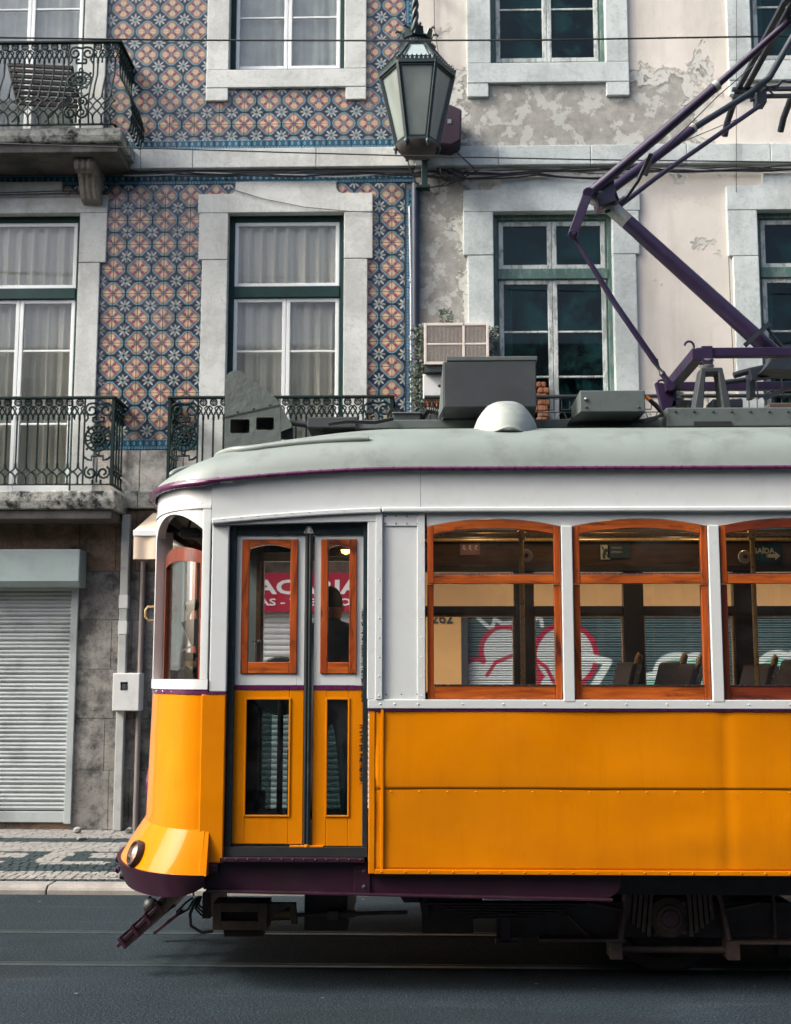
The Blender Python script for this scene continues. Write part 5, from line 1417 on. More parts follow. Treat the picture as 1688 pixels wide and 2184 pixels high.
# --- roof
XS2 = XC + .95
hp = [(0, 0), (.02, .085), (.05, .145), (.10, .195), (.18, .245), (.30, .290), (.45, .330), (.65, .362), (.85, .378), (1, .383)]
def hprof(t):
    for (a, p), (b, q) in zip(hp, hp[1:]):
        if a <= t <= b: return p + (q - p) * (t - a) / (b - a)
    return hp[-1][1]
def hnose(t): return .40 * (math.sin(min(1, t) * PI / 2)) ** .72
path = []                                 # plan points with the spine point each one rises to, and a nose weight
nS = 34
for i in range(nS + 1):
    x = XEND + .02 - (XEND + .02 - XC) * i / nS; t = max(0, min(1, (XC + 1.3 - x) / 1.3)); path.append((x, -.028, max(x, XS2 if x < XS2 else x), ZG + .012 - drop(x), t * t * .5, 0))
nF = 26
for i in range(1, nF):
    th = PI * i / nF; p = fp(th, 0, RX + .035, YC + .028); path.append((p[0], p[1], XS2, ZG + .012 - .062 - .005 * math.sin(th), .5 + .5 * math.sin(th), 1))
for i in range(nS, -1, -1):
    a = path[i]; path.append((a[0], TW + .028, a[2], a[3], a[4], 0))
def roof_pt(k, t):
    x, y, sx, z, w, _ = path[k]
    h = hprof(t) * (1 - w) + hnose(t) * w
    peak = (ZG + .012 + .383) - (z + hprof(1) * (1 - w) + hnose(1) * w)
    return (x + (sx - x) * t ** 1.0, y + (YC - y) * t, z + h + peak * t)
ts = [0, .01, .02, .035, .05, .075, .10, .14, .18, .24, .30, .38, .48, .6, .72, .86, 1]
mb = MB(); L = len(path)
for k in range(L):
    for t in ts: mb.v.append(roof_pt(k, t))
T_ = len(ts)
for k in range(L - 1):
    for j in range(T_ - 1): mb.f.append((k*T_+j, (k+1)*T_+j, (k+1)*T_+j+1, k*T_+j+1))
roof = mb.build('roof', M['roof'], tram, smooth=70)
# purple gutter bead round the roof edge
gp = [(x - (.0 if f else 0), y - (.012 if y < YC else -.012) * (0 if f else 1), z - .006) for (x, y, sx, z, w, f) in path]
MB().tube(gp, .013, 8).build('gutter', M['purple'], roof, smooth=60)
pb = []
for i in range(19):
    th = .12 + (PI - .24) * i / 18; p = fp(th, zgf - .004 + .018 * 0, RX + .030, YC + .03); pb.append(p)
g2 = MB().tube([(XC + .03, -.03, zgf + .012)] + pb + [(XC + .03, TW + .03, zgf + .012)], .020, 10).build('cab_rain_strip', M['purple'], roof, smooth=60)
side('strip_clip', rect(XC + .03, XC + .11, zgf + .000, zgf + .026), M['white'], -.038, .03, roof, bevel=.008)
rivets('rivets', [(XC + .05, zgf + .013), (XC + .09, zgf + .013)], -.039, M['ink'], roof, r=.005)
# raised rain ribs moulded on the roof
def near_k(x): return min(range(nS + 1), key=lambda i: abs(path[i][0] - x))
def rib(pts, name='roof_rib'):
    MB().tube(pts, [.012] + [.022] * (len(pts) - 2) + [.016], 8).build(name, M['roof'], roof, smooth=60)
def roof_f(kf, t):
    k = max(0, min(L - 2, int(kf))); f = kf - k; a, b = Vector(roof_pt(k, t)), Vector(roof_pt(k + 1, t)); return a.lerp(b, f)
def surf_at(dx, dy):                       # where on the roof sheet (place along it, height on it) a point of the photo lies
    def err(kf, t):
        v = roof_f(kf, t) - CAM; d = v.dot(_fw); return (844 + _f * v.dot(_rt) / d - dx) ** 2 + (1092 - _f * v.dot(_up) / d - dy) ** 2
    cand = [(err(k * .5, j * .006), k * .5, j * .006) for k in range(L) for j in range(56)]
    return min(c for c in cand if c[0] < min(cand)[0] + 12)[1:]
def rib2(p, q, n=22):
    a, b = surf_at(*p), surf_at(*q); pts = []
    for i in range(n + 1):
        f = i / n; pts.append(roof_f(a[0] + (b[0] - a[0]) * f, a[1] + (b[1] - a[1]) * f + .012 * math.sin(PI * f)) + Vector((0, -.006, .004)))
    rib(pts)
rib2((465, 990), (785, 937)); rib2((364, 1016), (448, 997))
# --- things on the roof
XT = lambda d, dy, y: PX(d, dy, y)
zr = ZG + .012 + .36
yv = .75
a = [P(478, 992, yv), P(480, 812, yv), P(482, 802, yv), P(488, 795, yv), P(496, 791, yv), P(505, 789.5, yv), P(513, 791, yv), P(521, 796, yv), P(586, 847, yv), P(594, 855, yv), P(598, 863, yv), P(599, 948, yv)]
poly = [(p[0], p[2]) for p in a]
def holes_prism(name, outer, holes, y0, y1, mat, parent):
    cu = bpy.data.curves.new(name, 'CURVE'); cu.dimensions = '2D'; cu.fill_mode = 'BOTH'; cu.extrude = (y1 - y0) / 2
    for pts in [outer] + holes:
        s = cu.splines.new('POLY'); s.points.add(len(pts) - 1); s.use_cyclic_u = True
        for i, (x, z) in enumerate(pts): s.points[i].co = (x, z, 0, 1)
    t = bpy.data.objects.new(name, cu); COL.objects.link(t)
    me = bpy.data.meshes.new_from_object(t.evaluated_get(bpy.context.evaluated_depsgraph_get())); bpy.data.objects.remove(t)
    for v in me.vertices: v.co = (v.co.x, (y0 + y1) / 2 - v.co.z, v.co.y)
    me.materials.clear(); me.materials.append(mat); return link(name, me, parent)
def rr_(x0, y0, x1, y1, Y, r=.012):
    A, B, C, D = RC(x0, y0, x1, y1, Y); pts = []
    for (cx, cz, a0) in ((B - r, D - r, 0), (A + r, D - r, 90), (A + r, C + r, 180), (B - r, C + r, 270)):
        for k in range(4): pts.append((cx + r * math.cos(R(a0 + 30 * k)), cz + r * math.sin(R(a0 + 30 * k))))
    return pts
h1 = rr_(491, 894, 532, 924, yv); h2 = rr_(546, 890, 584, 917, yv)
vn = holes_prism('route_box_side', poly, [h1, h2], yv, yv + .03, M['vane'], tram); vn['label'] = 'upright grey board with two rounded holes over the front'
fin = holes_prism('route_box_side', poly, [h1, h2], yv + .72, yv + .75, M['vane'], tram)
back = MB()
for (p, q) in zip(poly[1:10], poly[2:11]): back.hexa([(p[0], yv + .005, p[1]), (q[0], yv + .005, q[1]), (q[0], yv + .74, q[1]), (p[0], yv + .74, p[1])], [(p[0], yv + .005, p[1] - .012), (q[0], yv + .005, q[1] - .012), (q[0], yv + .74, q[1] - .012), (p[0], yv + .74, p[1] - .012)])
back.build('route_box_top', M['vane'], tram)
A = P(478, 893, yv); MB().box(A[0], A[0] + .02, yv + .03, yv + .72, A[2] - .2, A[2] + .27).build('route_box_front', M['boxdark'], tram)
MB().hexa([P(478, 888, yv - .004), P(598, 862, yv - .004), P(598, 864, yv - .004), P(478, 891, yv - .004)], [P(478, 888, yv), P(598, 862, yv), P(598, 864, yv), P(478, 891, yv)]).build('route_box_seam', M['boxdark'], tram)
MB().hexa([P(599, 866, yv), P(622, 905, yv), P(622, 912, yv), P(599, 921, yv)], [P(599, 866, yv + .03), P(622, 905, yv + .03), P(622, 912, yv + .03), P(599, 921, yv + .03)]).build('route_box_brace', M['vane'], tram)
MB().tube([P(600, 908, .85), P(620, 902, .85), P(650, 906, .85), P(690, 915, .85)], .018, 8).build('roof_cable', M['black'], tram, smooth=60)
# walkway boards along the middle of the roof
zw = PZ(893, .78, 900)
def rbox(name, x0, y0, x1, y1, Y, dep, mat, parent=None, bevel=.006):
    A, B, C, D = RC(x0, y0, x1, y1, Y); return MB().box(A, B, Y, Y + dep, C, D).build(name, mat, parent or tram, bevel=bevel)
rbox('roof_walkway', 655, 889, 760, 912, .80, .7, M['boxdark']); rbox('roof_walkway', 757, 893, 1700, 912, .82, .66, M['roofgear'])
rbox('cable_box', 838, 880, 897, 897, .86, .3, M['boxdark']); rbox('cable_box', 836, 878, 899, 882, .85, .32, M['roofgear'])
# the big resistor box with slanted foot
yb = .62
o = [P(945, 893, yb), P(960, 880, yb)]
bx = RC(946, 770, 1144, 868, yb); zb_ = PZ(896, yb + .25, 1040)
sx = P(936, 895, yb + .1)
MB().prism_x([(yb, bx[2]), (yb, bx[3]), (yb + .72, bx[3]), (yb + .72, zb_), (yb + .17, zb_)], bx[0], bx[1]).build('resistor_box', M['boxdark'], tram, bevel=.006)
lid = RC(952, 759, 1146, 771, yb); MB().box(lid[0], lid[1], yb - .004, yb + .74, bx[3] + .003, bx[3] + .03).build('resistor_lid', M['roofgear'], tram, bevel=.004)
MB().hexa([(bx[0] - .004, yb + .02, bx[3]), (bx[0] - .004, yb + .02, bx[2]), (bx[0] - .03, yb + .17, zb_), (bx[0] - .03, yb + .3, bx[2])], [(bx[0] - .001, yb + .02, bx[3]), (bx[0] - .001, yb + .02, bx[2]), (bx[0] - .003, yb + .17, zb_), (bx[0] - .003, yb + .3, bx[2])]).build('resistor_end', M['roofgear'], tram)
cn = MB(); pts = [P(937, 880, .9), P(925, 876, .9), P(912, 874, .9), P(906, 882, .9), P(900, 891, .9), P(885, 893, .9)]
fine = []
for p, q in zip(pts, pts[1:]):
    for k in range(6): fine.append(Vector(p).lerp(Vector(q), k / 6))
cn.tube(fine, [.021 if i % 2 else .016 for i in range(len(fine))], 8); cn.build('corrugated_conduit', M['black'], tram)
for dx in (1250, 1362): MB().lathe([(0, -.008), (.007, -.006), (.009, 0)], P(dx, 868, .55), (0, 1, 0), 6).build('box_bolt', M['boxdark'], tram)
for dx in range(1440, 1690, 40): MB().lathe([(0, -.008), (.007, -.006), (.009, 0)], P(dx, 877, .62), (0, 1, 0), 6).build('box_bolt', M['boxdark'], tram)
for dx in (506, 540, 575): MB().lathe([(0, -.006), (.006, -.005), (.007, 0)], P(dx, 879 - (dx - 506) * .22, yv), (0, 1, 0), 6).build('box_bolt', M['boxdark'], tram)
MB().tube([P(700, 905, .7), P(740, 899, .72), P(800, 901, .75), P(838, 893, .8)], .012, 6).build('roof_cable', M['black'], tram, smooth=60)
# round ventilator hood
yh = .16; c0 = P(1085, 912, yh)
rx_, rz_ = (PX(1159, 912, yh) - PX(1010, 912, yh)) / 2, PZ(857, yh + .3) - PZ(917, yh)
hw = [(0, 1.0, 0), (.06, .985, .10), (.2, .93, .32), (.38, .83, .56), (.56, .70, .76), (.74, .56, .92), (.88, .44, .985), (.95, .34, 1.0), (1, 0, 1.005)]
def hood(u, v):
    a = PI * u; 
    for (v0, w0, z0), (v1, w1, z1) in zip(hw, hw[1:]):
        if v0 <= v <= v1: f = (v - v0) / (v1 - v0); rr = w0 + (w1 - w0) * f; zz = z0 + (z1 - z0) * f; break
    s = math.sin(a); lip = .030 * max(0, 1 - abs(u - .5) * 7) if v < .03 else 0
    return (c0[0] + rx_ * math.cos(a) * rr, yh + .30 - .30 * s * rr, c0[2] - .022 * s * (1 - v) + lip + rz_ * .86 * zz)
MB().grid(hood, 30, 24).build('ventilator', M['cowl'], tram, smooth=70, solid=.008)
MB().tube([hood(u / 30, 0) for u in range(31)], .007, 6).build('ventilator_rim', M['cowl'], tram, smooth=60)
# second box, with its hose and screws
yb2 = .55; r2 = RC(1237, 832, 1376, 878, yb2); zb2 = PZ(901, yb2 + .2, 1300)
MB().prism([(r2[0], r2[2]), (r2[1], r2[2]), (r2[1], r2[3]), (r2[0], r2[3])], yb2, yb2 + .45).build('equipment_box', M['roofgear'], tram, bevel=.006)
MB().hexa([(r2[0], yb2, r2[2]), (r2[1], yb2, r2[2]), (r2[1], yb2 + .45, r2[2]), (r2[0], yb2 + .45, r2[2])], [(r2[0] - .05, yb2 + .12, zb2), (r2[1] - .06, yb2 + .12, zb2), (r2[1] - .06, yb2 + .4, zb2), (r2[0] - .05, yb2 + .4, zb2)]).build('equipment_foot', M['boxdark'], tram)
MB().lathe([(0, -.012), (.011, -.008), (.013, 0)], (r2[0] + .035, yb2, r2[3] - .055), (0, 1, 0), 8).build('screw', M['steel'], tram)
hs = MB()
for k in range(3): hs.tube([P(1378 + k * 2, 846 + k * 2, .6 + k * .05), P(1400, 862 + k * 3, .6 + k * .05), P(1413, 880 + k * 3, .6 + k * .05), P(1400 - k * 6, 892, .6 + k * .05), P(1375 - k * 8, 900, .6 + k * .05)], .010, 6)
hs.build('roof_hoses', M['black'], tram, smooth=60)
MB().tube([P(1377, 845, .58), P(1386, 852, .58)], .013, 8).tube([P(1216, 896, .9), P(1208, 902, .9)], .012, 8).build('orange_sleeve', M['orange_tip'], tram)
hs = MB(); hs.tube([P(1237, 886, .9), P(1222, 890, .9), P(1206, 902, .9)], .009, 6); hs.lathe([(.006, -.05), (.03, -.04), (.012, -.025), (.03, -.01), (.012, .005), (.024, .02), (.006, .03)], P(1236, 884, .9), n=12); hs.build('roof_lead', M['black'], tram)

# --- pantograph
YN, YFa = .72, 1.62
zpl = PZ(905, YN, 1500)
bs = RC(1421, 868, 1700, 909, .62); MB().box(bs[0], bs[1] + 1.2, .62, 1.72, bs[2], bs[3]).build('pantograph_plinth', M['roofgear'], tram, bevel=.008)
rbox('plinth_slot', 1480, 898, 1560, 909, .612, .01, M['black'], bevel=0)
pan = empty('pantograph', (PX(1600, 700, YC), YC, bs[3])); pan.parent = tram; pan.matrix_parent_inverse = Matrix.Translation(-tram.location)
def pl(name, mb, mat, **k):
    o = mb.build(name, mat, None, **k); o.parent = pan; o.matrix_parent_inverse = (Matrix.Translation(tram.location * -1) if False else Matrix()) ; o.matrix_parent_inverse = Matrix.Translation(-pan.location); return o
for YY in (YN, YFa):
    q = RC(1475, 788, 1555, 868, YN); zt_, zb0 = q[3], bs[3]
    x0, x1 = q[0], q[1]; w = x1 - x0
    m = MB(); m.prism([(x0, zb0), (x0 + w*.24, zb0), (x0 + w*.34, zt_ - .03), (x0 + w*.66, zt_ - .03), (x0 + w*.76, zb0), (x1, zb0), (x0 + w*.78, zt_), (x0 + w*.22, zt_)], YY - .06, YY + .07)
    pl('pedestal', m, M['boxdark'], bevel=.006)
    xm = x0 + w * .42
    for k in range(2): pl('insulator', MB().lathe([(.02, 0), (.042, .012), (.048, .02), (.02, .028), (.02, .036)], (xm, YY, zt_ + .003 + .036 * k), n=18), M['porcelain'], smooth=40)
zbm = PZ(752, YN, 1600); xb0 = PX(1483, 752, YN)
for YY in (YN, YFa): pl('base_beam', MB().box(xb0, xb0 + 2.3, YY - .03, YY + .03, zbm - .028, zbm + .028), M['violet'], bevel=.004)
pl('beam_clamp', MB().box(PX(1494, 750, YN), PX(1517, 750, YN), YN - .04, YN + .04, zbm - .085, zbm + .036), M['violet'], bevel=.003)
pl('end_beam', MB().box(xb0 - .03, xb0 + .04, YN - .04, YFa + .05, zbm - .055, zbm + .02), M['violet'], bevel=.004)
pl('end_plate', MB().hexa([(xb0 - .09, YFa - .06, zbm + .02), (xb0 + .05, YFa - .06, zbm + .0), (xb0 + .05, YFa - .06, zbm - .15), (xb0 - .05, YFa - .06, zbm - .18)], [(xb0 - .09, YFa + .0, zbm + .02), (xb0 + .05, YFa + .0, zbm + .0), (xb0 + .05, YFa + .0, zbm - .15), (xb0 - .05, YFa + .0, zbm - .18)]), M['violet'], bevel=.004)
for (dx, dy, YY) in ((1480, 752, YN), (1420, 832, YFa)):
    c = Vector(P(dx, dy, YY)); hk = [(c.x, YY, c.z - .02), (c.x, YY, c.z + .04)] + [(c.x - .028 + .028 * math.cos(R(a)), YY, c.z + .045 + .028 * math.sin(R(a))) for a in range(0, 200, 25)]
    pl('hook', MB().tube(hk, .0075, 6), M['violet'], smooth=60)
def pt(name, pts, Y, r, mat, n=10, parent=None):
    Ys = Y if isinstance(Y, (list, tuple)) else [Y] * len(pts)
    return pl(name, MB().tube([P(p[0], p[1], y) for p, y in zip(pts, Ys)], r, n), mat, smooth=60)
pt('lower_arm', [(1648, 752), (1330, 466)], YC, [.056, .050], M['violet'], 14)
pt('lower_arm_tip', [(1338, 473), (1300, 440), (1262, 420)], YC, [.0515, .050, .045], M['pale_metal'], 14)
pl('rust_boss', MB().lathe([(0, -.062), (.022, -.058), (.028, -.045)], P(1306, 436, YC), (0, 1, 0), 12), M['rust'])
pl('knuckle', MB().cyl(P(1255, 410, .95), P(1255, 410, 1.45), .034, 16).prism([(P(1262, 405, YC)[0], P(1262, 405, YC)[2]), (P(1305, 402, YC)[0], P(1305, 395, YC)[2]), (P(1308, 440, YC)[0], P(1308, 440, YC)[2]), (P(1272, 452, YC)[0], P(1272, 452, YC)[2])], YC - .10, YC + .06), M['violet'], bevel=.004)
lk = MB(); a_, b_ = Vector(P(1254, 411, .93)), Vector(P(1221, 500, .93)); lk.bar(a_, b_, .045, .062, (1, 0, .4)); lk.cyl(P(1254, 411, .90), P(1254, 411, 1.0), .036, 16); lk.cyl(P(1221, 500, .905), P(1221, 500, .955), .031, 14)
pl('crank', lk, M['violet'], bevel=.004)
pl('crank_bolt', MB().cyl(P(1224, 496, .88), P(1224, 496, .92), .013, 8).cyl(P(1280, 410, .96), P(1280, 410, 1.0), .016, 8), M['steel'])
pt('control_rod', [(1225, 506), (1310, 645), (1398, 772)], [.95, .95, 1.0], [.016, .02, .021], M['violet'], 10)
pt('rod_joint', [(1396, 768), (1403, 782), (1409, 790), (1413, 797)], 1.0, [.024, .012, .012, .024], M['iron_blue'], 10)
pt('rod_end', [(1411, 795), (1432, 822)], 1.0, .020, M['violet'], 10)
pl('rod_pivot', MB().cyl(P(1430, 822, .93), P(1430, 822, 1.6), .030, 14), M['violet'], smooth=40)
# upper arms
pt('upper_arm', [(1262, 408), (1400, 292), (1528, 182)], [1.05, .98, .92], .034, M['violet'], 12)
pt('upper_arm', [(1524, 185), (1690, 38), (1780, -42)], [.92, .80, .74], .024, M['violet'], 12)
pt('upper_arm', [(1305, 402), (1390, 340), (1478, 273)], [1.25, 1.35, 1.42], .034, M['violet'], 12)
pt('upper_arm', [(1474, 276), (1600, 198), (1640, 165), (1692, 75)], [1.42, 1.60, 1.65, 1.65], .024, M['iron_blue'], 12)
pt('balance_rod', [(1322, 438), (1400, 378), (1620, 225)], [1.2, 1.3, 1.6], .017, M['violet'], 10)
pt('arm_collar', [(1522, 187), (1530, 180)], .918, .037, M['pale_metal'], 12); pt('arm_collar', [(1472, 277), (1480, 271)], 1.42, .037, M['pale_metal'], 12)
pt('arm_brace', [(1388, 328), (1360, 385), (1330, 428)], [1.0, 1.15, 1.2], .014, M['iron_blue'], 8)
pt('arm_brace', [(1388, 330), (1378, 372)], [1.0, 1.32], .014, M['violet'], 8)
pt('brace_socket', [(1333, 422), (1318, 438)], 1.2, [.022, .030], M['iron_blue'], 10)
pt('cable_loop', [(1292, 408), (1310, 405), (1317, 425), (1310, 445), (1290, 452)], 1.12, .011, M['black'], 8)
pt('stay_wire', [(1400, 335), (1450, 285), (1530, 205), (1610, 135)], [1.0, .99, .98, .95], .0035, M['black'], 5)
pt('stay_wire', [(1452, 303), (1575, 252)], [1.0, 1.5], .003, M['black'], 5)
# collector head: two strips across the track with drooping horns
for (dx, dy) in ((1567, 205), (1690, 195)):
    far = Vector(P(dx, dy, 1.92)); nx_, nz_ = far.x, far.z
    for s_ in (0, .055):
        pl('collector_strip', MB().bar((nx_ + s_, 1.88, nz_ + .01), (nx_ + s_, .25, nz_ + .01), .036, .03), M['iron_black'] if False else M['iron_blue'], bevel=.003)
    hr = [(nx_ + .02, 1.86, nz_), (nx_ + .01, 2.02, nz_ - .02), (nx_, 2.16, nz_ - .085), (nx_ - .005, 2.24, nz_ - .16)]
    pl('collector_horn', MB().tube(hr, .026, 8), M['iron_blue'], smooth=60)
    pl('collector_horn', MB().tube([(x, 2.1 - y, z) for x, y, z in hr], .026, 8), M['iron_blue'], smooth=60)
f0 = Vector(P(1567, 190, 1.8)); f1 = Vector(P(1690, 190, 1.8))
for dz in (0, -.055): pl('head_bar', MB().bar((f0.x - .02, 1.8, f0.z + dz), (f1.x + .3, 1.8, f0.z + dz), .03, .026), M['iron_blue'], bevel=.003); pl('head_bar', MB().bar((f0.x - .02, .5, f0.z + dz), (f1.x + .3, .5, f0.z + dz), .03, .026), M['iron_blue'], bevel=.003)
hdz = MB(); hdz.tube([P(1614, 205, 1.7), P(1635, 186, 1.7), P(1660, 183, 1.7)], .012, 6).tube([P(1628, 178, 1.7), P(1648, 200, 1.7), P(1600, 214, 1.7)], .012, 6).tube([P(1650, 190, 1.7), P(1668, 172, 1.7), P(1690, 175, 1.7)], .010, 6); hdz.box(*[P(1612, 215, 1.66)[0], P(1632, 215, 1.66)[0]], 1.62, 1.74, P(1600, 222, 1.66)[2], P(1600, 200, 1.66)[2])
pl('head_linkage', hdz, M['iron_blue'])
# foot of the lower arm: spring gear over the far beam
ft = MB(); ft.tube([P(1565, 800, 1.3), P(1600, 790, 1.3), P(1700, 770, 1.3)], .022, 8); ft.tube([P(1545, 815, 1.4), P(1600, 808, 1.4), P(1700, 795, 1.4)], .018, 8)
ft.bar(P(1600, 800, 1.25), P(1720, 780, 1.25), .06, .07); ft.box(P(1595, 820, 1.35)[0], P(1606, 820, 1.35)[0], 1.3, 1.4, P(1595, 850, 1.35)[2], P(1595, 795, 1.35)[2]); ft.bar(P(1630, 850, 1.1), P(1700, 815, 1.1), .03, .03)
ft.prism([(P(1620, 790, YC)[0], P(1620, 795, YC)[2]), (P(1660, 745, YC)[0], P(1660, 745, YC)[2]), (P(1760, 740, YC)[0], P(1760, 740, YC)[2]), (P(1760, 800, YC)[0], P(1760, 800, YC)[2])], YC - .12, YC + .12)
pl('spring_gear', ft, M['iron_blue'])
pl('arm_clip', MB().bar(P(1590, 735, 1.05), P(1640, 690, 1.05), .05, .03).bar(P(1628, 690, 1.05), P(1672, 742, 1.05), .02, .012), M['iron_blue'])
for dx in (1610, 1665): pl('cable', MB().tube([P(dx, 800, 1.5), P(dx + 8, 850, 1.5), P(dx + 40, 830, 1.5)], .006, 5), M['black'], smooth=60)
rbox('switch_box', 1520, 850, 1585, 868, 1.3, .2, M['iron_blue']); rbox('switch_box', 1640, 858, 1720, 869, 1.0, .25, M['rust'])
# ---------------------------------------------------------------- inside the tram
ZFL = zs_(1822, 630)
fl = MB(); fl.box(XC + .0, xs_(480), .06, TW - .06, ZFL - .05, ZFL).box(xs_(480) + .001, xs_(785), .095, TW - .02, ZFL - .05, ZFL).box(xs_(785) + .001, XEND, .012, TW - .02, ZFL - .05, ZFL)
fpts = [fp(.10 + (PI - .20) * i / 20, 0, RX - .05, YC - .07) for i in range(21)]
for p, q in zip(fpts, fpts[1:]): fl.hexa([(XC, YC, ZFL), (XC, YC, ZFL - .001), (p[0], p[1], ZFL - .001), (p[0], p[1], ZFL)], [(XC + .001, YC, ZFL), (XC + .001, YC, ZFL - .001), (q[0], q[1], ZFL - .001), (q[0], q[1], ZFL)])
fl.build('floor', M['chassis'], tram)
zc0 = 2.66
def ceil_fn(u, v):
    y = .06 + (TW - .12) * u; x = XC + .05 + (XEND - XC - .08) * v
    return (x, y, zc0 + .22 * math.sin(PI * u) ** .6)
MB().grid(ceil_fn, 16, 2).build('ceiling', M['cream'], tram, smooth=60, solid=.01)
def ceil_front(u, v):
    p = fp(.06 + (PI - .12) * u, 0, RX - .10, YC - .07)
    return (p[0] + (XC + .06 - p[0]) * v, p[1] + (YC - p[1]) * v * .2, zlb + .04 + (zc0 - zlb + .02) * v)
MB().grid(ceil_front, 24, 4).build('cab_ceiling', M['cream'], tram, smooth=60, solid=.008)
# far side: the same window bays, seen from within
yF = TW
fs = MB(); xa = xs_(785, 1300)
fs.box(xa, XEND, yF - .05, yF, ZB, ZRT).build('side_lining', M['wood_dark'], tram)
MB().box(xa, XEND, yF - .012, yF + .01, ZB, ZYT).build('side_panel', M['yellow'], tram)
FW0 = PX(1097, 1350, 2.25) - .085
fposts = [PX(d / 1.14455, 1350, 2.25) for d in (1012, 1280, 1547, 1816, 2085, 2354)]
ztF0, ztF1 = PZ(1503 / 1.14455, 2.25), PZ(1480 / 1.14455, 2.25)
ztop = PZ(1219, 2.25)
for i, xp in enumerate(fposts):
    MB().box(xp - .072, xp + .072, yF - .09, yF - .002, ZRT, ztop).build('window_pillar', M['wood_dark'], tram, bevel=.006)
    if i < len(fposts) - 1:
        q = fposts[i + 1]
        w = MB().box(xp + .073, q - .073, yF - .07, yF - .01, ztF0, ztF1).build('window', M['wood_dark'], tram)
        MB().box(xp + .073, q - .073, yF - .04, yF - .036, ZRT, ztF0).build('pane', M['glass_tram'], w); MB().box(xp + .073, q - .073, yF - .045, yF - .041, ztF1, ztop).build('pane', M['glass_tram'], w)
        b = MB(); frame_ring(b, (xp + .073, q - .073, ZRT, ztF0), yF - .06, yF - .02, .010); b.build('bead', M['brass'], w)
MB().hexa([(xa, yF - .05, ztop), (XEND, yF - .05, ztop), (XEND, yF - .10, zc0 + .05), (xa, yF - .10, zc0 + .05)], [(xa, yF, ztop), (XEND, yF, ztop), (XEND, yF, zc0 + .05), (xa, yF, zc0 + .05)]).build('advert_panel', M['wood_panel'], tram)
MB().box(xa, XEND, yF - .11, yF - .04, ztop - .008, ztop + .035).build('head_rail', M['wood_dark'], tram, bevel=.006)
MB().box(xa, XEND, yF - .19, yF - .09, zc0 - .01, zc0 + .05).build('cornice', M['wood_dark'], tram, bevel=.01)
# near side lining behind the letterboard, end walls
MB().box(xa, XEND, .04, .07, ZMOULD - .0, zc0 + .05).build('lining_panel', M['wood_dark'], tram)
MB().box(XEND - .04, XEND, -.01, TW + .01, ZB, ZG + .05).build('end_wall', M['white'], tram)
yz = MB(); xbk = xs_(820, 1300)
yz.box(xbk, xbk + .04, .05, .72, ZFL, zc0 + .05).box(xbk, xbk + .04, 1.58, TW - .05, ZFL, zc0 + .05).box(xbk, xbk + .04, .72, 1.58, 2.58, zc0 + .2); yz.build('bulkhead', M['wood_dark'], tram)
# far front platform: far door post and its yellow side
xq = xs_(455, 1300)
fd = MB(); fd.box(PX(548, 1300, 2.2), PX(556, 1300, 2.2), 2.16, 2.24, ZFL, 2.62).build('door_post', M['wood_panel'], tram)
MB().box(PX(526, 1300, 2.2), PX(549, 1300, 2.2), 2.18, TW, ZFL, 2.62).build('cab_wall', M['inner_grey'], tram)
MB().box(XC - .05, PX(526, 1300, 2.2), TW - .04, TW, ZB, zs_(1470)).build('cab_panel', M['inner_grey'], tram)
MB().box(PX(530, 1100, 2.2), xbk, TW - .06, TW, 2.52, ZG).build('letterboard', M['cream'], tram)
MB().box(PX(556, 1300, 2.0), PX(640, 1300, 2.0), 2.10, 2.16, PZ(1178, 2.1), PZ(1152, 2.1)).build('door_engine', M['black'], tram, bevel=.004)
MB().box(PX(700, 1300, 2.0), PX(770, 1300, 2.0), 2.10, 2.16, PZ(1186, 2.1), PZ(1168, 2.1)).build('door_engine', M['black'], tram, bevel=.004)
# lower half of the far platform doors: dark boards with a gap of light
fz0, fz1 = ZFL, PZ(1745, 2.2)
for (p, q, zt_, zl_) in ((470, 578, 1420, 1750), (612, 676, 1600, 1760), (676, 772, 1470, 1760)):
    MB().box(PX(p, 1600, 2.1), PX(q, 1600, 2.1), 2.14, 2.144, PZ(zl_, 2.1) - .06, PZ(zt_, 2.1)).build('door_pane', M['glass_dark'], tram)
for xl_ in (xs_(1060), xs_(1372), xs_(1690)):
    MB().lathe([(0, -.05), (.05, -.035), (.06, 0)], (xl_, YC + .1, zc0 + .205), (0, 0, 1), 14).build('ceiling_lamp', M['bulb'], tram, smooth=60)
    ld_ = bpy.data.lights.new('ceiling_lamp_light', 'POINT'); ld_.energy = 1.3; ld_.color = (1, .72, .40); ld_.shadow_soft_size = .06
    lo_ = bpy.data.objects.new('ceiling_lamp_light', ld_); COL.objects.link(lo_); lo_.location = (xl_, YC + .1, zc0 + .09); lo_.parent = tram; lo_.matrix_parent_inverse = Matrix.Translation(-tram.location)
lt = MB().lathe([(0, -.035), (.03, -.02), (.036, 0)], P(738, 1173, 2.0), (0, 0, 1), 14).build('cab_lamp', M['bulb'], tram, smooth=60)
hd = MB().tube([P(545, 1365, 2.1), P(545, 1385, 2.1)], .008, 8).cyl(P(538, 1369, 2.1), P(556, 1369, 2.1), .008, 8).lathe([(0, -.02), (.02, 0), (0, .02)], P(553, 1368, 2.1), n=10); hd.build('door_handle', M['steel'], tram, smooth=50)
MB().box(PX(549, 1390, 2.05), PX(556, 1390, 2.05), 2.04, 2.1, PZ(1420, 2.05), PZ(1370, 2.05)).build('grab_board', M['black'], tram)
bc = P(600, 1425, 1.6); MB().lathe([(0, -.02), (.19, -.02), (.20, 0), (.19, .02), (0, .02)], (bc[0], 1.6, bc[2] - .12), (0, 1, .1), 30).build('hand_brake_wheel', M['boxdark'], tram, smooth=40)
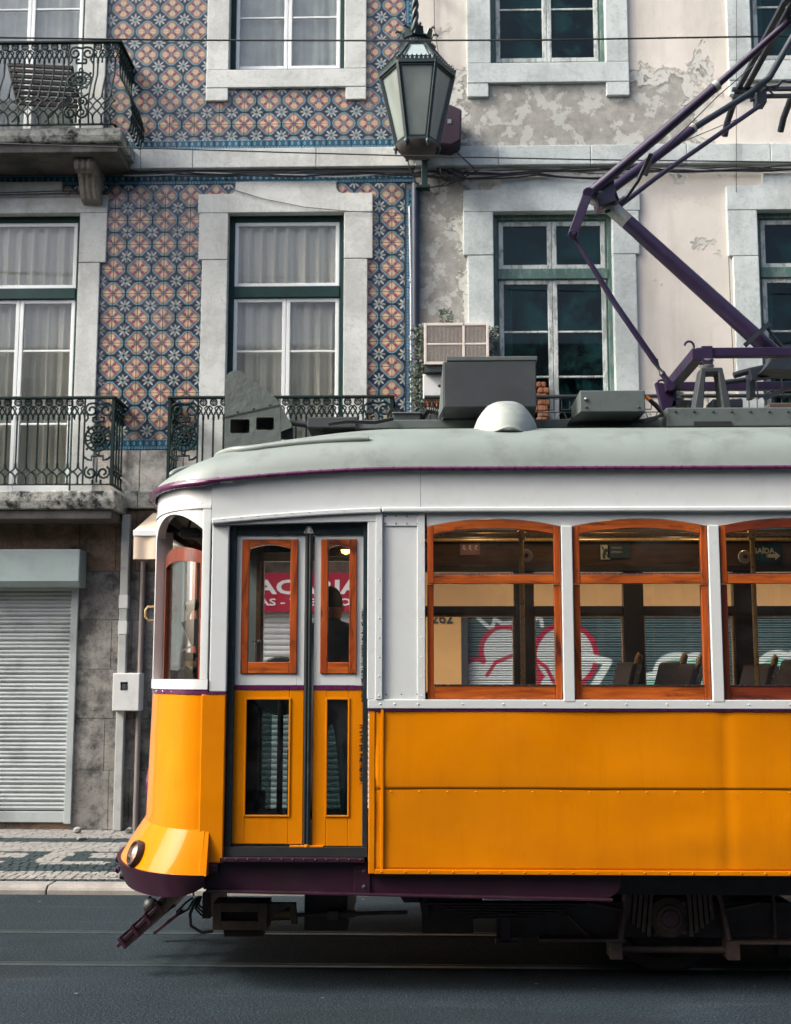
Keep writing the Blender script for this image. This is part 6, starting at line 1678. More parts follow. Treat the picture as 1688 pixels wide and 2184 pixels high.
MB().cyl((bc[0], 1.6, bc[2] - .12), (bc[0], 1.6, ZFL), .02, 10).build('hand_brake_column', M['black'], tram)
MB().tube([P(765, 1398, .75), P(830, 1390, .75)], .012, 8).tube([P(830, 1390, .75), P(840, 1500, .75), P(840, 1800, .75)], .016, 8).build('platform_rail', M['steel'], tram, smooth=60)
# driver's desk things behind the front side window
yd = .55
MB().hexa([P(390, 1330, yd), P(415, 1324, yd), P(440, 1330, yd), P(440, 1386, yd)], [P(390, 1330, yd + .06), P(415, 1324, yd + .06), P(440, 1330, yd + .06), P(440, 1386, yd + .06)]).build('ticket_screen', M['boxdark'], tram)
tm = MB().prism([(P(388, 1328, yd)[0], P(388, 1328, yd)[2]), (P(412, 1320, yd)[0], P(412, 1320, yd)[2]), (P(446, 1322, yd)[0], P(446, 1322, yd)[2]), (P(446, 1382, yd)[0], P(446, 1382, yd)[2]), (P(410, 1378, yd)[0], P(410, 1378, yd)[2])], yd - .02, yd + .05).build('ticket_machine', M['boxdark'], tram, bevel=.005)
kb = MB()
for i in range(4):
    for j in range(4): c = P(425 + i * 3, 1352 + j * 5, yd - .022); kb.box(c[0] - .003, c[0] + .003, yd - .024, yd - .02, c[2] - .003, c[2] + .003)
kb.build('keypad', M['sign_white'], tm); rbx = RC(426, 1328, 434, 1344, yd - .022); MB().box(rbx[0], rbx[1], yd - .024, yd - .02, rbx[2], rbx[3]).build('screen', M['inner_grey'], tm)
MB().bar(P(388, 1328, yd - .01), P(410, 1378, yd - .01), .008, .012).bar(P(410, 1378, yd - .01), P(386, 1390, yd - .01), .008, .012).build('machine_bracket', M['white'], tram)
st_ = MB().cyl(P(405, 1440, yd), P(405, 1410, yd), .030, 14).build('controller_stand', M['brass'], tram, smooth=40)
MB().lathe([(.035, 0), (.035, .045), (.02, .05)], P(405, 1410, yd), n=14).bar(P(405, 1401, yd), P(425, 1400, yd), .014, .014).build('controller_cap', M['black'], tram, smooth=40)
MB().lathe([(0, -.024), (.017, -.017), (.024, 0), (.017, .017), (0, .024)], P(412, 1428, yd - .05), n=12).build('lever_knob', M['black'], tram, smooth=60)
MB().prism([(P(380, 1455, yd)[0], P(380, 1455, yd)[2]), (P(384, 1428, yd)[0], P(384, 1428, yd)[2]), (P(398, 1420, yd)[0], P(398, 1420, yd)[2]), (P(420, 1438, yd)[0], P(420, 1438, yd)[2]), (P(424, 1455, yd)[0], P(424, 1455, yd)[2])], yd - .06, yd + .10).build('control_box', M['black'], tram, bevel=.01)
MB().box(PX(350, 1440, yd), PX(382, 1440, yd), yd - .02, yd + .1, PZ(1455, yd, 360), PZ(1430, yd, 360)).build('control_box', M['black'], tram, bevel=.02)
MB().box(PX(418, 1440, yd + .1), PX(450, 1440, yd + .1), yd + .05, yd + .3, PZ(1460, yd, 430), PZ(1432, yd, 430)).build('desk_board', M['wood_panel'], tram, bevel=.01)
MB().prism([(P(370, 1180, 1.9)[0], ZFL), (P(395, 1180, 1.9)[0], ZFL), (P(395, 1180, 1.9)[0], 2.6), (P(370, 1180, 1.9)[0], 2.6)], 1.9, 2.0).build('cab_post', M['inner_grey'], tram)
MB().tube([P(398, 1340, .8), P(388, 1420, .8), P(386, 1470, .8)], .018, 8).tube([P(398, 1340, .8), P(402, 1310, .8), P(410, 1296, .8)], .014, 8).build('gooseneck', M['black'], tram, smooth=60)
MB().lathe([(0, -.05), (.03, -.04), (.035, .03), (0, .05)], P(410, 1292, .8), (1, 0, .2), 12).build('microphone', M['black'], tram, smooth=60)
# mirror hung in the top of the front window, rolled blind
mr = MB().prism([(P(382, 1140, .38)[0], P(382, 1140, .38)[2]), (P(390, 1125, .38)[0], P(390, 1125, .38)[2]), (P(422, 1127, .38)[0], P(422, 1127, .38)[2]), (P(432, 1135, .38)[0], P(432, 1135, .38)[2]), (P(428, 1150, .38)[0], P(428, 1150, .38)[2]), (P(384, 1146, .38)[0], P(384, 1146, .38)[2])], .36, .44).build('mirror', M['black'], tram, bevel=.006)
MB().bar(P(402, 1128, .40), P(410, 1098, .40), .018, .012).bar(P(384, 1138, .42), P(360, 1122, .6), .02, .02).build('mirror_arm', M['black'], tram)
MB().cyl(P(362, 1140, .8), P(408, 1166, .6), .024, 12).build('rolled_blind', M['wood_panel'], tram, smooth=50)
# seats: reversible backs of black leather with brass corner grips
def seat(xd, yd_, z_top, lean, Y0, Y1, lab=None):
    x = PX(xd, 1430, (Y0 + Y1) / 2); zt_ = PZ(z_top, Y0, xd)
    s = empty('seat', (x, (Y0 + Y1) / 2, ZFL)); s.parent = tram; s.matrix_parent_inverse = Matrix.Translation(-tram.location)
    def add(name, mb, mat, **k):
        o = mb.build(name, mat, None, **k); o.parent = s; o.matrix_parent_inverse = Matrix.Translation(-s.location)
    zb_ = zt_ - .46
    add('backrest', MB().hexa([(x - .03 - lean, Y0, zb_), (x + .03 - lean, Y0, zb_), (x + .028, Y0, zt_), (x - .022, Y0, zt_ - .01)], [(x - .03 - lean, Y1, zb_), (x + .03 - lean, Y1, zb_), (x + .028, Y1, zt_ - .0), (x - .022, Y1, zt_)]), M['leather'], bevel=.02)
    add('cushion', MB().box(x - .40 if lean > 0 else x - .05, x if lean > 0 else x + .4, Y0, Y1, ZFL + .36, ZFL + .46), M['leather'], bevel=.02)
    add('seat_leg', MB().box(x - .2, x - .15, Y0 + .05, Y1 - .05, ZFL, ZFL + .36), M['chassis'])
    add('edge_strip', MB().bar((x + .012 - lean * .9, Y0 - .008, zb_ + .05), (x + .022, Y0 - .008, zt_ - .02), .012, .03, (1, 0, 0)), M['steel'], bevel=.003)
    add('grip', MB().tube([(x - .01, Y0 + .02, zt_ - .06), (x + .004, Y0 + .02, zt_ + .02), (x + .02, Y0 + .02, zt_ + .05), (x + .032, Y0 + .03, zt_ + .035), (x + .026, Y0 + .06, zt_ - .02)], .013, 8), M['brass'], smooth=60)
seat(1472, 0, 1414, .13, .52, 1.02); seat(1434, 0, 1410, .12, 1.42, 2.12); seat(1340, 0, 1410, .10, 1.42, 2.12); seat(1620, 0, 1414, .10, 1.42, 2.12)
seat(1700, 0, 1404, .13, .52, 1.02)
# brass poles, ceiling rails, stop buttons, notices
for (d, yy) in ((1113, .62), (1606, .62)):
    MB().tube([(PX(d, 1200, yy), yy, ZFL), (PX(d, 1200, yy), yy, zc0 + .17)], .015, 10).build('pole', M['brass'], tram, smooth=60)
    x = PX(d, 1200, yy)
    MB().lathe([(.016, -.03), (.026, -.02), (.026, .02), (.016, .03)], (x, yy, PZ(1142, yy)), n=12).build('pole_socket', M['brass'], tram, smooth=40)
MB().tube([(xa + .1, .62, PZ(1141, .62)), (XEND - .1, .62, PZ(1141, .62))], .012, 8).tube([(xa + .1, 1.7, PZ(1152, 1.7)), (XEND - .1, 1.7, PZ(1152, 1.7))], .012, 8).build('ceiling_rail', M['brass'], tram, smooth=60)
for (d, dy) in ((1122, 1185), (1588, 1187)):
    c = P(d, dy, .66); b = MB().lathe([(0, -.02), (.036, -.018), (.040, 0), (.036, .01)], c, (0, 1, 0), 18).build('stop_button', M['sign_white'], tram, smooth=40)
    MB().lathe([(0, -.03), (.012, -.028), (.014, -.018)], c, (0, 1, 0), 12).build('button_cap', M['sign_red'], b, smooth=40)
ys = 2.20
def notice(name, x0, y0, x1, y1, mat):
    r = RC(x0, y0, x1, y1, ys); return MB().box(r[0], r[1], ys - .006, ys, r[2], r[3]).build(name, mat, tram), r
n1, r = notice('exit_notice', 1605, 1158, 1667, 1200, M['sign_blue'])
text_mesh('lettering', 'SAÍDA', M['sign_white'], n1, (r[0] + .012, ys - .008, r[3] - .075), .05, width=.145, bold=.02)
text_mesh('lettering', 'EXIT', pbr('notice_blue_ink', (.03, .16, .30), .4), n1, (r[0] + .03, ys - .008, r[2] + .025), .045, width=.09)
ar = RC(1635, 1176, 1664, 1194, ys); ax0, ax1, az0, az1 = ar; azm = (az0 + az1) / 2
MB().prism([(ax0, az0 + .018), (ax0 + (ax1-ax0)*.62, az0 + .018), (ax0 + (ax1-ax0)*.62, az0), (ax1, azm), (ax0 + (ax1-ax0)*.62, az1), (ax0 + (ax1-ax0)*.62, az1 - .018), (ax0, az1 - .018)], ys - .009, ys - .006).build('arrow', M['sign_white'], n1)
n2, r = notice('warning_notice', 1296, 1162, 1343, 1190, M['sign_blue'])
text_mesh('lettering', 'ATENÇÃO', M['sign_white'], n2, (r[0] + .03, ys - .008, r[3] - .03), .018, width=.075); text_mesh('lettering', 'ATTENTION', M['sign_white'], n2, (r[0] + .025, ys - .008, r[2] + .035), .016, width=.08)
n3, r = notice('pictogram_notice', 1281, 1162, 1300, 1193, M['sign_white'])
w_, h_ = r[1] - r[0], r[3] - r[2]
MB().prism([(r[0] + w_*.2, r[2] + h_*.08), (r[0] + w_*.55, r[2] + h_*.05), (r[0] + w_*.52, r[2] + h_*.45), (r[0] + w_*.35, r[2] + h_*.6), (r[0] + w_*.22, r[2] + h_*.4)], ys - .009, ys - .006).build('figure', M['sign_blue'], n3)
MB().lathe([(.0, -.002), (.014, -.002), (.014, .002)], (r[0] + w_*.62, ys - .009, r[2] + h_*.62), (0, 1, 0), 12).build('figure', M['sign_blue'], n3)
MB().bar((r[0] + .008, ys - .011, r[3] - .01), (r[1] - .008, ys - .011, r[2] + .01), .004, .008).build('slash', M['sign_blue'], n3)
n4, r = notice('priority_notice', 981, 1158, 1024, 1184, M['sign_pink'])
w_, h_ = r[1] - r[0], r[3] - r[2]
for k, f in enumerate((.2, .5, .8)):
    x = r[0] + w_ * f; MB().lathe([(0, -.002), (.009, -.002), (.009, .002)], (x, ys - .008, r[3] - .025), (0, 1, 0), 10).build('figure', M['sign_white'], n4)
    MB().prism([(x - .010, r[2] + .055), (x + .012 - .006 * k, r[2] + .05), (x + .014, r[3] - .055), (x - .008, r[3] - .045)], ys - .009, ys - .006).build('figure', M['sign_white'], n4)
pn = RC(1108, 1122, 1115, 1230, 1.9)

# the person on the platform, seen from behind
def person(xd, ytop, Y, lab):
    hx = PX(xd, 1280, Y); ht = PZ(ytop, Y, xd); fl = ZFL
    root = empty('person', (hx, Y, fl)); tag(root, lab, 'person')
    H = ht - fl; v, e, rad = [], [], []
    def add(p, r, par=None):
        v.append(p); rad.append(r)
        if par is not None: e.append((par, len(v) - 1))
        return len(v) - 1
    pel = add((hx, Y, fl + H * .53), (.16, .12)); ab = add((hx, Y - .01, fl + H * .62), (.15, .11), pel); ch = add((hx, Y + .0, fl + H * .73), (.175, .125), ab); nb = add((hx - .005, Y + .005, fl + H * .815), (.125, .085), ch)
    nk = add((hx - .01, Y + .02, fl + H * .855), (.058, .058), nb)
    for s in (-1, 1):
        sh = add((hx + s * .15, Y, fl + H * .795), (.082, .075), nb); sh2 = add((hx + s * .205, Y, fl + H * .765), (.066, .066), sh); el = add((hx + s * .245, Y + .01, fl + H * .60), (.05, .05), sh2); wr_ = add((hx + s * .215, Y + .17, fl + H * .50), (.036, .036), el)
        hip = add((hx + s * .095, Y, fl + H * .47), (.092, .095), pel); kn = add((hx + s * .10, Y + .02, fl + H * .27), (.064, .064), hip); an = add((hx + s * .105, Y, fl + .09), (.045, .045), kn); toe = add((hx + s * .115, Y + .15, fl + .04), (.042, .035), an)
    me = bpy.data.meshes.new('body'); me.from_pydata(v, e, []); o = link('body', me, None); o.parent = root; o.matrix_parent_inverse = Matrix.Translation(-root.location)
    o.modifiers.new('skin', 'SKIN').use_smooth_shade = True
    sk = me.skin_vertices[0].data
    for i, r in enumerate(rad): sk[i].radius = r
    sk[0].use_root = True
    sb_ = o.modifiers.new('sub', 'SUBSURF'); sb_.levels = 2; sb_.render_levels = 2; me.materials.append(M['jacket'])
    def part(name, mb, mat, **k):
        q = mb.build(name, mat, None, **k); q.parent = root; q.matrix_parent_inverse = Matrix.Translation(-root.location); return q
    hc = Vector((hx - .012, Y + .03, ht - .115))
    def skull(u, w):
        a, b = 2 * PI * u, PI * w; r = math.sin(b); x, y, z = r * math.cos(a), r * math.sin(a), math.cos(b)
        return (hc.x + x * .077, hc.y + y * (.098 if y < 0 else .094) + (.012 if z < -.3 else 0), hc.z + z * .118 - (.02 if z < -.2 and y > 0 else 0))
    part('head', MB().grid(skull, 24, 16), M['skin'], smooth=80)
    def hair(u, w):
        a, b = 2 * PI * u, PI * w * .54; p = Vector(skull(u, w * .54)); d = p - hc
        if d.y > .05 and w > .55: d *= .93
        return hc + d * (1.07 - .05 * w)
    part('hair', MB().grid(hair, 24, 12), M['hair'], smooth=80)
    for s in (-1, 1): part('ear', MB().lathe([(0, -.008), (.012, -.006), (.022, 0), (.012, .006), (0, .008)], (hc.x + s * .081, hc.y + .005, hc.z - .015), (s, -.35, 0), 12), M['skin'], smooth=60)
    part('collar', MB().lathe([(.066, -.02), (.072, .01), (.064, .028)], (hx - .01, Y + .02, fl + H * .845), (0, .15, 1), 18), M['jacket'], smooth=60)
    part('nose', MB().lathe([(0, .03), (.012, 0), (0, -.012)], (hc.x, hc.y + .098, hc.z - .02), n=8), M['skin'], smooth=60)
    for s in (-1, 1):
        part('eye', MB().lathe([(0, -.01), (.010, 0), (0, .01)], (hc.x + s * .03, hc.y + .086, hc.z + .003), (0, 1, 0), 8), M['sign_white'])
        w0 = Vector((hx + s * .215, Y + .17, fl + H * .50)); hm = MB()
        hm.tube([w0, w0 + Vector((-s * .01, .05, .0)), w0 + Vector((-s * .015, .10, -.005))], [.032, .042, .036], 10)
        for k in range(4):
            b = w0 + Vector((-s * .015 + (k - 1.5) * .019, .09, -.004)); hm.tube([b, b + Vector((0, .035, -.006)), b + Vector((0, .058, -.026)), b + Vector((0, .055, -.045))], [.0095, .009, .0085, .007], 7)
        b = w0 + Vector((-s * .045, .04, -.004)); hm.tube([b, b + Vector((-s * .02, .03, -.01)), b + Vector((-s * .015, .06, -.02))], [.012, .0105, .008], 7)
        part('hand', hm, M['skin'], smooth=60)
person(709, 1253, 1.25, 'person in a dark jacket with short dark hair, standing inside the tram door')

# ---------------------------------------------------------------- underframe
def dbox(name, x0, y0, x1, y1, Y, dep, mat, bevel=.004): return rbox(name, x0, y0, x1, y1, Y, dep, mat, bevel=bevel)
# resistor grid and brake cylinder under the door
q = RC(440, 1922, 640, 1985, .35)
g = MB(); X0, X1, Z0, Z1 = RC(455, 1925, 572, 1983, .35); frame_ring(g, (X0, X1, Z0, Z1), .33, .52, .05); g.box(X0, X1, .50, .52, Z0, Z0 + .09); g.build('resistor_frame', M['rust'], tram, bevel=.004)
tr_ = MB()
for i in range(22):
    x = X0 + .06 + (X1 - X0 - .08) * i / 22
    tr_.box(x, x + .004, .36, .5, Z1 - .075, Z1 - .055).box(x, x + .004, .36, .5, Z0 + .055, Z0 + .07); tr_.box(x, x + .003, .36, .46, Z0 - .045, Z0 - .005)
o = tr_.build('resistor_teeth', M['rust'], tram, fix=False); o['kind'] = 'stuff'
MB().cyl(P(575, 1948, .42), P(622, 1946, .42), .042, 18).build('brake_cylinder', pbr('dull_brass', (.16, .10, .045), .4, metal=.6), tram, smooth=40)
MB().prism([(PX(565, 1930, .38), PZ(1965, .38, 580)), (PX(565, 1930, .38), PZ(1925, .38, 580)), (PX(632, 1930, .38), PZ(1925, .38, 620)), (PX(636, 1970, .38), PZ(1970, .38, 620)), (PX(622, 1970, .38), PZ(1970, .38, 620)), (PX(618, 1930, .38), PZ(1932, .38, 620))], .36, .40).build('cylinder_bracket', M['rust'], tram, bevel=.003)
MB().cyl(P(625, 1952, .45), P(870, 1946, .45), .012, 10).cyl(P(700, 1951, .45), P(760, 1949, .45), .02, 10).box(PX(700, 1950, .45), PX(724, 1950, .45), .41, .49, PZ(1960, .45, 710), PZ(1941, .45, 710)).build('brake_rod', M['rust'], tram, bevel=.003)
MB().box(XC + .02, XEND, .25, TW - .25, zs_(1925), ZFL - .06).build('underframe', M['chassis'], tram)
for (a, b, yy, dep, z1, z2) in ((650, 742, .5, .9, 1985, 1905), (1010, 1030, .6, .2, 1960, 1905), (432, 450, .5, .6, 1960, 1905), (900, 1010, .55, .5, 1990, 1910)):
    dbox('equipment_case', a, z2, b, z1, yy, dep, M['chassis'])
MB().prism([(PX(850, 1910, .5), PZ(1905, .5)), (PX(905, 1910, .5), PZ(1905, .5)), (PX(900, 1912, .5), PZ(1925, .5)), (PX(862, 1912, .5), PZ(1925, .5))], .5, .6).prism([(PX(893, 1910, .5), PZ(1905, .5)), (PX(912, 1910, .5), PZ(1905, .5)), (PX(916, 1945, .5), PZ(1955, .5)), (PX(900, 1945, .5), PZ(1948, .5))], .5, .56).build('brake_hanger', M['chassis'], tram)
# wheels: two axles, wheels on both rails
def wheel(x, y, s):
    w = MB().lathe([(.02, -.02), (.08, -.05), (.10, -.02), (.24, -.015), (.26, -.04), (.33, -.04), (.335, .02), (.36, .03), (.36, .055), (.26, .055), (.24, .02), (.05, .03)], (x, y, .335), (0, s, 0), 36).build('wheel', M['chassis'], tram, smooth=40)
    return w
XW = PX(1423, 1957, .55); XW2 = XW + 2.4
for x in (XW, XW2, ):
    for y, s in ((.68, 1), (1.66, -1)): wheel(x, y, s)
    MB().cyl((x, .5, .335), (x, 1.85, .335), .06, 16).build('axle', M['chassis'], tram, smooth=40)
# axle box with its springs and hornguide
yx = .42
fx = lambda d, dy=1957: PX(d, dy, yx); fz = lambda d: PZ(d, yx, 1430)
hg = MB(); pth = [P(1322, 2000, yx), P(1336, 1910, yx), P(1342, 1886, yx), P(1362, 1880, yx), P(1500, 1880, yx), P(1522, 1886, yx), P(1532, 1912, yx), P(1552, 2000, yx)]
for a, b in zip(pth, pth[1:]): hg.bar(a, b, .12, .022, (0, 0, 1) if abs(a[2] - b[2]) < .05 else (1, 0, 0))
hg.build('hornguide', M['rust'], tram)
for sgn, cols in ((-1, (1346, 1357, 1368, 1379, 1390)), (1, (1468, 1479, 1490, 1501, 1512))):
    for i, d in enumerate(cols):
        k = abs(i - (0 if sgn < 0 else 4)); lean = 5 * (1 if sgn > 0 else -1)
        a = Vector(P(d, 1888 + k * 2, yx - .02)); b = Vector(P(d + lean * 1.4, 1960 + (k) * 9, yx - .02)); MB().bar(a, b, .05, .022, (1, 0, 0)).build('spring_leaf', M['rust'], tram, bevel=.004)
ab = MB(); ab.prism([(fx(1394), fz(2000)), (fx(1390), fz(1950)), (fx(1397), fz(1912)), (fx(1464), fz(1912)), (fx(1476), fz(1950)), (fx(1470), fz(2000))], yx + .0, yx + .25); ab.build('axle_box', M['chassis'], tram, bevel=.01)
MB().lathe([(.05, 0), (.105, 0), (.11, -.02), (.075, -.035), (.07, -.05), (.052, -.055), (.05, -.05), (0, -.05)], (fx(1427), yx - .0, fz(1955)), (0, 1, 0), 26).build('axle_cover', M['rust'], tram, smooth=35)
MB().lathe([(0, -.064), (.045, -.062), (.05, -.05)], (fx(1427), yx, fz(1955)), (0, 1, 0), 24).build('axle_cap', pbr('worn_maroon', (.10, .05, .055), .6, var=.3, vs=20), tram, smooth=40)
for (d, dy) in ((1400, 1925), (1458, 1925), (1402, 1985), (1458, 1985)): MB().lathe([(0, -.03), (.014, -.03), (.016, 0)], (fx(d), yx, fz(dy)), (0, 1, 0), 6).build('axle_bolt', M['rust'], tram)
# side frame of the truck
tf = MB(); tf.box(PX(1060, 2005, .45), XEND, .44, .47, fz(2000), fz(1925)); tf.build('truck_frame', M['chassis'], tram)
MB().box(PX(1150, 2005, .4), fx(1330), .36, .50, fz(2005), fz(1999)).box(fx(1545), XEND, .36, .50, fz(2008), fz(2002)).build('frame_flange', M['rust'], tram)
for a_, b_ in (((1210, 1950), (1258, 2000)), ((1250, 1925), (1325, 1940)), ((1545, 1940), (1620, 1925))): MB().bar(P(*a_, .43), P(*b_, .43), .014, .03, (0, 1, 0)).build('frame_rib', M['rust'], tram)
MB().box(fx(1650), fx(1655), .41, .45, fz(2000), fz(1895)).build('frame_rib', M['rust'], tram)
for d in (1297, 1545): MB().box(fx(d), fx(d + 27), .36, .50, fz(2042), fz(2006)).build('frame_foot', M['rust'], tram, bevel=.004)
MB().cyl(P(1320, 2024, .43), P(1548, 2026, .43), .020, 10).build('tie_rod', M['rust'], tram, smooth=40)
# leaf spring and its post at the left end of the truck
for i in range(6): 
    l = 1 - .13 * i; xc_ = PX(1080, 1920, .38); zz = fz(1922 + 0) - .015 * i - .0
    MB().box(xc_ - .45 * l, xc_ + .45 * l, .34, .42, zz - .012, zz).build('spring_leaf', M['chassis'], tram, bevel=.003)
sp = MB(); sp.box(PX(1062, 1950, .36), PX(1104, 1950, .36), .33, .45, fz(1950), fz(1942)).box(PX(1058, 2000, .36), PX(1108, 2000, .36), .33, .45, fz(2011), fz(2005)).box(PX(1070, 1980, .36), PX(1090, 1980, .36), .37, .41, fz(2006), fz(1948)); sp.build('spring_post', M['maroon'], tram, bevel=.003)
dbox('equipment_case', 1660, 2005, 1900, 2040, .5, .8, M['chassis'])
MB().cyl((PX(1640, 2020, .7), .55, .28), (PX(1640, 2020, .7), 1.7, .28), .16, 20).build('motor', M['chassis'], tram, smooth=40)
# ---------------------------------------------------------------- things on and before the facades
# street lantern
YL = 5.35
lan = empty('street_lantern', (PX(888, 330, YL), YL, PZ(330, YL, 888))); tag(lan, 'six-sided green iron lantern hung on the corner of the two houses', 'street lamp')
def lp(name, mb, mat, **k):
    o = mb.build(name, mat, None, **k); o.parent = lan; o.matrix_parent_inverse = Matrix.Translation(-lan.location); return o
lx = PX(889, 250, YL); zA, zB_ = PZ(311, YL, 889), PZ(163, YL, 889)
ra, rbm, rc = .165, .385, .16
zC = zB_ + .285
def hexr(r, z, k): a = R(60 * k + 30 - 90 + 0); return Vector((lx + r * math.cos(a), YL + r * math.sin(a), z))
rA, rB, rC = (PX(945, 305, YL) - lx) * .84, (PX(955, 170, YL) - lx) * 1.02, (PX(943, 110, YL) - lx) * .80
rA = .215; rB = .385; rC = .175
for k in range(6):
    a0, a1, b0, b1 = hexr(rA, zA, k), hexr(rA, zA, k+1), hexr(rB, zB_, k), hexr(rB, zB_, k+1)
    lp('lantern_bar', MB().bar(a0, b0, .034, .034, (a0 - Vector((lx, YL, zA)))), M['lantern'], bevel=.004)
    lp('lantern_bar', MB().bar(b0, b1, .036, .040), M['lantern'], bevel=.004); lp('lantern_bar', MB().bar(a0, a1, .03, .034), M['lantern'], bevel=.004)
    c = (a0 + a1 + b0 + b1) / 4; cc = Vector((lx, YL, c.z)); ins = (cc - c).normalized() * .010
    lp('lantern_pane', MB().hexa([a0 + ins, a1 + ins, b1 + ins, b0 + ins], [a0 + ins * 1.5, a1 + ins * 1.5, b1 + ins * 1.5, b0 + ins * 1.5]), M['lamp_glass'])
    inn = MB()
    q = [a0.lerp(b0, .04).lerp(a1.lerp(b1, .04), .10), a0.lerp(b0, .04).lerp(a1.lerp(b1, .04), .90), a0.lerp(b0, .96).lerp(a1.lerp(b1, .96), .94), a0.lerp(b0, .96).lerp(a1.lerp(b1, .96), .06)]
    for u, w in zip(q, q[1:] + q[:1]): inn.bar(u, w, .014, .014)
    lp('pane_bead', inn, M['lantern'])
    c0, c1 = hexr(rC, zC, k), hexr(rC, zC, k+1); up_ = Vector((0, 0, .03))
    lp('roof_pane', MB().hexa([b0 + up_, b1 + up_, c1, c0], [b0 + up_ * .6, b1 + up_ * .6, c1 - up_ * .4, c0 - up_ * .4]), M['shutter_box'])
    rm = MB(); rm.bar(b0 + up_, c0, .03, .03); rm.bar(c0, c1, .03, .035)
    m0, m1, n0, n1 = b0.lerp(c0, .12) + up_, b1.lerp(c1, .12) + up_, b0.lerp(c0, .86) + up_ * .5, b1.lerp(c1, .86) + up_ * .5
    for u, w in ((m0.lerp(m1, .14), n0.lerp(n1, .14)), (m0.lerp(m1, .86), n0.lerp(n1, .86)), (m0.lerp(m1, .14), m0.lerp(m1, .86))): rm.bar(u, w, .010, .012)
    lp('roof_rib', rm, M['lantern'])
    # rows of leaf-shaped cresting along the eaves and round the crown
    for (p0, p1, n_, hgt) in ((b0, b1, 9, .060), (c0, c1, 6, .045)):
        cr = MB()
        for i in range(n_):
            c = p0.lerp(p1, (i + .5) / n_); t = (p1 - p0).normalized(); wd = (p1 - p0).length / n_ * .46
            o_ = Vector((c.x - lx, c.y - YL, 0)).normalized() * .018
            cr.hexa([c - t * wd, c + t * wd, c + t * wd * .8 + Vector((0, 0, hgt * .6)), c - t * wd * .8 + Vector((0, 0, hgt * .6))], [c - t * wd + o_, c + t * wd + o_, c + t * wd * .8 + o_ * 1.2 + Vector((0, 0, hgt * .6)), c - t * wd * .8 + o_ * 1.2 + Vector((0, 0, hgt * .6))])
            cr.hexa([c - t * wd * .8 + Vector((0, 0, hgt * .6)), c + t * wd * .8 + Vector((0, 0, hgt * .6)), c + t * wd * .15 + o_ + Vector((0, 0, hgt)), c - t * wd * .15 + o_ + Vector((0, 0, hgt))], [c - t * wd * .8 + o_ * 1.2 + Vector((0, 0, hgt * .6)), c + t * wd * .8 + o_ * 1.2 + Vector((0, 0, hgt * .6)), c + t * wd * .15 + o_ * 1.8 + Vector((0, 0, hgt)), c - t * wd * .15 + o_ * 1.8 + Vector((0, 0, hgt))])
        lp('cresting', cr, M['lantern'])
    lp('finial', MB().lathe([(.012, .03), (.012, .01), (.024, -.01), (.026, -.03), (.012, -.05), (.014, -.065), (0, -.085)], hexr(rA + .005, zA - .01, k), n=10), M['lantern'], smooth=50)
lp('lantern_base', MB().lathe([(rA, 0), (rA * .95, -.03), (rA * .72, -.08), (rA * .3, -.11), (0, -.115)], (lx, YL, zA - .012), n=24), M['rustplate'], smooth=50)
lp('crown_neck', MB().lathe([(rC, 0), (rC * .9, .05), (rC * .82, .06), (rC * .74, .09), (rC * .9, .11), (0, .11)], (lx, YL, zC + .01), n=20), M['lantern'], smooth=40)
zcr = zC + .10
cw = MB()
for k in range(8):
    a = R(45 * k + 10); u = Vector((math.cos(a), math.sin(a), 0)); t = Vector((-u.y, u.x, 0)); c = Vector((lx, YL, zcr)) + u * rC * .85
    cw.hexa([c - t * .05, c + t * .05, c + t * .032 + u * .03 + Vector((0, 0, .085)), c - t * .032 + u * .03 + Vector((0, 0, .085))], [c - t * .05 - u * .012, c + t * .05 - u * .012, c + t * .032 + u * .018 + Vector((0, 0, .085)), c - t * .032 + u * .018 + Vector((0, 0, .085))])
    d = c + u * .03 + Vector((0, 0, .085)); cw.tube([d, d + u * .03 + Vector((0, 0, .012)), d + u * .045 + Vector((0, 0, -.01))], .012, 6)
lp('crown', cw, M['lantern'])
# twisted stem up to the wall arm
zt_ = zcr + .05; st2 = []
for s in range(3):
    pts = [(lx - .02 + .022 * math.cos(i * .55 + s * 2.09) - .0, YL + .022 * math.sin(i * .55 + s * 2.09), zt_ + i * .032) for i in range(34)]
    st2.append(pts)
tw = MB()
for pts in st2: tw.tube(pts, .021, 6)
lp('twisted_stem', tw, M['lantern'], smooth=60)
lp('wall_arm', MB().tube([(lx - .02, YL, zt_ + 1.08), (lx - .02, YL + .1, zt_ + 1.2), (lx - .02, YF, zt_ + 1.25)], .03, 8).tube([(lx - .02, YF - .02, zt_ + .5), (lx - .02, YL + .35, zt_ + .8), (lx - .02, YL + .1, zt_ + 1.15)], .02, 8), M['lantern'], smooth=60)
bx_ = PX(905, 380, YF - .1)
lp('wall_bracket', MB().box(bx_ - .035, bx_ + .035, YF - .12, YF - .05, PZ(398, YF - .1, 905), PZ(318, YF - .1, 905)).box(bx_ - .10, bx_ + .06, YF - .13, YF - .02, PZ(402, YF - .1, 905), PZ(395, YF - .1, 905)).bar((bx_, YF - .08, PZ(335, YF - .1, 905)), (lx, YL, zA - .10), .05, .05), M['lantern'], bevel=.005)
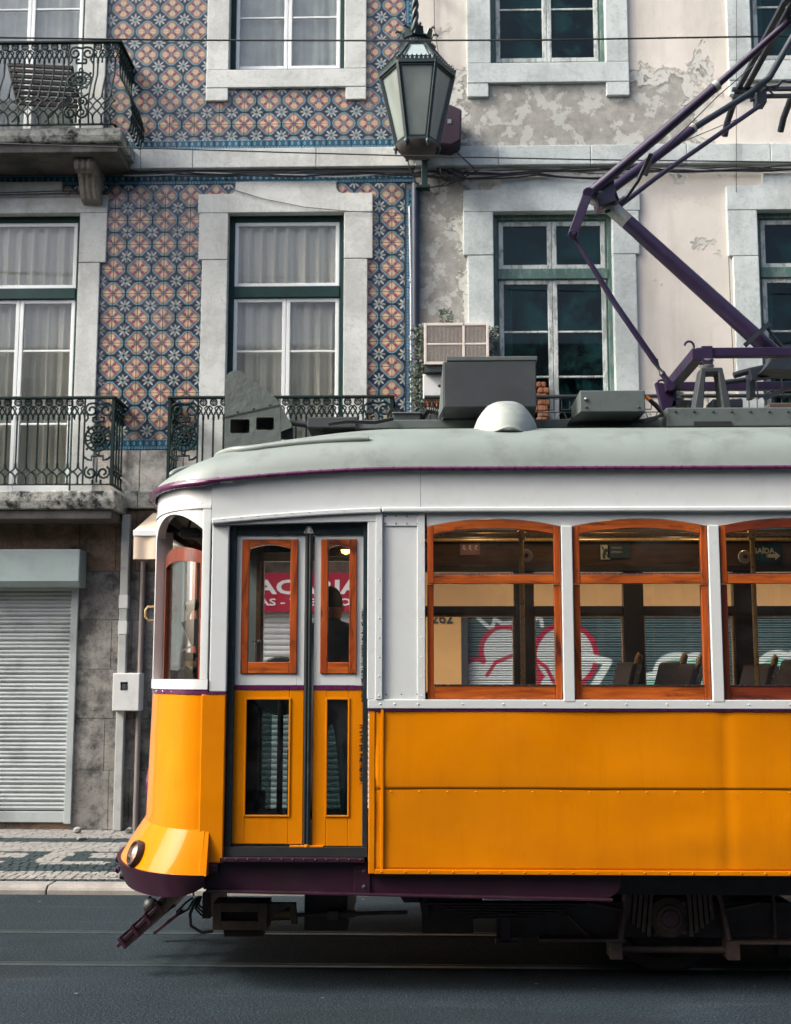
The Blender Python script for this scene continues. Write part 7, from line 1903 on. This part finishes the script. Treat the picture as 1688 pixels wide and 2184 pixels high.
# loudspeaker cabinet behind the lantern
ys0 = 5.98
q = [P(852, 222, ys0), P(957, 219, ys0), P(979, 228, ys0 + .1), P(977, 302, ys0 + .1), P(958, 308, ys0), P(850, 300, ys0)]
spk = MB(); poly_ = [(p[0], p[2]) for p in q]
A, B, C, D = RC(848, 222, 962, 305, ys0); xr_ = PX(982, 260, ys0 + .12)
spk.prism([(A, C + .03), (B, C - .03), (xr_, C + .03), (xr_ + .01, D - .06), (B - .01, D), (A + .02, D - .03)], ys0, ys0 + .28)
sk_ = spk.build('loudspeaker', M['speaker'], bevel=.02); tag(sk_, 'dark purple box fixed to the wall behind the lantern', 'loudspeaker')
r = RC(944, 285, 968, 293, ys0); bd = RC(954, 254, 962, 263, ys0 - .004); MB().box(bd[0], bd[1], ys0 - .006, ys0, bd[2], bd[3]).build('badge', M['inner_grey'], sk_)
# air conditioner with its grille
ya = 5.98; A, B, C, D = RC(905, 689, 1042, 776, ya)
ac = MB().box(A, B, ya + .045, YF + .05, C, D).build('air_conditioner', M['ac'], bevel=.01); tag(ac, 'cream window air conditioner with ribbed grille beside the worn green window', 'air conditioner')
f = MB(); frame_ring(f, (A - .004, B + .004, C - .004, D + .004), ya, ya + .03, .030); xm = A + (B - A) * .615; zm = C + (D - C) * .49
f.box(xm - .013, xm + .013, ya, ya + .03, C, D).box(A, B, ya + .002, ya + .028, zm - .010, zm + .010); f.build('grille_frame', M['ac'], ac, bevel=.004)
MB().box(A + .02, B - .02, ya + .034, ya + .046, C + .02, D - .02).build('grille_dark', M['ink'], ac)
fin_me = MB().box(-.0022, .0022, ya + .006, ya + .03, C + .02, D - .02).mesh('grille_fin', M['ac'])
x = A + .032
while x < B - .03: 
    o = link('grille_fin', fin_me); o.location.x = x; o.parent = ac; x += .0142
MB().box(A, B, ya + .03, YF, C - .075, C - .004).build('drip_tray', M['boxdark'], ac)
A, B, C, D = RC(902, 797, 990, 850, 6.1)
mb_ = MB().box(A, B, 6.1, YF, C, D).build('meter_box', M['plasticbox'], bevel=.01); tag(mb_, 'small pale box with a dark hole, fixed below the air conditioner', 'meter box')
MB().lathe([(0, -.003), (.016, -.003), (.018, 0)], P(937, 823, 6.1), (0, 1, 0), 10).build('knockout', M['ink'], mb_)
for k in range(3): MB().cyl((A + .05 + .05 * k, 6.16, C), (A + .05 + .05 * k, 6.16, C - .07), .012, 8).build('copper_pipe', M['orange_tip'], mb_)
# ivy by the air conditioner
def ivy(name, lab, regions, n):
    r = random.Random(len(lab)); stem = MB(); x0, y0, x1, y1 = regions[0]
    root = empty(name, (PX((x0 + x1) / 2, y1, YF), YF - .05, PZ(y1, YF, 900))); tag(root, lab, 'ivy')
    lv = MB(); ld = MB()
    for (x0, y0, x1, y1, dn) in [(*q, 1) for q in regions]:
        for _ in range(int(n * (x1 - x0) * (y1 - y0) / 5000)):
            u, w = r.random(), r.random(); cx = x0 + (x1 - x0) * (.5 + (u - .5) * (1 - .3 * abs(w - .5))); cy = y0 + (y1 - y0) * w
            dep = YF - .03 - r.random() * .16; c = Vector(P(cx, cy, dep)); s = r.uniform(.012, .030)
            a = Vector((r.uniform(-1, 1), r.uniform(-.6, .2), r.uniform(-1, .4))).normalized(); b = a.cross(Vector((r.uniform(-.4, .4), -1, r.uniform(-.2, .8)))).normalized()
            m = ld if r.random() < .18 else lv
            m.face([c - a * s * .2, c + b * s * .5 + a * s * .3, c + a * s, c - b * s * .5 + a * s * .3])
    o = lv.build('leaves', M['leaf'], None, fix=False); o.parent = root; o.matrix_parent_inverse = Matrix.Translation(-root.location); o['kind'] = 'stuff'
    o = ld.build('dry_leaves', M['leaf_dry'], None, fix=False); o.parent = root; o.matrix_parent_inverse = Matrix.Translation(-root.location); o['kind'] = 'stuff'
    for k in range(4):
        xx = regions[0][0] + (regions[0][2] - regions[0][0]) * (k + .5) / 4; ya_, yb_ = regions[0][1], regions[0][3]
        stem.tube([P(xx + r.uniform(-5, 5), yb_ + (ya_ - yb_) * i / 6, YF - .03) for i in range(7)], .005, 5)
    o = stem.build('stems', M['leaf_dry'], None); o.parent = root; o.matrix_parent_inverse = Matrix.Translation(-root.location)
ivy('ivy', 'dark ivy climbing between the corner pipe and the air conditioner', [(876, 690, 905, 870), (872, 780, 902, 900), (936, 658, 966, 692)], 640)
ivy('ivy', 'ivy growing in the gap between the air conditioner and the worn window', [(1040, 695, 1062, 775)], 640)
# pipes and boxes at the house corner and by the shutter
cpx = PX(882, 600, YF)
o = MB().tube([(cpx + .02, YF - .05, PZ(396, YF, 880)), (cpx + .02, YF - .05, 3.3)], .045, 10).build('drainpipe', pbr('dark_pipe', (.010, .022, .045), .5, var=.3), smooth=50); tag(o, 'dark drainpipe down the corner between tiles and plaster', 'drainpipe')
cx = PX(873, 600, YF)
o = MB().tube([P(873, 440, YF - .02), P(876, 600, YF - .02), P(877, 960, YF - .02)], .011, 8).build('white_conduit', M['plasticbox'], smooth=50); tag(o, 'thin white conduit running down the blue border tiles', 'conduit')
for d in (600, 720, 800): MB().box(PX(872, d, YF), PX(882, d, YF), YF - .035, YF, PZ(d + 3, YF, 876), PZ(d - 3, YF, 876)).build('clip', M['plasticbox'], o)
cx0 = PX(265, 1450, YF); r0 = .045
cd_ = MB().box(cx0 - .045, cx0 + .040, YF - .12, YF - .03, ZP, PZ(1100, YF, 270)).build('conduit', M['conduit'], bevel=.008); tag(cd_, 'grey square trunking on the stained stone beside the tram', 'conduit')
for d in (1285, 1340): MB().box(cx0 - .05, cx0 + .045, YF - .125, YF - .03, PZ(d + 14, YF, 270), PZ(d - 14, YF, 270)).build('joint_cover', M['plasticbox'], cd_, bevel=.004)
A, B, C, D = RC(240, 1436, 298, 1517, 6.08)
eb = MB().box(A, B, 6.08, YF - .02, C, D).build('electrical_box', M['plasticbox'], bevel=.012); tag(eb, 'pale grey electrical box with a dark square lock on the trunking', 'electrical box')
q = RC(257, 1455, 273, 1473, 6.07); l_ = MB().box(q[0], q[1], 6.072, 6.082, q[2], q[3]).build('lock_plate', M['speaker'], eb); q2 = RC(260, 1459, 271, 1471, 6.07); MB().box(q2[0], q2[1], 6.068, 6.074, q2[2], q2[3]).build('lock', M['steel'], eb)
MB().box(A + .006, B - .006, 6.072, 6.079, C + .006, D - .006).build('box_lid', M['plasticbox'], eb, bevel=.006)
xp = PX(304, 1400, YF); o = MB().tube([(xp, YF - .07, PZ(1200, YF, 300)), (xp - .01, YF - .07, ZP)], .028, 10).build('drainpipe', pbr('pale_pipe', (.17, .15, .135), .6, var=.15), smooth=50); tag(o, 'pale narrow downpipe close behind the tram front', 'drainpipe')
# awning
ya_ = 5.75; A0 = PX(286, 1140, ya_); A1 = PX(420, 1140, ya_); zt0 = PZ(1100, 6.1, 300)
aw = MB().hexa([(A0 + .08, YF - .05, PZ(1096, YF, 300)), (A1, YF - .05, PZ(1096, YF, 300)), (A1, ya_, PZ(1131, ya_, 300)), (A0, ya_, PZ(1131, ya_, 300))], [(A0 + .08, YF - .05, PZ(1096, YF, 300) - .02), (A1, YF - .05, PZ(1096, YF, 300) - .02), (A1, ya_, PZ(1131, ya_, 300) - .02), (A0, ya_, PZ(1131, ya_, 300) - .02)]).build('awning', M['awning']); tag(aw, 'cream canvas awning showing behind the front of the tram', 'awning')
MB().box(A0 - .005, A1, ya_ - .02, ya_ + .03, PZ(1144, ya_, 300), PZ(1131, ya_, 300)).build('front_bar', M['sash_white'], aw, bevel=.006)
def val(u, v): x = A0 + (A1 - A0) * u; return (x, ya_ - .005 + .008 * math.sin(x * 30), PZ(1193, ya_, 300) + (PZ(1144, ya_, 300) - PZ(1193, ya_, 300)) * v)
MB().grid(val, 30, 2).build('valance', M['awning'], aw, smooth=60)
# folded slatted table standing on the upper balcony
ytb = 5.95
tb = empty('folding_table', P(90, 262, ytb)); tag(tb, 'dark slatted folding table leaning on the upper balcony', 'table')
def tp(name, mb, mat=M['wood_slat']):
    o = mb.build(name, mat, None, bevel=.003); o.parent = tb; o.matrix_parent_inverse = Matrix.Translation(-tb.location)
for i in range(8):
    f = i / 7; a = Vector(P(18 + 20 * f, 139 + 82 * f, ytb - .08 * f)); b = Vector(P(154 + 12 * f, 146 + 82 * f, ytb - .08 * f)); tp('table_slat', MB().bar(a, b, .02, .048, (0, .3, 1)))
tp('table_edge', MB().bar(P(17, 136, ytb + .02), P(38, 224, ytb - .06), .02, .03)); tp('table_edge', MB().bar(P(152, 142, ytb + .02), P(172, 232, ytb - .06), .02, .03))
for (a, b) in (((34, 150), (40, 262)), ((150, 200), (95, 262)), ((60, 220), (24, 262)), ((140, 225), (150, 262))): tp('table_leg', MB().cyl(P(*a, ytb + .03), P(*b, ytb + .03), .010, 6), M['iron_black'])
# wires
def wire(name, pts, Y, r, lab, cat, mat=M['cable'], group=None):
    o = MB().tube([P(p[0], p[1], Y if not isinstance(Y, list) else Y[i]) for i, p in enumerate(pts)], r, 6).build(name, mat, smooth=60); tag(o, lab, cat, group); return o
wire('overhead_wire', [(-700, 72), (-200, 78), (0, 81), (400, 86), (800, 86.5), (1150, 85), (1688, 76), (2300, 62)], 3.2, .0085, 'thick black wire crossing in front of the lantern crown', 'wire')
wire('overhead_wire', [(-700, 285), (-200, 300), (0, 307), (300, 316), (600, 325), (900, 333), (1250, 340), (1688, 345), (2300, 350)], 4.4, .007, 'black wire crossing just below the lantern', 'wire')
wire('guy_wire', [(495, 404), (560, 424), (650, 442), (760, 452), (870, 455)], YF - .06, .004, 'thin sagging wire in front of the middle window lintel', 'wire')
wire('thin_cable', [(1797/1.14455, -60), (1797/1.14455, 240), (1797/1.14455, 410)], YF - .08, .004, 'thin cable hanging over the surround of the upper right window', 'cable', M['cable'])
wire('thin_cable', [(1558, 415), (1553, 520), (1560, 700), (1566, 800)], YF - .02, .004, 'thin cable running down the pink plaster at the right', 'cable', M['cable'])
wire('thin_cable', [(925, -20), (926, 60), (935, 118)], YF - .02, .004, 'thin cable on the plaster right of the lantern stem', 'cable', M['cable'])
# cable bundles under the string course
cbn = empty('cable_bundle', P(880, 365, YF - .07)); tag(cbn, 'bundle of black and grey cables sagging along the string course', 'cables')
rr = random.Random(3)
for k in range(9):
    pts = []; y0 = 362 + rr.uniform(0, 8); ph = rr.uniform(0, 6); a = rr.uniform(1.5, 4)
    for i in range(40):
        x = 262 + (1760 - 262) * i / 39; base = y0 + (6 if x < 880 else 2 - 8 * (x - 880) / 800); s = a * math.sin(x * .013 + ph) + a * .6 * math.sin(x * .031 + ph * 2)
        if k > 6 and not (860 < x < 1400): continue
        if k > 6: s += 16 * abs(math.sin((x - 860) / 90))
        pts.append(P(x, base + s, YF - .07 - .004 * k))
    o = MB().tube(pts, rr.uniform(.005, .010), 5).build('cable', M['cable_grey'] if k in (1, 4) else M['cable'], None, smooth=60); o.parent = cbn; o.matrix_parent_inverse = Matrix.Translation(-cbn.location)
for pts in ([(262, 372), (240, 395), (222, 410), (120, 408), (0, 412), (-60, 414)], [(262, 374), (244, 398), (228, 414), (120, 413), (0, 416)], [(880, 372), (888, 395), (905, 402), (940, 396), (975, 372), (1000, 362)], [(905, 400), (950, 396), (985, 380), (1020, 362)], [(875, 318), (870, 345), (876, 370), (900, 380), (912, 392)], [(958, 310), (985, 335), (1012, 360)], [(1340, 372), (1400, 366), (1460, 362)]):
    o = MB().tube([P(*p, YF - .10) for p in pts], .008, 6).build('cable', M['cable'], None, smooth=60); o.parent = cbn; o.matrix_parent_inverse = Matrix.Translation(-cbn.location)
kn = MB()
for k in range(9): kn.tube([P(960 + rr.uniform(-5, 5) + 26 * math.cos(t * .7 + k), 372 + 14 * math.sin(t * .7 + k * 1.3), YF - .10 - .01 * k) for t in range(9)], .008, 5)
o = kn.build('cable_coil', M['cable'], None, smooth=60); o.parent = cbn; o.matrix_parent_inverse = Matrix.Translation(-cbn.location)
